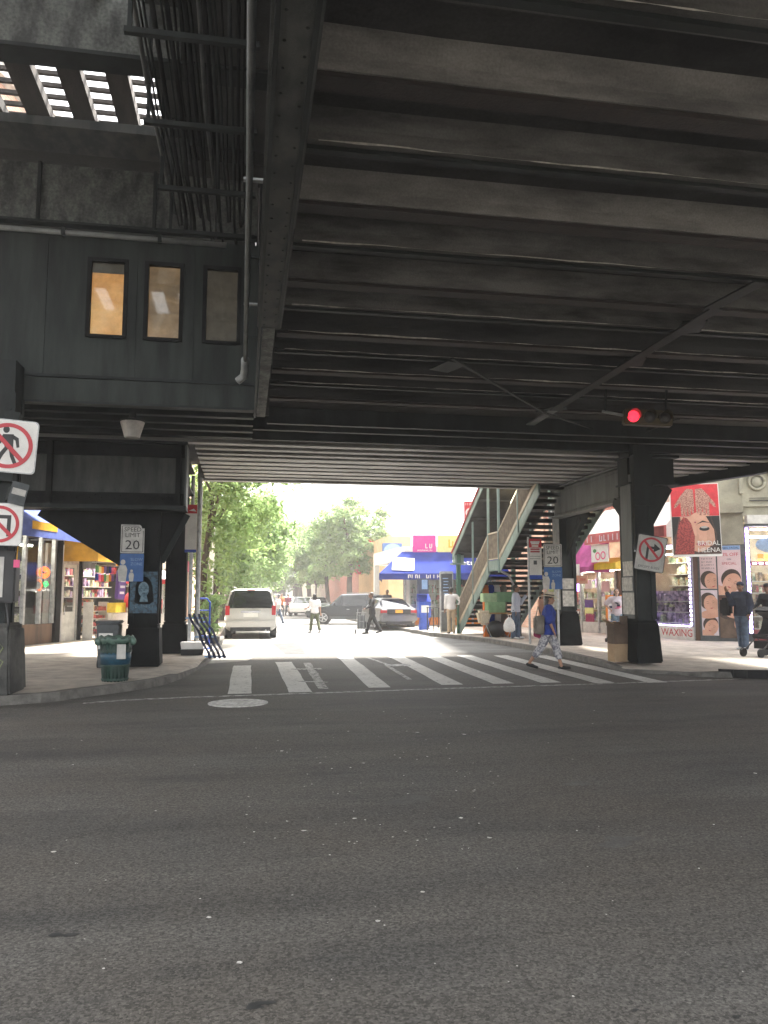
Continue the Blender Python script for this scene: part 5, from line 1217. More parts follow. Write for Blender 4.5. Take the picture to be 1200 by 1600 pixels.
build(MB().bb(-.1, .1, -.5, .5, -.3, -.02), 'bracket', 'dark_steel', ps_)
nl = thing('no_left_turn_sign', 'square white no left turn sign below the crossed-out walking figure', 'road sign', M=sign_M((-3.40, 11.75, 2.55), R(4), R(-1)))
plate(nl, .60, .60, 'galv', .05, -.004, .02, 'backing'); plate(nl, .58, .58, 'sign_white', .045, .002)
q = MB(); q.poly2([(.10, -.17), (.15, -.17), (.15, .08), (.10, .08)], .0025, .0055); q.poly2([(.15, .08), (.15, .13), (-.08, .13), (-.08, .08)], .0025, .0055); q.poly2([(-.08, .2), (-.08, .01), (-.2, .105)], .0025, .0055); build(q, 'arrow', 'sign_black', nl); ban(nl, .26, z=.006)
build(MB().bb(-.05, .05, -.3, .3, -.3, -.02), 'bracket', 'dark_steel', nl)
pn = thing('street_name_plate', 'small dark grey plate between the two signs at the left edge', 'sign', M=sign_M((-3.16, 11.72, 2.98), R(25), R(-12)))
plate(pn, .22, .32, 'plastic_grey', .01); build(MB().poly2([(-.09, -.02), (.09, -.02), (.09, .07), (-.09, .07)], .001, .004), 'panel', 'sign_grey', pn); build(MB().bb(-.1, -.06, -.1, .1, -.35, -.006), 'bracket', 'dark_steel', pn)
sb = thing('signal_cabinet', 'black pedestrian signal box on the column at the left edge', 'signal', (-3.40, 12.28, 1.45))
build(MB().bb(-.16, .14, -.14, .1, 0, .75), 'housing', 'plastic_black', sb, bevel=.02); build(MB().bb(-.12, -.02, -.15, -.142, .08, .66), 'panel', 'sign_grey', sb); build(MB().tube([(0, 0, 0), (.05, -.03, -.3), (.02, 0, -.5)], .02, 6), 'cable', 'plastic_black', sb)
pk = thing('pink_tag', 'small pink tag hanging on a yellow cord at the left column', 'tag', (-3.2, 11.95, 1.95)); build(MB().bb(-.04, .04, -.005, .005, 0, .11), 'card', 'pink', pk); build(MB().tube([(0, 0, .11), (0.01, 0, .4)], .008, 5), 'cord', 'awning_yellow', pk)
# speed limit signs
def speed(label, p, yaw, torn, s=1.0, m='sign_grey'):
    t = thing('speed_limit_sign', label, 'road sign', M=sign_M(p, yaw), group='speed limit signs')
    w, h = .46 * s, .58 * s
    if torn: build(MB().poly2([(-w / 2, -h / 2), (w / 2, -h / 2), (w / 2, h / 2 - .07), (w / 2 - .05, h / 2 - .075), (w / 2 - .07, h / 2 - .02), (w / 2 - .1, h / 2), (-w / 2, h / 2)], -.006, 0), 'plate', m, t)
    else: plate(t, w, h, m, .03)
    q = MB(); fr = .012
    for a in (((-w / 2 + .02, -h / 2 + .02), (w / 2 - .02, -h / 2 + .02 + fr)), ((-w / 2 + .02, h / 2 - .02 - fr), (w / 2 - .02 - (.09 if torn else 0), h / 2 - .02)), ((-w / 2 + .02, -h / 2 + .02 + fr), (-w / 2 + .02 + fr, h / 2 - .02 - fr)), ((w / 2 - .02 - fr, -h / 2 + .02 + fr), (w / 2 - .02, h / 2 - .02 - fr - (.09 if torn else 0)))):
        q.poly2([(a[0][0], a[0][1]), (a[1][0], a[0][1]), (a[1][0], a[1][1]), (a[0][0], a[1][1])], .0005, .002)
    build(q, 'border', 'sign_black', t)
    text('SPEED', .125 * s, 'sign_black', t, y=.19 * s, z=.002, name='word'); text('LIMIT', .125 * s, 'sign_black', t, y=.075 * s, z=.002, name='word'); text('20', .27 * s, 'sign_black', t, y=-.13 * s, z=.002, wide=1.1, name='number')
    b = plate(t, w, .56 * s, 'sign_blue', .02, 0, .006, 'slow_zone_plate')
    b.location = (0, -h / 2 - .29 * s, 0)
    q = MB(); cy0 = -h / 2 - .57 * s
    def fig(cx, hh):
        q.disc((cx, cy0 + hh * .88), hh * .105, hh * .12, .0005, .003); q.poly2([(cx - hh * .17, cy0), (cx + hh * .15, cy0), (cx + hh * .2, cy0 + hh * .55), (cx + hh * .12, cy0 + hh * .74), (cx - hh * .15, cy0 + hh * .74), (cx - hh * .22, cy0 + hh * .5)], .0005, .003)
    fig(-.17 * s, .44 * s); fig(.0, .24 * s); build(q, 'silhouettes', m, t)
    text('SLOW', .085 * s, 'sign_faded_blue', t, x=.09 * s, y=-h / 2 - .13 * s, z=.002, name='word'); text('ZONE', .085 * s, 'sign_faded_blue', t, x=.09 * s, y=-h / 2 - .22 * s, z=.002, name='word')
    return t
sp1 = speed('speed limit 20 sign with a torn corner on the left black column', (-2.26, 16.62, 2.70), R(4), True)
build(MB().bb(-.2, .2, -.3, -.2, -.1, -.006), 'bracket', 'dark_steel', sp1)
sp2 = speed('speed limit 20 sign over a blue plate by the right stair', (8.36, 20.6, 2.66), R(-16), False, 1.08)
build(MB().cyl((0.12, -2.53, -.05), (.12, .3, -.05), .03), 'post', 'galv', sp2); build(MB().poly2([(-.2, -1.42), (.02, -1.42), (.02, -1.0), (-.2, -1.0)], -.01, .0), 'paper_notice', 'sticker', sp2)
# no right turn
nr = thing('no_right_turn_sign', 'tilted weathered no right turn sign strapped to the right column', 'road sign', M=sign_M((8.52, 15.55, 2.45), R(-12), R(-10)))
plate(nr, .60, .74, 'sign_grey', .03); plate(nr, .63, .77, 'sign_black', .035, -.008, .004, 'edge')
q = MB(); q.poly2([(-.10, -.13), (-.05, -.13), (-.05, .10), (-.10, .10)], .0005, .003); q.poly2([(-.1, .10), (-.1, .15), (.06, .15), (.06, .10)], .0005, .003); q.poly2([(.05, .22), (.05, .03), (.19, .125)], .0005, .003); build(q, 'arrow', 'sign_black', nr); ban(nr, .265, 0, .08, z=.0035)
text('EXCEPT BUSES', .07, 'plastic_grey', nr, y=-.30, z=.002, name='words'); build(MB().bb(-.35, .35, -.02, .02, -.02, -.012), 'strap', 'galv', nr)
# bus stop panels
def bus_stop(label, base, zt, zb, w, yaw, side):
    t = thing('bus_stop_sign', label, 'bus stop', base)
    build(MB().cyl((0, 0, 0), (0, 0, zt - base[2] + .05), .035, n=12), 'pole', 'galv', t)
    M = Matrix.Translation((side * w / 2, 0, 0)) @ Matrix.Rotation(yaw, 4, 'Z')
    def pb(z0, z1, m, name, y=-.05, ww=w):
        q = MB(); q.bb(-ww / 2, ww / 2, y, y + .02, z0 - base[2], z1 - base[2]); q.v = [M @ v for v in q.v]; build(q, name, m, t)
    h = zt - zb
    pb(zb, zt, 'sign_white', 'panel'); pb(zt - h * .22, zt, 'red', 'red_header', -.058); pb(zb, zb + h * .10, 'blue', 'blue_footer', -.058)
    for i, f in enumerate((.94, .9, .84)): pb(zt - h * (1 - f) - .05, zt - h * (1 - f), 'sign_white', 'print_line', -.064, w * (.7 - .1 * i))
    for i, f in enumerate((.72, .66)): pb(zb + h * f, zb + h * f + .05, 'poster_lip', 'print_line', -.056, w * .7)
    for i, f in enumerate((.56, .50)): pb(zb + h * f, zb + h * f + .012, 'plastic_grey', 'print_line', -.056, w * .8)
    pb(zb + h * .36, zb + h * .46, 'plastic_grey', 'route_number', -.056, w * .25)
    return t
bus_stop('bus stop sign with red header beside the man in the light blue shirt', (AY(828, 990, 22.6).x, 22.6, .13), AY(834, 842, 22.6).z, AY(834, 905, 22.6).z, .40, R(-8), 1)
t = thing('bus_stop_sign', 'tall narrow bus stop panel with red top by the left tree', 'bus stop', (-1.33, 20.3, .13))
build(MB().cyl((0, 0, 0), (0, 0, 4.45), .045, n=12), 'pole', 'galv', t); build(MB().cyl((.16, .3, 0), (.16, .3, 4.45), .06, n=12), 'signal_pole', 'galv', t)
build(MB().bb(-.16, .12, -.08, -.06, 2.5, 3.7), 'panel', 'sign_white', t); build(MB().bb(-.16, .12, -.087, -.081, 3.48, 3.7), 'red_header', 'red', t); build(MB().bb(-.16, .12, -.087, -.081, 2.5, 2.57), 'blue_footer', 'blue', t); build(MB().prism([(-.08, -.09, 3.55), (.04, -.09, 3.6), (.10, -.09, 3.53)], (0, .002, 0)), 'emblem', 'sign_white', t)
# traffic signal hung sideways
tl = thing('traffic_signal', 'traffic signal hung sideways under the deck showing red', 'traffic light', M=Matrix.Translation(AY(1012, 653, 12.0)) @ Matrix.Rotation(R(-14), 4, 'Z') @ Matrix.Rotation(R(4), 4, 'Y'))
build(MB().bb(-.40, .40, -.06, .12, -.13, .13), 'housing', 'signal_housing', tl, bevel=.02)
for i, m in enumerate(('signal_red', 'signal_off', 'signal_off')):
    x = -.25 + i * .26; l = build(MB().lathe((0, 0, 0), [(.001, .03), (.06, .022), (.098, 0)], 18), 'lens', m, tl); l.matrix_local = Matrix.Translation((x, -.065, 0)) @ RX
    q = MB(); n = 14
    for k in range(n):
        a0, a1 = R(-15 + 210 * k / n), R(-15 + 210 * (k + 1) / n)
        q.add([(x + .105 * math.cos(a), y, .105 * math.sin(a)) for a in (a0, a1) for y in (-.06, -.22 + .05 * abs(math.cos(a)))], [(0, 1, 3, 2)])
    build(q, 'visor', 'signal_housing', tl)
build(MB().cyl((-.4, .03, .03), (-.75, .03, .08), .025), 'arm', 'pale_steel', tl); build(MB().cyl((-.7, .03, .07), (-.7, .03, .75), .02), 'hanger', 'dark_steel', tl); build(MB().cyl((.3, .03, .12), (.3, .03, .75), .02), 'hanger', 'dark_steel', tl)
# stencilled portrait on the left column
pt = thing('stencil_portrait', 'faded blue stencilled portrait pasted on the left black column', 'poster', M=sign_M((-2.02, 16.715, 1.62)))
build(MB().poly2([(-.27, -.42), (.27, -.42), (.27, .42), (-.27, .42)], -.001, .002), 'sheet', 'stencil_blue', pt)
build(MB().disc((0, .08), .165, .24, .0025, .004, 24).poly2([(-.16, .1), (-.18, -.2), (-.1, -.24), (.12, -.24), (.2, -.18), (.17, .1)], .0022, .0032), 'hair', 'black_steel', pt)
build(MB().disc((-.005, .06), .105, .155, .005, .007, 20).poly2([(-.05, -.06), (.06, -.06), (.09, -.19), (-.08, -.19)], .0045, .006), 'face', 'stencil_pale', pt)
q = MB(); q.disc((-.045, .085), .026, .01, .0075, .009, 10); q.disc((.045, .085), .026, .01, .0075, .009, 10); q.poly2([(-.075, .115), (-.02, .12), (-.02, .128), (-.075, .125)], .0075, .009); q.poly2([(.075, .115), (.02, .12), (.02, .128), (.075, .125)], .0075, .009); q.disc((0, -.015), .034, .011, .0075, .009, 10); q.poly2([(.0, .08), (.018, .03), (-.008, .028)], .0075, .009); build(q, 'features', 'stencil_blue', pt)
scribble(pt, 0, -.28, .004, .44, .07, 'stencil_pale', 8, 71)
# bridal poster and facial posters
br = thing('bridal_sign', 'hanging sign with hennaed hands above a bride, lettered BRIDAL', 'sign', M=sign_M((13.58, 22.0, 3.86), R(-18), R(1)))
build(MB().poly2([(-.72, -1.12), (.72, -1.12), (.72, 1.12), (-.72, 1.12)], -.10, 0), 'box', 'sign_white', br); build(MB().bb(.65, .72, -.7, .9, -.35, -.1), 'side_board', 'cloth_maroon', br)
build(MB().poly2([(-.7, .12), (.7, .12), (.7, 1.1), (-.7, 1.1)], .001, .003), 'red_print', 'red', br)
def hand2(t, s, m):
    q = MB()
    P = [(.03, .95), (.22, .98), (.42, .75), (.60, .48), (.62, .38), (.55, .40), (.42, .55), (.42, .14), (.34, .14), (.335, .42), (.31, .14), (.23, .14), (.225, .45), (.2, .14), (.12, .14), (.12, .45), (.09, .2), (.035, .22), (.02, .55)]
    q.poly2([(s * x, y) for x, y in P], .0035, .006); return build(q, 'hand', m, t)
hand2(br, 1, 'poster_henna'); hand2(br, -1, 'poster_henna')
build(MB().poly2([(-.7, -1.05), (.7, -1.05), (.7, .115), (-.7, .115)], .001, .003), 'dark_print', 'poster_dark', br)
build(MB().disc((.10, -.36), .46, .62, .0035, .005, 28, R(-8)).poly2([(-.45, .11), (.35, .11), (.5, -.3), (.4, -.75), (0, -.98), (-.4, -.6)], .0032, .0045), 'bride_face', 'poster_skin', br)
q = MB(); q.poly2([(.3, .113), (.7, .113), (.7, -.9), (.55, -.8), (.52, -.3)], .0052, .007); build(q, 'bride_hair', 'hair_black', br)
q = MB(); q.poly2([(-.7, .113), (-.48, .113), (-.6, -.4), (-.7, -.6)], .0052, .007); build(q, 'bride_hair', 'hair_black', br)
q = MB(); q.disc((.24, -.27), .15, .07, .0055, .008, 18); q.poly2([(.0, -.14), (.2, -.02), (.44, -.10), (.2, -.07)], .0055, .008); build(q, 'eye', 'sign_black', br)
build(MB().disc((.24, -.225), .10, .035, .0085, .0095, 14), 'eyelid', 'lamp_glass', br); build(MB().disc((.14, -.74), .16, .06, .0055, .008, 16), 'lips', 'poster_lip', br); build(MB().disc((-.02, -.07), .025, .025, .0055, .008, 10), 'forehead_dot', 'cloth_maroon', br)
build(MB().poly2([(-.66, -1.04), (-.1, -1.04), (-.05, -.5), (-.14, -.1), (-.25, .06), (-.36, .10), (-.5, -.1), (-.58, -.5)], .0085, .011), 'henna_hand', 'poster_henna_red', br)
build(MB().disc((.42, -.5), .13, .3, .0056, .006, 16).disc((-.02, -.62), .09, .14, .0056, .006, 16), 'cheek_shade', 'poster_shade', br)
build(MB().poly2([(.02, -.2), (.0, -.5), (-.06, -.58), (.06, -.57), (.07, -.5)], .0062, .007), 'nose', 'poster_shade', br)
build(MB().poly2([(.42, .1), (.46, .1), (.6, -.45), (.58, -.9), (.54, -.9), (.56, -.45)], .0075, .009), 'hair_strand', 'hair_brown', br)
text('BRIDAL', .2, 'sign_white', br, x=.34, y=-.72, z=.014, name='word', wide=1.0); text('HEENA', .2, 'sign_white', br, x=.34, y=-.93, z=.014, name='word', wide=1.05)
build(MB().bb(.3, .35, .55, .6, -1.2, -.1), 'bracket', 'black_steel', br)
def face_poster(name, label, M, w, h, bgm, faces):
    t = thing(name, label, 'poster', M=M)
    build(MB().poly2([(-w / 2, -h / 2), (w / 2, -h / 2), (w / 2, h / 2), (-w / 2, h / 2)], -.02, 0), 'sheet', bgm, t)
    cl = lambda q: [setattr(v, 'x', max(-w / 2 + .005, min(w / 2 - .005, v.x))) or setattr(v, 'y', max(-h / 2 + .005, min(h / 2 - .005, v.y))) for v in q.v] and q
    for (cx, cy, r, rot) in faces:
        cr, s_ = math.cos(rot), math.sin(rot); T = lambda x, y: (cx + x * cr - y * s_, cy + x * s_ + y * cr)
        build(cl(MB().disc(T(-.16 * r, .26 * r), r * .90, r * 1.0, .001, .003, 28, rot)), 'hair', 'hair_brown', t)
        build(cl(MB().disc(T(.1 * r, -.12 * r), r * .80, r * 1.05, .0035, .005, 28, rot).disc(T(-.1 * r, -1.25 * r), r * 1.3, r * .5, .0032, .0048, 24, rot)), 'face', 'poster_skin', t)
        build(cl(MB().disc(T(.5 * r, -.3 * r), r * .32, r * .5, .0052, .0056, 16, rot)), 'cheek_shade', 'poster_shade', t)
        for sx in (-.26, .36):
            build(cl(MB().poly2([T((sx - .17) * r, .06 * r), T(sx * r, -.03 * r), T((sx + .17) * r, .05 * r), T(sx * r, .01 * r)], .006, .007)), 'closed_eye', 'hair_brown', t)
            build(cl(MB().poly2([T((sx - .2) * r, .17 * r), T(sx * r, .25 * r), T((sx + .2) * r, .18 * r), T(sx * r, .21 * r)], .006, .007)), 'eyebrow', 'hair_brown', t)
        build(cl(MB().poly2([T(.08 * r, .0), T(.16 * r, -.32 * r), T(.0, -.36 * r), T(.1 * r, -.3 * r)], .006, .007)), 'nose', 'poster_shade', t)
        build(cl(MB().poly2([T(-.12 * r, -.58 * r), T(0, -.53 * r), T(.07 * r, -.55 * r), T(.14 * r, -.53 * r), T(.28 * r, -.58 * r), T(.08 * r, -.67 * r)], .006, .007)), 'lips', 'poster_lip', t)
    return t
f1 = face_poster('facial_poster', 'tall pink facial poster with a red discount line on the corner pier', MC @ Matrix.Translation((.92, -.03, 2.35)) @ RX, .68, 1.55, 'poster_pink', ((.04, -.36, .31, R(-28)),))
build(MB().poly2([(-.33, .64), (.33, .64), (.33, .77), (-.33, .77)], .001, .003), 'title_band', 'sign_faded_blue', f1); text('HERBAL FACIAL', .085, 'navy', f1, y=.70, z=.005, name='words'); text('50% OFF', .15, 'sign_red', f1, y=.49, z=.004, name='words'); text('ON', .08, 'navy', f1, y=.34, z=.004, name='words'); text('SPECIAL', .12, 'poster_lip', f1, y=.21, z=.004, name='words')
f2 = face_poster('facial_poster', 'grey and brown massage poster below the pink facial poster', MC @ Matrix.Translation((.92, -.03, .90)) @ RX, .68, 1.32, 'poster_dark', ((-.02, .2, .30, R(62)),)); build(MB().poly2([(-.33, -.65), (.1, -.65), (.3, -.1), (-.33, .05)], .0005, .002), 'towel', 'cardboard_dark', f2)
f3 = face_poster('facial_poster', 'narrow lilac price list poster left of the pink facial poster', MC @ Matrix.Translation((.3, -.03, 2.42)) @ RX, .48, 1.3, 'poster_pink', ((.08, -.42, .28, R(15)),))
for k in range(6): scribble(f3, 0, .5 - k * .1, .003, .38, .045, 'poster_lip' if k < 2 else 'plastic_grey', 8, 80 + k)
f4 = face_poster('facial_poster', 'narrow pale poster of a smiling face at the bottom of the pier', MC @ Matrix.Translation((.3, -.03, 1.02)) @ RX, .48, 1.42, 'cloth_lilac', ((.02, .3, .27, R(8)), (.02, -.42, .24, R(-24))))
# litter bins
tb = thing('litter_bin', 'green mesh litter bin with a clear green liner on the left corner', 'bin', (-2.12, 14.05, .13))
q = MB(); n = 22
for k in range(n):
    a = k * math.tau / n; q.bar((.205 * math.cos(a), .205 * math.sin(a), 0), (.265 * math.cos(a), .265 * math.sin(a), .70), .028, .008, (math.cos(a), math.sin(a), 0))
build(q, 'slat', 'can_green', tb)['kind'] = 'stuff'
for z, r in ((.02, .208), (.25, .228), (.48, .248), (.70, .268)): build(MB().ring(r - .006, r + .014, z, z + .03, 28), 'hoop', 'can_green', tb)
build(MB().lathe((0, 0, 0), [(.19, .01), (.205, .2), (.22, .45), (.24, .66)], 22), 'liner', 'can_green', tb, smooth=True)
q = MB(); rings = []
for r, z in ((.245, .62), (.27, .64), (.288, .69), (.28, .73), (.255, .745), (.22, .70), (.20, .62)):
    rings.append([Vector((r * (1 + .05 * math.sin(k * 2.7 + z * 9)) * math.cos(k * math.tau / 30), r * (1 + .05 * math.sin(k * 2.7 + z * 9)) * math.sin(k * math.tau / 30), z + .018 * math.sin(k * 1.9))) for k in range(30)])
q.loft(rings, False); build(q, 'bag_rim', 'bag_green', tb, smooth=True); build(MB().ell((-.27, -.1, .66), (.07, .06, .07), 10, 7).ell((.28, -.08, .66), (.06, .06, .07), 10, 7), 'bag_knot', 'bag_green', tb, smooth=True)
build(MB().lathe((0, 0, .28), [(.238, 0), (.252, .12), (.25, .2)], 24), 'blue_bag', 'bag_blue', tb, smooth=True); build(MB().bb(.06, .2, -.30, -.285, .38, .62), 'label', 'sign_grey', tb)
gb = thing('wheeled_bin', 'grey wheeled bin with a white label behind the green litter bin', 'bin', (-2.60, 16.35, .13))
build(MB().frust((0, 0, 0.03), (.34, .40), (.42, .48), .84), 'body', 'plastic_grey', gb, bevel=.02); build(MB().box((0, 0, .91), (.47, .53, .06)), 'lid', 'plastic_grey', gb, bevel=.02); build(MB().box((-.03, -.238, .55), (.26, .012, .3)), 'label', 'sign_white', gb); text_t = build(MB().ring(.03, .07, 0, .004, 20), 'mark', 'sign_red', gb); text_t.matrix_local = Matrix.Translation((-.03, -.246, .57)) @ RX
for sx in (-1, 1): build(MB().cyl((sx * .2, .24, .08), (sx * .25, .24, .08), .08, n=14), 'wheel', 'rubber', gb)
# leaning blue slats
sl = thing('slatted_panel', 'dark blue slatted panel leaning against the left tree guard', 'panel', (-0.95, 18.75, .10))
for k in range(4):
    x = -.24 + k * .11; q = MB(); pts = []
    for i in range(9):
        f = i / 8; pts.append((x + .44 * (1 - f) * 1.0 - .35 * f * .3 + .02 * math.sin(f * 14), .5 * f, 1.0 * f + .02 + .05 * math.sin(f * 3.14)))
    for a, b in zip(pts, pts[1:]): q.bar(a, b, .055, .025)
    build(q, 'slat', 'navy', sl)
for f in (.06, .5, .93): 
    a = (-.34 + .44 * (1 - f) - .105 * f, .5 * f + .03, f); b = (a[0] + .5, a[1], a[2]); build(MB().bar(a, b, .04, .04), 'batten', 'sign_faded_blue', sl)
bt = thing('hand_truck', 'bright blue hand truck standing by the left bus stop pole', 'hand truck', (-1.05, 20.9, .13))
build(MB().tube([(-.18, 0, .1), (-.18, 0, 1.25), (-.1, 0, 1.35), (.1, 0, 1.35), (.18, 0, 1.25), (.18, 0, .1)], .022, 8), 'frame', 'blue', bt)
for z in (.4, .75, 1.05): build(MB().cyl((-.18, 0, z), (.18, 0, z), .015), 'crossbar', 'blue', bt)
build(MB().bb(-.22, .22, -.25, 0, .08, .10), 'toe_plate', 'blue', bt)
for s in (-1, 1): build(MB().cyl((s * .2, .08, .10), (s * .26, .08, .10), .10, n=14), 'wheel', 'rubber', bt)
ct = thing('stacked_trays', 'white and black plastic trays stacked behind the blue slats', 'tray', (-1.22, 19.9, .13)); build(MB().frust((0, 0, 0), (.5, .4), (.55, .45), .14), 'lower_tray', 'plastic_black', ct); build(MB().frust((0, 0, .142), (.5, .4), (.55, .45), .16), 'upper_tray', 'white_paint', ct)
# kiosk, newspaper box, bike rack
kp = (7.84, 30.3, .13)
ks = thing('information_kiosk', 'tall slim grey kiosk with a dark screen behind the stair foot', 'kiosk', kp, R(-8))
build(MB().bb(-.26, .26, -.14, .14, 0, 2.38), 'body', 'galv', ks, bevel=.02); build(MB().bb(-.22, .22, -.152, -.142, .85, 2.28), 'screen', 'screen_dark', ks); build(MB().bb(-.22, .22, -.150, -.142, .05, .8), 'lower_panel', 'plastic_grey', ks)
kt = MB()
for i in range(6): kt.box((-.05 + .02 * (i % 2), -.154, 2.1 - i * .12), (.22 - .03 * (i % 3), .004, .03))
build(kt, 'screen_text', 'sign_faded_blue', ks)['kind'] = 'stuff'
nb = thing('newspaper_box', 'blue newspaper box on a pedestal by the parked sedan', 'newspaper box', (7.5, 32.8, .13))
build(MB().frust((0, 0, 0), (.42, .4), (.3, .3), .5), 'pedestal', 'blue', nb); build(MB().bb(-.26, .26, -.22, .22, .5, 1.18), 'box', 'blue', nb, bevel=.03); build(MB().bb(-.16, .16, -.235, -.221, .72, 1.02), 'window', 'sign_white', nb); build(MB().prism([(-.26, -.22, 1.18), (-.26, .22, 1.18), (-.26, .22, 1.5)], (.52, 0, 0)), 'hood', 'royal_blue', nb)
build(MB().bb(-.25, .2, -.05, .2, 1.5, 2.15), 'card_holder', 'navy', nb); build(MB().bb(-.1, .15, -.06, -.051, 1.7, 2.1), 'emblem', 'sign_faded_blue', nb)
rk = thing('bike_rack', 'black wrought rail with a parked bicycle frame left of the kiosk', 'rail', (7.55, 31.3, .13))
for x in (-.25, 0, .22): build(MB().cyl((x, 0, 0), (x, 0, .95), .022), 'bar', 'plastic_black', rk)
build(MB().tube([(-.28, 0, .95), (0, 0, 1.0), (.3, 0, .9)], .022), 'top_rail', 'plastic_black', rk); build(MB().tube([(-.22, .05, .1), (0, .05, .85), (.2, .05, .15), (-.22, .05, .1)], .018), 'brace', 'plastic_black', rk)
# street vendor table with green crates
VX = AY(778, 960, 26.3).x
vt = thing('vendor_table', 'folding vendor table with a wooden top under the stair', 'table', (VX, 26.3, .13), R(-6))
build(MB().bb(-.62, .62, -.32, .32, .80, .85), 'table_top', 'wood', vt)
for sx in (-.45, .45):
    for s in (-1, 1): build(MB().cyl((sx - .18 * s, -.22, 0), (sx + .18 * s, -.22 + .02 * s, .8), .014), 'leg', 'galv', vt)
for w, x, z, h, lab in ((.62, -.1, .98, .36, 'pale green carton lying lowest on the vendor table'), (.66, .22, 1.34, .34, 'mid green carton stacked on top at the right of the vendor table'), (.5, -.32, 1.34, .30, 'light green carton stacked on top at the left of the vendor table')):
    o = build(MB().bb(VX + x - w / 2, VX + x + w / 2, 26.1, 26.5, z, z + h), 'carton', 'box_green_pale' if x < -.2 else 'box_green_dark' if x > .1 else 'box_green', bevel=.015); tag(o, lab, 'carton', 'green cartons on the vendor table')
bgw = build(MB().frust((VX - .55, 26.2, .55), (.3, .3), (.5, .4), .5), 'sack', 'cloth_straw', bevel=.08); tag(bgw, 'pale yellow sack hanging at the left end of the vendor table', 'sack')
bgb = build(MB().ell((VX - .1, 26.25, .42), (.33, .28, .29), 14, 9), 'black_sack', 'plastic_black', smooth=True); tag(bgb, 'black rubbish sack bulging under the vendor table', 'sack')
bgo = build(MB().ell((VX + .4, 26.25, .48), (.22, .2, .35), 12, 8), 'orange_sack', 'cloth_orange', smooth=True); tag(bgo, 'orange cloth sack under the right end of the vendor table', 'sack')
for i, (x, m, lab) in enumerate(((VX - .3, 'cloth_orange', 'orange bundle on the boxes behind the green cartons'), (VX - .1, 'royal_blue', 'blue bundle on the boxes behind the green cartons'), (VX + .12, 'off_white', 'white bundle on the boxes behind the green cartons'), (VX + .36, 'cloth_taupe', 'taupe folded umbrella leaning by the green cartons'))):
    tag(build(MB().ell((x, 26.72, 1.78), (.12, .1, .2), 10, 7).bb(x - .09, x + .09, 26.62, 26.8, .13, 1.7), 'bundle', m), lab, 'bundle', 'bundles behind the vendor table')
# glass food cart seen behind the woman in the hat
fc = thing('food_cart', 'glass sided food cart behind the woman in the hat', 'food cart', (9.65, 23.4, .13), R(-10))
build(MB().bb(-.4, .4, -.3, .3, .55, 1.05), 'cabinet', 'galv', fc); build(MB().bb(-.42, .42, -.32, .32, 1.95, 2.05), 'roof', 'galv', fc)
for x in (-.4, .37):
    for y in (-.3, .27): build(MB().bb(x, x + .03, y, y + .03, 1.05, 1.95), 'post', 'galv', fc); build(MB().bb(x, x + .03, y, y + .03, 0, .55), 'leg', 'galv', fc)
build(MB().bb(-.37, .37, -.29, -.284, 1.06, 1.94), 'pane', 'pane', fc); build(MB().bb(-.37, .37, -.1, .2, 1.06, 1.4), 'food_tray', 'goods_b', fc); build(MB().bb(-.3, .3, -.05, .15, 1.45, 1.7), 'wares', 'lime', fc)
# cardboard box against the right column, A-board, small cart
cbx = thing('cardboard_box', 'torn open cardboard box leaning against the right column plinth', 'box', (8.05, 16.25, .13), R(6))
build(MB().bb(-.17, .17, -.14, .14, 0, .38), 'lower_part', 'cardboard', cbx); build(MB().bb(-.17, -.15, -.14, .14, .385, .82).bb(.15, .17, -.14, .14, .385, .98).bb(-.148, .148, .12, .14, .385, .85).bb(-.148, .148, -.14, -.12, .385, .80), 'side_wall', 'cardboard_dark', cbx); build(MB().prism([(-.17, -.14, .82), (-.17, .14, .82), (-.33, .12, .92), (-.33, -.12, .9)], (.012, 0, .004)), 'flap', 'cardboard', cbx)
ab = thing('a_board', 'orange framed A-board with notices outside the purple awning store', 'board', (13.1, 26.6, .13), R(-10))
build(MB().bb(-.32, -.25, -.03, .03, 0, 1.45).bb(.25, .32, -.03, .03, 0, 1.45).bb(-.25, .25, -.03, .03, 1.36, 1.45).bb(-.25, .25, -.03, .03, .08, .16), 'frame', 'orange', ab); build(MB().bb(-.25, .25, -.012, .012, .16, 1.36), 'panel', 'sign_white', ab)
for k in range(6): build(MB().box((0, -.018, .3 + k * .18), (.4, .006, .09)), 'notice', ('cloth_maroon', 'sign_faded_blue', 'lime', 'poster_pink', 'navy', 'off_white')[k], ab)
sc_ = thing('shopping_trolley', 'small white and black shopping trolley beside the girl in shorts', 'trolley', (11.15, 22.95, .13)); build(MB().frust((0, 0, .12), (.2, .16), (.28, .22), .38), 'bag', 'sign_white', sc_, bevel=.02); build(MB().frust((.12, .05, .12), (.12, .12), (.16, .16), .5), 'pouch', 'plastic_black', sc_); build(MB().tube([(-.08, .1, .1), (-.08, .12, .72), (.08, .12, .72), (.08, .1, .1)], .012), 'handle', 'plastic_black', sc_)
for s in (-1, 1): build(MB().cyl((s * .11, .08, .06), (s * .14, .08, .06), .06, n=12), 'wheel', 'rubber', sc_)
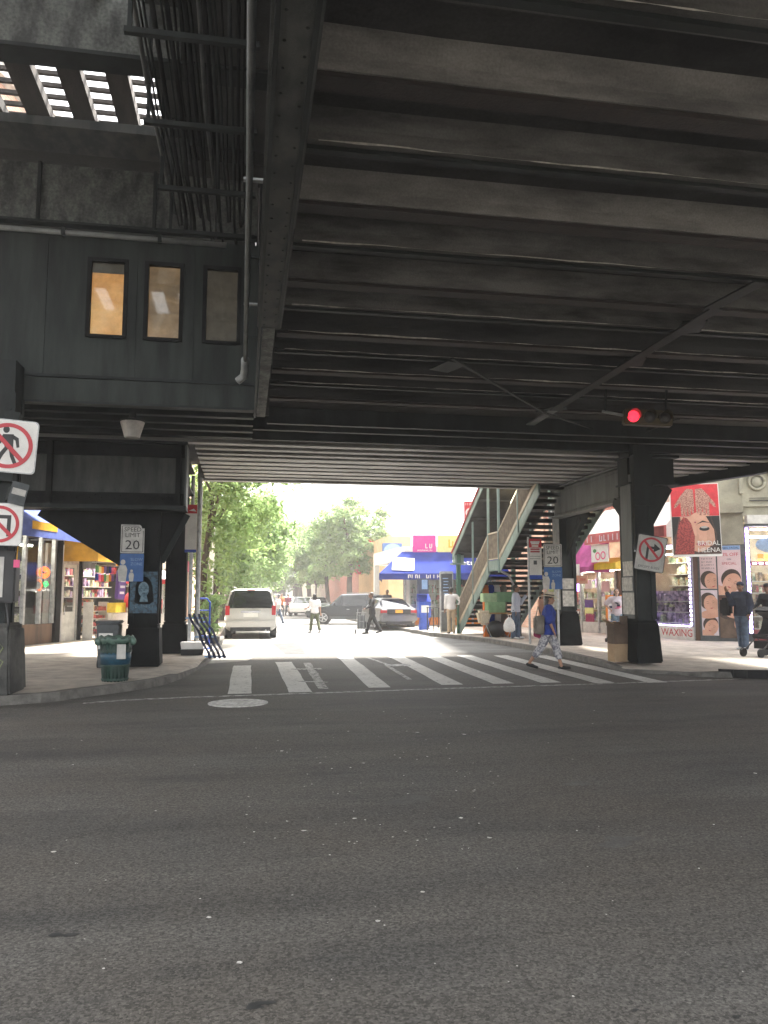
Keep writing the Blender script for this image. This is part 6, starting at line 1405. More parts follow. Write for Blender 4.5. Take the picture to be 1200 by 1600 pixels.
# umbrella and red goods glimpsed between the left columns
um = thing('market_umbrella', 'white market umbrella with red edge between the left columns', 'umbrella', (-3.15, 29.0, .13)); build(MB().cyl((0, 0, 0), (0, 0, 2.35), .02), 'pole', 'galv', um)
q = MB(); q.add([(0, 0, 2.45)] + [(1.0 * math.cos(k * math.tau / 8), 1.0 * math.sin(k * math.tau / 8), 2.0) for k in range(8)], [(0, 1 + k, 1 + (k + 1) % 8) for k in range(8)]); build(q, 'canopy', 'white_paint', um); build(MB().ring(.985, 1.005, 1.85, 2.0, 8), 'valance', 'red', um)
rg = thing('market_stall', 'market stall with red and white goods beyond the left column', 'stall', (-3.0, 28.0, .13)); build(MB().bb(-.6, .6, -.3, .3, 0, .8), 'counter', 'white_paint', rg); shelves(rg, -.6, .6, -.2, .82, 1.4, 1, ('goods_d', 'red'), 91, cw=.2)
# far traffic signals, pole and white banner in the trees
for px, py, lab in ((386, 897, 'left of two small yellow far traffic signals under the trees'), (411, 897, 'right of two small yellow far traffic signals under the trees')):
    p = AY(px, py, 85); t = thing('far_traffic_signal', lab, 'traffic light', p, group='far traffic signals'); build(MB().bb(-.2, .2, -.15, .15, -.5, .5), 'housing', 'yellow', t); build(MB().cyl((0, 0, .5), (0, 0, 1.6), .03), 'hanger', 'dark_steel', t)
    for k in range(3): build(MB().ell((0, -.15, -.32 + k * .32), (.1, .03, .1), 10, 6), 'lens', 'signal_off', t)
lpst = thing('lamp_post', 'pale street lamp post rising among the left trees', 'lamp post', (-1.35, 33.0, .13)); build(MB().cyl((0, 0, 0), (0, 0, 8.5), .09, .06, 12), 'post', 'white_paint', lpst); build(MB().bb(-.12, .12, -.1, -.08, 2.7, 4.3), 'banner', 'sign_white', lpst); build(MB().tube([(0, 0, 8.4), (.6, 0, 9.0), (1.8, 0, 9.2)], .04), 'arm', 'galv', lpst)
gpl = thing('potted_plant', 'bushy green plant at the foot of the left street tree', 'plant', (-0.98, 24.5, .13))

# ================================================================== TREES AND PLANTS
def leaves(q, c, rad, n, size, r_, flat=0.75):
    for _ in range(n):
        d = Vector((r_.gauss(0, 1), r_.gauss(0, 1), r_.gauss(0, 1))); d = d / max(d.length, .01) * (r_.random() ** .45)
        p = Vector(c) + Vector((d.x * rad, d.y * rad, d.z * rad * flat))
        s = size * r_.uniform(.6, 1.3); e = Euler((r_.uniform(-1.0, 1.0), r_.uniform(-1.0, 1.0), r_.uniform(0, 6.28))).to_matrix()
        a, b = e @ Vector((s, 0, 0)), e @ Vector((0, s * .42, 0)); dr = e @ Vector((0, 0, -s * .25))
        k = len(q.v); q.v += [p - a + dr, p - b, p + a + dr, p + b]; q.f += [(k, k + 1, k + 3), (k + 1, k + 2, k + 3)]
def tree(label, loc, h, crown_c, crown_r, seed, nclump, nleaf, size, trunk_r=.14, lean=(0, 0), lm='leaf', group='street trees', forks=4, extra=()):
    r_ = random.Random(seed); t = thing('street_tree', label, 'tree', loc, group=group)
    cc, cr = Vector(crown_c), Vector(crown_r)
    fork = Vector((lean[0], lean[1], h * .42))
    q = MB(); pts = [(0, 0, -.05), (lean[0] * .15 + .03, lean[1] * .2, h * .12), (lean[0] * .5 - .03, lean[1] * .5, h * .27), tuple(fork)]
    q.tube(pts, [trunk_r * 1.25, trunk_r, trunk_r * .9, trunk_r * .8], 9)
    build(q, 'trunk', 'bark', t, smooth=True)
    tips = []
    for i in range(forks):
        a = i * math.tau / forks + r_.uniform(-.4, .4); end = cc + Vector((math.cos(a) * cr.x * .6, math.sin(a) * cr.y * .6, cr.z * r_.uniform(-.1, .6)))
        mid = fork.lerp(end, .5) + Vector((r_.uniform(-.2, .2), r_.uniform(-.2, .2), .25))
        q = MB(); q.tube([fork, mid, end], [trunk_r * .6, trunk_r * .38, trunk_r * .12], 6)
        for k in range(4):
            b0 = mid.lerp(end, r_.random()); b1 = b0 + Vector((r_.uniform(-1, 1) * cr.x * .5, r_.uniform(-1, 1) * cr.y * .5, r_.uniform(-.3, .7) * cr.z * .5)); q.tube([b0, b0.lerp(b1, .5) + Vector((0, 0, .1)), b1], [trunk_r * .25, trunk_r * .15, trunk_r * .05], 5); tips.append(b1)
        build(q, 'limb', 'bark', t, smooth=True)
    q = MB()
    centers = [(tp, .32) for tp in tips]
    for _ in range(nclump):
        d = Vector((r_.gauss(0, 1), r_.gauss(0, 1), r_.gauss(0, 1))).normalized() * (r_.random() ** .4)
        centers.append((cc + Vector((d.x * cr.x, d.y * cr.y, d.z * cr.z)), r_.uniform(.16, .34)))
    for e in extra: centers.append((Vector(e[:3]), e[3]))
    for c, k in centers: leaves(q, c, k * min(cr) * r_.uniform(.7, 1.3), nleaf, size * 1.1, r_)
    build(q, 'crown', lm, t)
    return t
tree('tall street tree with a slim leaning trunk beside the left bus stop pole', (-1.42, 26.4, .13), 8.5, (1.2, .6, 5.6), (2.3, 2.6, 3.0), 21, 75, 85, .11, .13, (.25, 0), 'leaf_bright', extra=((.5, -.6, 2.3, .3), (.9, -.4, 2.8, .32), (.3, .2, 1.8, .25), (1.4, -.2, 3.4, .35), (.7, 0, 3.3, .33), (.2, -.3, .9, .22), (.15, -.3, .45, .2), (.35, -.2, 1.3, .22), (1.9, .5, 3.9, .35), (1.0, 1, 4.0, .4)))
tree('leafy street tree second in the left row', (-1.3, 36, .13), 8, (.9, 0, 4.2), (2.7, 2.8, 2.9), 22, 95, 85, .13, .14, (.1, 0), 'leaf')
tree('leafy street tree third in the left row', (-1.3, 47, .13), 8, (.9, 0, 4.3), (3.0, 3.0, 3.0), 23, 90, 75, .16, .15, (.1, 0), 'leaf')
tree('leafy street tree fourth in the left row', (-1.3, 60, .13), 8.5, (1.2, 0, 4.6), (3.4, 3.4, 3.2), 24, 85, 65, .19, .16, (.1, 0), 'leaf_dark')
tree('broad street tree nearest in the right row with a dark trunk', (7.6, 58, .13), 9, (.0, 0, 5.8), (3.5, 3.2, 2.9), 25, 110, 80, .17, .22, (.1, 0), 'leaf')
tree('street tree with twin limbs second in the right row', (6.9, 66, .13), 8.5, (-.4, 0, 5.2), (3.4, 3.2, 2.8), 26, 90, 65, .19, .18, (-.2, 0), 'leaf')
tree('small bright young tree in the right row', (6.6, 74, .13), 5.5, (-.3, 0, 3.6), (1.5, 1.6, 1.6), 27, 36, 50, .17, .10, (0, 0), 'leaf_bright')
tree('street tree fourth in the right row over the parked cars', (6.8, 84, .13), 9.5, (-1.2, 0, 5.6), (4.0, 3.6, 3.3), 28, 85, 60, .24, .25, (-.2, 0), 'leaf')
tree('thick trunked tree overhanging the middle of the far street', (6.6, 98, .13), 11, (-1.8, 0, 6.0), (4.8, 4, 3.8), 29, 85, 50, .28, .5, (-.2, 0), 'leaf')
tree('tall dark tree far down on the left', (-1.4, 82, .13), 10, (1.6, 0, 5.6), (4.0, 4, 3.9), 30, 85, 50, .26, .2, (.2, 0), 'leaf_dark')
tree('tall tree at the far left closing the street view', (-1.0, 108, .13), 12, (2.4, 0, 6.6), (4.8, 4, 4.6), 31, 85, 50, .32, .25, (.3, 0), 'leaf_dark')
tree('hazy green tree closing the far end of the street', (3.0, 150, .13), 13, (.5, 0, 7.4), (6.5, 4, 5.0), 32, 70, 50, .42, .3, (0, 0), 'leaf_dark')
tree('big tree at the far right behind the parked cars', (8.0, 130, .13), 13, (-.5, 0, 8), (6, 4, 5.0), 33, 60, 50, .40, .3, (0, 0), 'leaf')
q = MB(); r_ = random.Random(5)
for k in range(16): leaves(q, (r_.uniform(-.25, .25), r_.uniform(-.25, .25), .25 + r_.random() * 1.1), .22, 60, .06, r_)
build(q, 'foliage', 'leaf', gpl)
q = MB()
for k in range(7): q.tube([(0, 0, 0), (r_.uniform(-.1, .1), r_.uniform(-.1, .1), .5), (r_.uniform(-.2, .2), r_.uniform(-.2, .2), 1.1)], [.02, .014, .006], 5)
build(q, 'stems', 'bark', gpl); build(MB().frust((0, 0, 0), (.5, .5), (.55, .55), .2), 'planter', 'kerb', gpl)

# ================================================================== VEHICLES
def section(st):
    y, zb, zs, zr, wb, ws, wr = st                  # bottom, belt and roof heights, half widths
    zr = max(zr, zs + .005)
    half = [(wb * .86, zb), (wb, zb + .10), (wb * 1.0 + .02, (zb + zs) / 2), (ws, zs), (wr, zr - min(.07, (zr - zs) * .3)), (wr * .82, zr)]
    return [Vector((x, y, z)) for x, z in half], [Vector((-x, y, z)) for x, z in reversed(half)]
def car(name, label, loc, rz, stations, paint, glass_iv, ws_iv, rw_iv, wheels, wr_=.33, lights=(), group=None, plate_m='plate_white', pillars=(), extra=None, low='rubber', cat='car'):
    t = thing(name, label, cat, loc, rz, group=group)
    P = []
    for st in stations:
        a, b = section(st); P.append(a + b)
    n = len(P[0]); body = MB(); parts = {}
    def fc(i, k): return [P[i][k], P[i][(k + 1) % n], P[i + 1][(k + 1) % n], P[i + 1][k]]
    for i in range(len(P) - 1):
        for k in range(n):
            nm = None
            if i in glass_iv and k in (3, n - 5): nm = ('side_window', i, k)
            if i in ws_iv and k in (5, 4, n - 6): nm = ('windshield', 0, 0)
            if i in rw_iv and k in (5, 4, n - 6): nm = ('rear_window', 0, 0)
            v = fc(i, k)
            if nm is None: body.add(v, [(0, 1, 2, 3)])
            else: parts.setdefault(nm, MB()).add(v, [(0, 1, 2, 3)])
    body.add(P[0], [tuple(range(n))]); body.add(P[-1], [tuple(range(n - 1, -1, -1))])
    me = body.mesh('body'); bm = bmesh.new(); bm.from_mesh(me); bmesh.ops.remove_doubles(bm, verts=bm.verts, dist=.0005); bmesh.ops.recalc_face_normals(bm, faces=bm.faces); bm.to_mesh(me); bm.free()
    me.shade_smooth(); 
    try: me.set_sharp_from_angle(angle=R(32))
    except Exception: pass
    link(me, 'body', paint, t)
    for (nm, _, _), mb in parts.items(): build(mb, nm, 'car_glass', t)
    # dark cabin lining so the glass is not see-through to the road
    ys = [s[0] for s in stations]; zt = max(s[3] for s in stations) ; bz = [s for s in stations if s[3] > zt - .1]
    if bz: build(MB().bb(-.58, .58, bz[0][0] + .25, bz[-1][0] - .2, stations[0][1] + .15, stations[len(stations) // 2][2] + .12), 'seats', 'cloth_black', t)
    for i in pillars:
        for s in (3, n - 5):
            q = MB(); q.bar(P[i][s], P[i][(s + 1) % n], .07, .03, (0, 1, 0)); build(q, 'pillar', paint, t)
    for (y, w) in wheels:
        for s in (-1, 1):
            q = MB(); q.cyl((s * (w - .20), y, wr_), (s * (w + .012), y, wr_), wr_ * 1.13, n=24); build(q, 'wheel_arch', 'plastic_black', t)
            wh = build(MB().cyl((s * (w - .2), y, wr_), (s * (w + .03), y, wr_), wr_, n=24), 'wheel', 'rubber', t)
            q = MB(); q.cyl((s * (w + .0), y, wr_), (s * (w + .034), y, wr_), wr_ * .62, n=20); build(q, 'rim', 'plastic_grey', wh)
            q = MB()
            for k in range(5): a = k * math.tau / 5; q.bar((s * (w + .04), y, wr_), (s * (w + .04), y + wr_ * .6 * math.cos(a), wr_ + wr_ * .6 * math.sin(a)), .06, .02, (1, 0, 0))
            q.ring(wr_ * .56, wr_ * .66, 0, .012, 20); k0 = len(q.v) - 80
            for j in range(k0, len(q.v)): v = q.v[j]; q.v[j] = Vector((s * (w + .034) + s * v.z, y + v.x, wr_ + v.y))
            build(q, 'spokes', 'rim', wh)
    y0 = stations[0][0]; y1 = stations[-1][0]
    for nm, m, c, d in lights: build(MB().box(c, d), nm, m, t, bevel=.012)
    if extra: extra(t)
    return t
VAN = [(-2.35, .42, 1.02, 1.03, .84, .86, .82), (-2.33, .38, 1.05, 1.10, .88, .90, .84), (-2.22, .30, 1.06, 1.74, .90, .91, .72), (-2.05, .28, 1.06, 1.79, .90, .91, .72), (-.9, .26, 1.04, 1.82, .91, .92, .73), (.45, .26, 1.02, 1.80, .91, .92, .73), (1.35, .26, 1.0, 1.06, .90, .90, .66), (2.1, .28, .90, .93, .88, .86, .62), (2.45, .36, .66, .70, .74, .70, .55)]
def van_extra(t):
    build(MB().bb(-.90, .90, -2.50, -2.33, .42, .66), 'bumper', 'car_silver', t, bevel=.04); build(MB().bb(-.72, .72, -2.44, -2.3, .28, .42), 'underbody', 'plastic_black', t)
    pl = build(MB().bb(-.26, .26, -2.372, -2.352, .78, .93), 'number_plate', 'plate_white', t); build(MB().bb(-.34, .34, -2.39, -2.35, .94, 1.0), 'plate_lamp_bar', 'chrome', t)
    for s in (-1, 1): build(MB().bar((s * .66, -1.9, 1.87), (s * .66, .2, 1.87), .04, .03), 'roof_rail', 'galv', t); build(MB().box((s * 1.0, .95, 1.12), (.18, .1, .14)), 'mirror', 'car_silver', t, bevel=.02)
    build(MB().bar((.05, -2.355, 1.10), (.45, -2.34, 1.14), .02, .02), 'wiper', 'plastic_black', t)
    build(MB().cyl((.55, -2.5, .3), (.55, -2.3, .3), .035), 'exhaust', 'galv', t)
car('minivan', 'silver minivan seen from behind at the left kerb', (0.32, 31.6, .003), R(-2), VAN, 'car_silver', (2, 3, 4, 5), (5,), (1,), ((-1.5, .90), (1.5, .90)), .33, (('tail_light', 'tail_red', (.83, -2.30, 1.02), (.15, .14, .34)), ('tail_light', 'tail_red', (-.83, -2.30, 1.02), (.15, .14, .34)), ('brake_light', 'tail_red', (0, -2.22, 1.76), (.3, .03, .03))), pillars=(2, 3, 4, 5), extra=van_extra, cat='van')
SUV = [(-2.3, .42, .80, .84, .74, .72, .6), (-2.2, .32, 1.0, 1.03, .90, .88, .7), (-1.95, .28, 1.03, 1.58, .92, .91, .66), (-1.0, .28, 1.02, 1.67, .93, .92, .70), (.35, .28, 1.0, 1.64, .93, .92, .69), (1.05, .28, .98, 1.02, .92, .90, .66), (1.85, .30, .92, .95, .90, .86, .62), (2.25, .38, .70, .74, .78, .74, .55)]
def suv_extra(t):
    for s in (-1, 1):
        build(MB().box((s * .935, 0, .36), (.03, 3.4, .16)), 'cladding', 'plastic_grey', t); build(MB().box((s * 1.0, .75, 1.08), (.16, .1, .13)), 'mirror', 'car_dark', t); build(MB().box((s * .93, .0, .82), (.02, .16, .03)), 'door_handle', 'chrome', t); build(MB().bar((s * .62, -1.5, 1.71), (s * .62, .1, 1.7), .04, .03), 'roof_rail', 'galv', t)
    build(MB().box((0, 2.27, .62), (1.2, .08, .2)), 'grille', 'plastic_black', t)
car('suv', 'dark suv turning across the far street behind the walkers', (5.7, 43.8, .003), R(82), SUV, 'car_dark', (2, 3, 4), (4,), (1,), ((-1.35, .92), (1.35, .92)), .37, (('head_light', 'head_lamp', (.68, 2.14, .80), (.3, .16, .13)), ('head_light', 'head_lamp', (-.68, 2.14, .80), (.3, .16, .13)), ('tail_light', 'tail_red', (.80, -2.2, .95), (.16, .1, .2)), ('tail_light', 'tail_red', (-.80, -2.2, .95), (.16, .1, .2))), pillars=(2, 3, 4), extra=suv_extra)
SED = [(-2.3, .45, .86, .88, .74, .72, .6), (-2.2, .34, .98, 1.0, .86, .82, .66), (-1.65, .28, 1.0, 1.04, .89, .86, .70), (-1.0, .26, .98, 1.40, .90, .88, .60), (-.2, .25, .96, 1.46, .90, .88, .63), (.55, .25, .95, 1.42, .90, .88, .62), (1.25, .26, .92, .96, .89, .86, .66), (2.0, .28, .84, .87, .86, .82, .6), (2.35, .36, .64, .68, .74, .7, .5)]
def sed_extra(t):
    build(MB().bb(-.84, .84, -2.42, -2.26, .40, .70), 'bumper', t['paint'], t, bevel=.05); build(MB().bb(-.6, .6, -2.40, -2.2, .26, .40), 'diffuser', 'plastic_black', t); build(MB().bb(-.55, .55, -2.335, -2.30, .72, .95), 'boot_panel', 'plastic_black', t)
    build(MB().bb(-.17, .17, -2.352, -2.336, .78, .92), 'number_plate', t['plate'], t)
    for s in (-1, 1): build(MB().box((s * .97, .75, 1.0), (.16, .1, .12)), 'mirror', t['paint'], t)
def sedan(label, loc, rz, paint, plate_m='plate_white', group=None):
    def ex(t):
        t['paint'] = paint; t['plate'] = plate_m; sed_extra(t); del t['paint']; del t['plate']
    return car('sedan', label, loc, rz, SED, paint, (3, 4), (5,), (2,), ((-1.4, .88), (1.4, .88)), .32, (('tail_light', 'tail_red', (.66, -2.24, .84), (.36, .14, .13)), ('tail_light', 'tail_red', (-.66, -2.24, .84), (.36, .14, .13)), ('head_light', 'head_lamp', (.62, 2.2, .72), (.3, .16, .12)), ('head_light', 'head_lamp', (-.62, 2.2, .72), (.3, .16, .12))), pillars=(3, 4, 5), extra=ex, group=group)
sedan('charcoal sedan with an orange number plate seen from behind', (6.75, 37.4, .003), R(3), 'car_charcoal', 'plate_orange')
far = 'cars far down the street'
sedan('white saloon facing the camera beyond the suv', (4.55, 62, .003), R(168), 'car_white', group=far)
sedan('grey green saloon parked behind the white saloon', (6.0, 66, .003), R(180), 'car_green', group=far)
sedan('white saloon further back in the far traffic', (4.1, 78, .003), R(178), 'car_white', group=far)
sedan('red saloon in the far traffic', (3.8, 92, .003), R(180), 'car_red', group=far)
sedan('dark saloon parked far down at the left kerb', (2.3, 88, .003), R(0), 'car_charcoal', group=far)
car('minivan', 'white van in the middle of the far traffic', (3.9, 104, .003), R(180), VAN, 'car_white', (2, 3, 4, 5), (5,), (1,), ((-1.5, .90), (1.5, .90)), .33, group=far, cat='van', pillars=(2, 3, 4))
car('minivan', 'white van far ahead of the silver minivan', (1.4, 78, .003), R(0), [tuple(v if i not in (3,) else v * 1.35 for i, v in enumerate(s)) if s[3] > 1.5 else s for s in VAN], 'car_white', (5,), (5,), (), ((-1.5, .90), (1.5, .90)), .33, group=far, cat='van')
for lab, x, y, rz, pnt in (('black saloon stopped in the far oncoming lane', 5.3, 72, 178, 'car_dark'), ('silver saloon behind the black far saloon', 4.7, 86, 180, 'car_silver'), ('white saloon parked at the far left kerb', 0.7, 46, 2, 'car_white'), ('dark green saloon parked beyond the white one on the left', 0.7, 53, 0, 'car_green'), ('pale saloon waiting in the left lane far ahead', 2.3, 98, 0, 'car_silver'), ('red saloon parked on the far right under the trees', 6.1, 80, 180, 'car_red'), ('dark saloon parked on the far right under the trees', 6.1, 90, 180, 'car_dark')):
    sedan(lab, (x, y, .003), R(rz), pnt, group=far)
bx = thing('box_truck', 'white box truck with a dark open rear far down the street', 'truck', (4.5, 112, .003))
build(MB().bb(-1.2, 1.2, -3, 3, 1.0, 4.0), 'cargo_box', 'car_white', bx); build(MB().bb(-1.05, 1.05, -3.02, -3.003, 1.2, 3.8), 'rear_opening', 'dark_interior', bx); build(MB().bb(-1.1, 1.1, 3.1, 4.8, .6, 2.6), 'cab', 'car_white', bx, bevel=.15)
for y in (-2, 3.8):
    for s in (-1, 1): build(MB().cyl((s * .85, y, .45), (s * 1.15, y, .45), .45, n=18), 'wheel', 'rubber', bx)

# ================================================================== PEOPLE
def remesh(mb, voxel, smooth=4):
    me = mb.mesh('tmp'); o = bpy.data.objects.new('tmp', me); COL.objects.link(o)
    m = o.modifiers.new('r', 'REMESH'); m.mode = 'VOXEL'; m.voxel_size = voxel
    s = o.modifiers.new('s', 'SMOOTH'); s.factor = .5; s.iterations = smooth
    bpy.context.view_layer.update()
    out = bpy.data.meshes.new_from_object(o.evaluated_get(bpy.context.evaluated_depsgraph_get()))
    bpy.data.objects.remove(o); bpy.data.meshes.remove(me); out.shade_smooth(); return out
def capsule(q, a, b, ra, rb, n=10):
    a, b = Vector(a), Vector(b); d = (b - a); L = d.length
    if L < 1e-5: q.ell(a, (ra, ra, ra), 10, 6); return
    d /= L
    q.tube([a - d * ra * .95, a - d * ra * .6, a, b, b + d * rb * .6, b + d * rb * .95], [ra * .3, ra * .8, ra, rb, rb * .8, rb * .3], n)
def person(label, loc, rz, h=1.70, legs=((0, 0), (0, 0)), arms=None, lean=0.0, skin='skin_tan', top='cloth_white', top_sleeve=.5, top_hem=.88, bottom='denim', leg_len=2.0, shoes='shoe_black', hair='hair_black', hair_len=0.0, head_yaw=0.0, head_pitch=0.0, girth=1.0, fine=True, female=False, hat=None, group='people in the street', cap=None, beard=False, sunglasses=False, loose=.0, shift=0.0):
    """faces -Y at rz = 0; arms: per side (elbow xyz, wrist xyz) relative to the shoulder, or (swing, out, bend) in degrees"""
    k = h / 1.70
    t = thing('person', label, 'person', loc, rz, group=group)
    V = lambda x, y, z: Vector((x, y, z))
    ca, sa = math.cos(R(lean)), math.sin(R(lean))
    def L(v): d = v - V(0, 0, .94); return V(d.x, d.y * ca - d.z * sa, d.z * ca + d.y * sa) + V(0, 0, .94)
    sw = .175 if female else .195
    J = {'pel': V(0, 0, .94), 'wst': L(V(0, 0, 1.09)), 'chs': L(V(0, 0, 1.27)), 'sht': L(V(0, .01, 1.41)), 'nck': L(V(0, .012, 1.47)), 'hd': L(V(0, -.012, 1.60))}
    feet = []
    for s, (th, kb) in zip((-1, 1), legs):
        hp = V(s * .088, 0, .90); kn = hp + V(s * .008, -math.sin(R(th)) * .42, -math.cos(R(th)) * .42); an = kn + V(0, -math.sin(R(th - kb)) * .42, -math.cos(R(th - kb)) * .42)
        ft = R((th - kb) * .75); toe = an + V(s * .03, -math.cos(ft) * .15, -.055 - (math.sin(-ft) * .12 if ft < 0 else -.0)); heel = an + V(0, .045, -.05)
        feet.append((hp, kn, an, toe, heel))
    dz = min(min(f[2].z - .075, f[3].z - .022, f[4].z - .025) for f in feet)
    dzv = V(0, 0, -dz)
    for n_ in J: J[n_] += dzv
    feet = [tuple(p + dzv for p in f) for f in feet]
    hands = []
    for i, s in enumerate((-1, 1)):
        sh = L(V(s * sw, .01, 1.395)) + dzv
        a = (arms[i] if arms else None) or (0, 8, 15)
        if len(a) == 3:
            swg, out, bend = a
            el = sh + V(s * math.sin(R(out)) * .28, -math.sin(R(swg)) * .28, -math.cos(R(swg)) * math.cos(R(out)) * .28)
            wr = el + V(s * math.sin(R(out)) * .10, -math.sin(R(swg + bend)) * .245, -math.cos(R(swg + bend)) * .245)
        else:
            el, wr = sh + V(*a[0]), sh + V(*a[1])
        hands.append((sh, el, wr))
    K = lambda v: v * k
    g = girth
    def ering(c, rx, ry, n=16): return [K(V(c.x + rx * math.cos(j * math.tau / n), c.y + ry * math.sin(j * math.tau / n), c.z)) for j in range(n)]
    hipw, wstw, chw = (.172, .125, .150) if female else (.160, .142, .172)
    def torso(q, inf, z_low=None):
        prof = [(J['pel'] + V(0, 0, -.10), hipw * .8 * g, .105 * g), (J['pel'], hipw * g, .118 * g), (J['wst'], wstw * g, .10 * g), (J['wst'].lerp(J['chs'], .6), chw * .95 * g, .112 * g), (J['chs'] + V(0, -.005, .03), chw * g, .118 * g), (J['sht'] + V(0, 0, -.02), sw * .92, .085), (J['sht'] + V(0, 0, .035), .08, .06)]
        q.loft([ering(c, rx + inf, ry + inf) for c, rx, ry in prof])
        for sh, el, wr in hands: capsule(q, K(J['sht'] + V(0, 0, -.02)), K(sh), (.07 + inf) * k, (.058 + inf) * k)
        if female:
            for s in (-1, 1): q.ell(K(J['chs'] + V(s * .07, -.085, .0)), ((.058 + inf) * k, (.05 + inf) * k, (.058 + inf) * k), 10, 8)
    # ---- body: one continuous skin
    q = MB(); torso(q, 0)
    capsule(q, K(J['sht']), K(J['nck'] + V(0, -.005, .06)), .058 * k, .05 * k)
    hc = K(J['hd']); hm = Matrix.Rotation(R(head_yaw), 3, 'Z') @ Matrix.Rotation(R(head_pitch), 3, 'X')
    H = lambda x, y, z: hc + hm @ (V(x, y, z) * k)
    q.ell(H(0, .012, .025), (.074 * k, .094 * k, .098 * k), 14, 10, hm); q.ell(H(0, -.022, -.035), (.060 * k, .070 * k, .082 * k), 14, 10, hm)
    capsule(q, H(0, -.085, .012), H(0, -.108, -.022), .010 * k, .015 * k, 8); q.ell(H(0, -.073, -.085), (.026 * k, .022 * k, .02 * k), 8, 6)
    q.ell(H(0, -.087, -.052), (.026 * k, .012 * k, .010 * k), 8, 6)
    for s in (-1, 1): q.ell(H(s * .076, .01, -.005), (.012 * k, .02 * k, .03 * k), 8, 6, hm); q.ell(H(s * .032, -.078, .03), (.028 * k, .014 * k, .010 * k), 8, 6)
    for hp, kn, an, toe, heel in feet:
        capsule(q, K(hp), K(kn), .080 * k * g, .052 * k); capsule(q, K(kn), K(kn.lerp(an, .35) + V(0, .012, 0)), .052 * k, .052 * k); capsule(q, K(kn.lerp(an, .35) + V(0, .012, 0)), K(an), .052 * k, .034 * k); capsule(q, K(an + V(0, .02, -.03)), K(toe), .034 * k, .026 * k)
    for i, (sh, el, wr) in enumerate(hands):
        s = (-1, 1)[i]
        capsule(q, K(sh), K(el), .047 * k, .037 * k); capsule(q, K(el), K(wr), .038 * k, .026 * k)
        d = (wr - el).normalized(); side = d.cross(V(0, 1, 0.2)).normalized(); nrm = side.cross(d)
        pm = wr + d * .085; q.ell(K(wr + d * .05), (.042 * k, .022 * k, .05 * k), 10, 8, Matrix((side, nrm, d)).transposed())
        for j, (off, ln) in enumerate(((-.030, .075), (-.010, .085), (.010, .080), (.029, .062))):
            b0 = wr + d * .085 + side * off; b1 = b0 + (d + nrm * .25).normalized() * ln * .5; b2 = b1 + (d + nrm * .9).normalized() * ln * .5
            capsule(q, K(b0), K(b1), .0095 * k, .009 * k, 7); capsule(q, K(b1), K(b2), .009 * k, .0075 * k, 7)
        tb0 = wr + d * .03 + side * .035 * (-1 if s < 0 else -1); tb1 = tb0 + (d * .7 - side * .7).normalized() * .035; tb2 = tb1 + (d + nrm * .3).normalized() * .032
        capsule(q, K(tb0), K(tb1), .013 * k, .011 * k, 7); capsule(q, K(tb1), K(tb2), .011 * k, .009 * k, 7)
    link(remesh(q, .0085 if fine else .016, 3), 'body', skin, t)
    # ---- face details
    for s in (-1, 1):
        build(MB().ell(H(s * .031, -.088, .012), (.013 * k, .006 * k, .007 * k), 8, 6), 'eye', 'sign_black', t); build(MB().ell(H(s * .031, -.092, .036), (.02 * k, .006 * k, .005 * k), 8, 5), 'eyebrow', hair, t)
    build(MB().ell(H(0, -.099, -.052), (.023 * k, .006 * k, .006 * k), 8, 5), 'mouth', 'poster_lip', t)
    # ---- hair
    q = MB(); q.ell(H(0, .028, .042), (.084 * k, .098 * k, .092 * k), 14, 10, hm); q.ell(H(0, .06, -.01), (.076 * k, .06 * k, .07 * k), 12, 8, hm)
    if hair_len > 0:
        for s in (-1, 0, 1): capsule(q, H(s * .05, .06, .0), H(s * .075, .055 + .02 * (s == 0), -.10 - hair_len), .045 * k, .03 * k)
    me = remesh(q, .009 if fine else .014, 2); link(me, 'hair', hair, t)
    if beard:
        q = MB(); q.ell(H(0, -.045, -.075), (.062 * k, .058 * k, .05 * k), 10, 8, hm); build(q, 'beard', hair, t, smooth=True)
    # ---- clothes
    q = MB(); inf = .013 + loose
    torso(q, inf)
    zc = J['pel'].z + (top_hem - .94)
    q.loft([ering(V(0, 0, zc), hipw * g + inf + .015, .122 * g + inf + .012), ering(J['pel'] + V(0, 0, .05), hipw * g + inf + .004, .118 * g + inf + .004), ering(J['wst'], wstw * g + inf + .012, .105 * g + inf)])
    for sh, el, wr in hands:
        f = min(top_sleeve, 1.0); e1 = sh.lerp(el, f); capsule(q, K(sh), K(e1), (.060 + inf) * k, (.048 + inf + loose) * k)
        if top_sleeve > 1: capsule(q, K(el), K(el.lerp(wr, top_sleeve - 1)), (.042 + inf) * k, (.032 + inf) * k)
    me = remesh(q, .012 if fine else .02, 3)
    link(me, 'shirt', top, t)
    q = MB()
    q.loft([ering(J['pel'] + V(0, 0, -.11), hipw * .85 * g + .012, .115 * g + .01), ering(J['pel'] + V(0, 0, 0), hipw * g + .012, .12 * g + .01), ering(J['wst'] + V(0, 0, -.06), wstw * g + .016, .105 * g + .01)])
    for hp, kn, an, toe, heel in feet:
        w = .016 + loose
        if leg_len <= 1: capsule(q, K(hp), K(hp.lerp(kn, leg_len)), (.088 * g + w) * k, (.072 * g + w * 1.5) * k)
        else:
            capsule(q, K(hp), K(kn), (.085 * g + w) * k, (.058 + w) * k); e = kn.lerp(an, leg_len - 1); capsule(q, K(kn), K(e), (.058 + w) * k, (.044 + w * 1.2 + .008 * (leg_len > 1.8)) * k)
    link(remesh(q, .012 if fine else .02, 3), 'trousers', bottom, t)
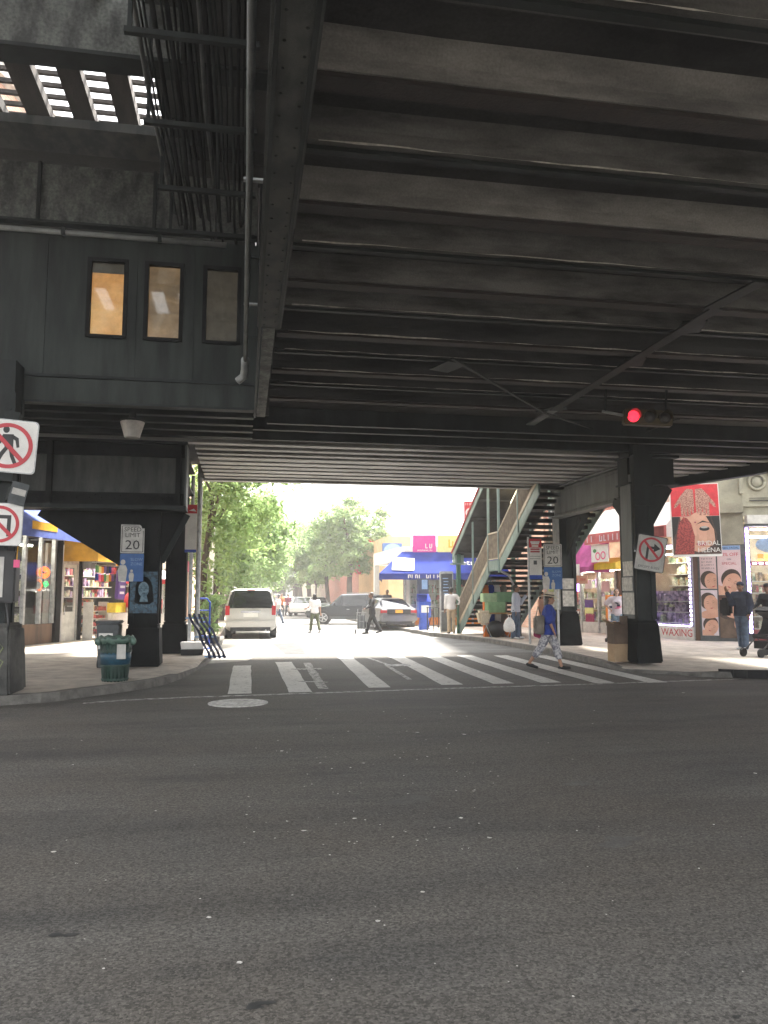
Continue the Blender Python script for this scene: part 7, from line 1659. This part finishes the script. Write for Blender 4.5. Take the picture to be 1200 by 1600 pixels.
    for hp, kn, an, toe, heel in feet:
        q = MB(); capsule(q, K(heel), K(toe + V(0, -.03, 0)), .042 * k, .034 * k); q.ell(K(heel.lerp(toe, .4) + V(0, 0, .012)), (.042 * k, .08 * k, .035 * k), 10, 8)
        link(remesh(q, .010 if fine else .015, 2), 'shoe', shoes, t)
    if hat:
        q = MB(); cz = H(0, .018, .075)
        pr = [(.205, -.032), (.215, -.024), (.115, .0), (.098, .01), (.092, .075), (.075, .095), (.03, .10), (.001, .098)]
        n = 24; rings = [[cz + hm @ (V(r * math.cos(j * math.tau / n), r * 1.08 * math.sin(j * math.tau / n), z + (.02 * math.cos(j * math.tau / n * 2) if r > .15 else 0)) * k) for j in range(n)] for r, z in pr]
        q.loft(rings, False); build(q, 'hat', hat, t, smooth=True)
        q = MB(); q.loft([[cz + hm @ (V(r * math.cos(j * math.tau / n), r * 1.08 * math.sin(j * math.tau / n), z) * k) for j in range(n)] for r, z in ((.102, .008), (.1, .035))], False); build(q, 'hat_band', 'hair_brown', t)
    if cap:
        q = MB(); q.ell(H(0, .018, .062), (.09 * k, .104 * k, .08 * k), 14, 9, hm); q.ell(H(0, -.105, .055), (.06 * k, .075 * k, .008 * k), 12, 5, hm); build(q, 'cap', cap, t, smooth=True)
    return t
# coordinates of the figures' standing points come from the photograph's ground plane
person('woman in a straw hat, blue shirt and printed cropped trousers on the crosswalk', (6.42, 16.15, 0.002), R(68), 1.60, ((-24, 14), (22, 6)), ((2, 8, 20), (-12, 8, 12)), 3, 'skin_tan', 'cloth_blue', .95, .80, 'cloth_print', 1.50, 'shoe_black', 'hair_black', .06, 0, 8, 1.12, True, True, hat='cloth_straw', loose=.02)
tb_ = thing('tote_bag', 'taupe and magenta tote bag on the shoulder of the woman in the hat', 'bag', (6.14, 15.98, .72), R(20))
build(MB().prism([(-.13, -.05, .05), (.13, -.05, .0), (.15, -.05, .42), (-.12, -.05, .40)], (0, .11, 0)), 'main_bag', 'cloth_taupe', tb_, bevel=.03); build(MB().prism([(-.06, .08, -.02), (.24, .08, -.12), (.28, .08, .16), (-.04, .08, .2)], (0, .05, 0)), 'magenta_bag', 'cloth_maroon', tb_, bevel=.02); build(MB().tube([(-.08, 0, .38), (-.03, -.02, .6), (.08, 0, .38)], .012, 6), 'strap', 'cloth_taupe', tb_)
person('man in a light blue shirt eating beside the bus stop, carrying a white bag', (8.92, 25.3, .13), R(62), 1.74, ((-4, 4), (6, 6)), ((0, 6, 8), ((.06, -.12, -.26), (-.04, -.32, -.02))), 2, 'skin_brown', 'cloth_light_blue', 1.9, .84, 'denim', 2.0, 'shoe_white', 'hair_black', 0, 0, -4, 1.0, True, loose=.012)
pbg = thing('plastic_bag', 'white plastic carrier bag hanging from the hand of the man in light blue', 'bag', (8.64, 25.12, .36), R(10)); q = MB()
q.loft([[Vector((w * math.cos(a) * (1 + .08 * math.sin(3 * a)), d * math.sin(a), z)) for a in [j * math.tau / 16 for j in range(16)]] for w, d, z in ((.12, .06, .0), (.20, .10, .06), (.21, .11, .22), (.15, .07, .38), (.05, .03, .48))]); build(q, 'bag', 'bag_white', pbg, smooth=True); build(MB().tube([(-.03, 0, .46), (-.04, 0, .56), (.04, 0, .56), (.03, 0, .46)], .01, 5), 'handle', 'bag_white', pbg)
gl = person('girl in a white printed t-shirt and denim shorts, hands on hips', (11.28, 22.75, .13), R(-24), 1.60, ((2, 2), (-2, 2)), (((-.20, .06, -.20), (-.02, -.04, -.36)), ((.20, .06, -.20), (.02, -.04, -.36))), 0, 'skin_light', 'cloth_lilac', .75, .90, 'denim_light', .35, 'shoe_white', 'hair_black', .18, 4, -4, .95, True, True, loose=.012)
build(MB().box((-.02, -.142, 1.20), (.13, .006, .045), M=Matrix.Rotation(R(20), 4, 'Y')).box((.04, -.143, 1.13), (.09, .006, .06)), 'shirt_print', 'cloth_navy', gl); build(MB().box((.05, -.144, 1.08), (.12, .006, .04)).box((.0, -.142, 1.04), (.14, .006, .02)), 'shirt_print', 'pink', gl)
person('man in a dark cap and navy jacket drinking at the right picture edge', (13.05, 19.15, .13), R(-62), 1.74, ((-6, 4), (8, 6)), (((.02, -.16, -.23), (-.02, -.30, .06)), (0, 10, 30)), 2, 'skin_brown', 'cloth_navy', 1.9, .84, 'denim', 2.0, 'shoe_white', 'hair_black', 0, 10, -4, 1.08, True, cap='cloth_navy', loose=.015)
bpk = build(MB().bb(-.15, .15, -.1, .12, 0, .48), 'backpack', 'cloth_black', bevel=.06); bpk.matrix_world = Matrix.Translation((12.78, 19.42, 1.02)) @ Matrix.Rotation(R(-62), 4, 'Z'); tag(bpk, 'black backpack on the man in the dark cap', 'backpack')
person('man in dark clothes and cap pushing the stroller beside the navy jacket man', (13.75, 19.0, .13), R(-70), 1.70, ((-6, 4), (8, 6)), ((30, 6, 40), (30, 6, 40)), 4, 'skin_brown', 'cloth_black', 1.9, .84, 'cloth_black', 2.0, 'shoe_black', 'hair_black', 0, 20, 0, 1.05, False, cap='cloth_black')
stl = thing('stroller', 'black stroller with small wheels at the right picture edge', 'stroller', (12.05, 16.95, .13), R(-75))
build(MB().prism([(-.22, -.1, .42), (-.22, .3, .38), (-.22, .42, .85), (-.22, .3, .9), (-.22, .16, .52), (-.22, -.1, .52)], (.44, 0, 0)), 'seat', 'cloth_black', stl, bevel=.03)
build(MB().prism([(-.23, .42, .85), (-.23, .38, 1.1), (-.23, .15, 1.18), (-.23, -.02, 1.05), (-.23, .2, .95)], (.46, 0, 0)), 'hood', 'cloth_black', stl, bevel=.04)
for s in (-1, 1):
    build(MB().tube([(s * .24, -.35, .12), (s * .24, .1, .45), (s * .22, .62, 1.0)], .018, 6), 'push_bar', 'plastic_black', stl); build(MB().tube([(s * .24, .4, .12), (s * .24, .05, .5)], .018, 6), 'rear_strut', 'plastic_black', stl)
    for y in (-.36, .4): build(MB().cyl((s * .22, y, .10), (s * .27, y, .10), .10, n=16), 'wheel', 'rubber', stl)
build(MB().cyl((-.22, .62, 1.0), (.22, .62, 1.0), .018), 'handle', 'plastic_black', stl); build(MB().bb(-.2, .2, -.05, .3, .18, .36), 'basket', 'cloth_black', stl)
person('man in a white shirt and khaki trousers standing at the kiosk', (7.78, 29.35, .13), R(175), 1.70, ((2, 2), (-2, 2)), (((-.17, .04, -.22), (-.06, -.06, -.34)), (5, 6, 10)), 0, 'skin_brown', 'cloth_white', 1.8, .90, 'cloth_khaki', 2.0, 'shoe_black', 'hair_black', 0, 0, 0, 1.0, False)
person('man in a dark suit walking with a cart behind the sedan', (5.25, 32.6, .004), R(-80), 1.70, ((-22, 12), (22, 6)), ((-20, 6, 10), (28, 6, 40)), 4, 'skin_brown', 'cloth_black', 1.9, .80, 'cloth_black', 2.0, 'shoe_black', 'hair_brown', 0, 0, 0, 1.0, False)
crt = thing('folding_cart', 'small wire folding cart pulled by the man in the dark suit', 'cart', (4.75, 32.4, .004))
for x in (-.2, -.07, .07, .2): build(MB().bar((x, -.16, .2), (x, -.16, .85), .012, .012, (0, 1, 0)), 'wire', 'galv', crt)
for z in (.2, .5, .85): build(MB().ring(.19, .21, z, z + .015, 4), 'hoop', 'galv', crt)
build(MB().bb(-.14, .14, -.12, .12, .2, .75), 'load', 'plastic_grey', crt)
for s in (-1, 1): build(MB().cyl((s * .2, .1, .09), (s * .24, .1, .09), .09, n=14), 'wheel', 'rubber', crt)
build(MB().tube([(-.12, .16, .2), (-.1, .25, 1.0), (.1, .25, 1.0), (.12, .16, .2)], .012, 6), 'handle', 'galv', crt)
person('person in a white top and olive trousers walking up the sunlit road', (2.95, 33.6, .004), R(200), 1.62, ((-18, 10), (20, 8)), ((-15, 8, 10), (18, 8, 60)), 4, 'skin_tan', 'cloth_white', .8, .88, 'cloth_olive', 1.9, 'shoe_white', 'hair_black', .04, 0, 0, 1.05, False)
person('person in white with blue trousers striding far down the road', (1.9, 45, .004), R(100), 1.62, ((-24, 14), (24, 6)), ((-15, 8, 10), (18, 8, 20)), 4, 'skin_light', 'cloth_white', .8, .88, 'denim', 2.0, 'shoe_black', 'hair_black', 0, 0, 0, 1.0, False)
person('distant person in orange walking between the far cars', (2.75, 60, .004), R(20), 1.70, ((-14, 8), (14, 6)), None, 2, 'skin_tan', 'cloth_orange', .8, .84, 'cloth_navy', 2.0, 'shoe_black', 'hair_black', 0, 0, 0, 1.05, False)
person('distant person in maroon walking between the far cars', (3.35, 62, .004), R(20), 1.66, ((-14, 8), (14, 6)), None, 2, 'skin_tan', 'cloth_maroon', .8, .84, 'cloth_navy', 2.0, 'shoe_black', 'hair_black', 0, 0, 0, 1.05, False)
person('pedestrian in dark blue on the left pavement beside the minivan', (-1.35, 31.0, .13), R(180), 1.70, ((-10, 6), (12, 6)), None, 2, 'skin_tan', 'cloth_navy', .8, .84, 'cloth_khaki', 2.0, 'shoe_black', 'hair_black', 0, 0, 0, 1.05, False)
person('pedestrian in orange on the left pavement behind the tree', (-1.75, 33.5, .13), R(10), 1.66, ((-10, 6), (12, 6)), None, 2, 'skin_tan', 'cloth_orange', .8, .84, 'cloth_white', 2.0, 'shoe_black', 'hair_black', 0, 0, 0, 1.05, False)
person('pedestrian in pink further along the left pavement', (-1.7, 37.0, .13), R(10), 1.62, ((-10, 6), (12, 6)), None, 2, 'skin_light', 'pink', .8, .84, 'denim', 2.0, 'shoe_black', 'hair_black', .1, 0, 0, 1.0, False, True)
person('person with dark hair in pink waiting behind the woman in the hat', (9.35, 24.0, .13), R(40), 1.52, ((0, 0), (0, 0)), None, 0, 'skin_tan', 'poster_skin', .6, .84, 'cloth_navy', 2.0, 'shoe_black', 'hair_black', .1, 0, 0, 1.0, False, True)
person('person in dark clothes at the far blue awning behind the sedan', (7.4, 41.0, .13), R(-40), 1.70, ((0, 0), (0, 0)), None, 0, 'skin_tan', 'cloth_navy', .6, .84, 'cloth_navy', 2.0, 'shoe_black', 'hair_black', 0, 0, 0, 1.0, False)

# ================================================================== ADDED VEIL FOR LENS GLARE
hz = bpy.data.materials.new('glare_veil'); hz.use_nodes = True
HN, HL = hz.node_tree.nodes, hz.node_tree.links
HN.clear()
ho = HN.new('ShaderNodeOutputMaterial'); hv = HN.new('ShaderNodeVolumePrincipled')
hv.inputs['Color'].default_value = (0.97, 0.98, 1.0, 1)
hv.inputs['Density'].default_value = 0.0016
hv.inputs['Anisotropy'].default_value = 0.3
HL.new(hv.outputs[0], ho.inputs['Volume'])
MATS['glare_veil'] = hz
hb_ = build(MB().bb(-60, 60, -30, 230, -1, 27), 'glare_veil', 'glare_veil')
tag(hb_, 'thin added veil for lens glare filling the street', 'glare_veil', kind='stuff')
cy.volume_bounces = 1
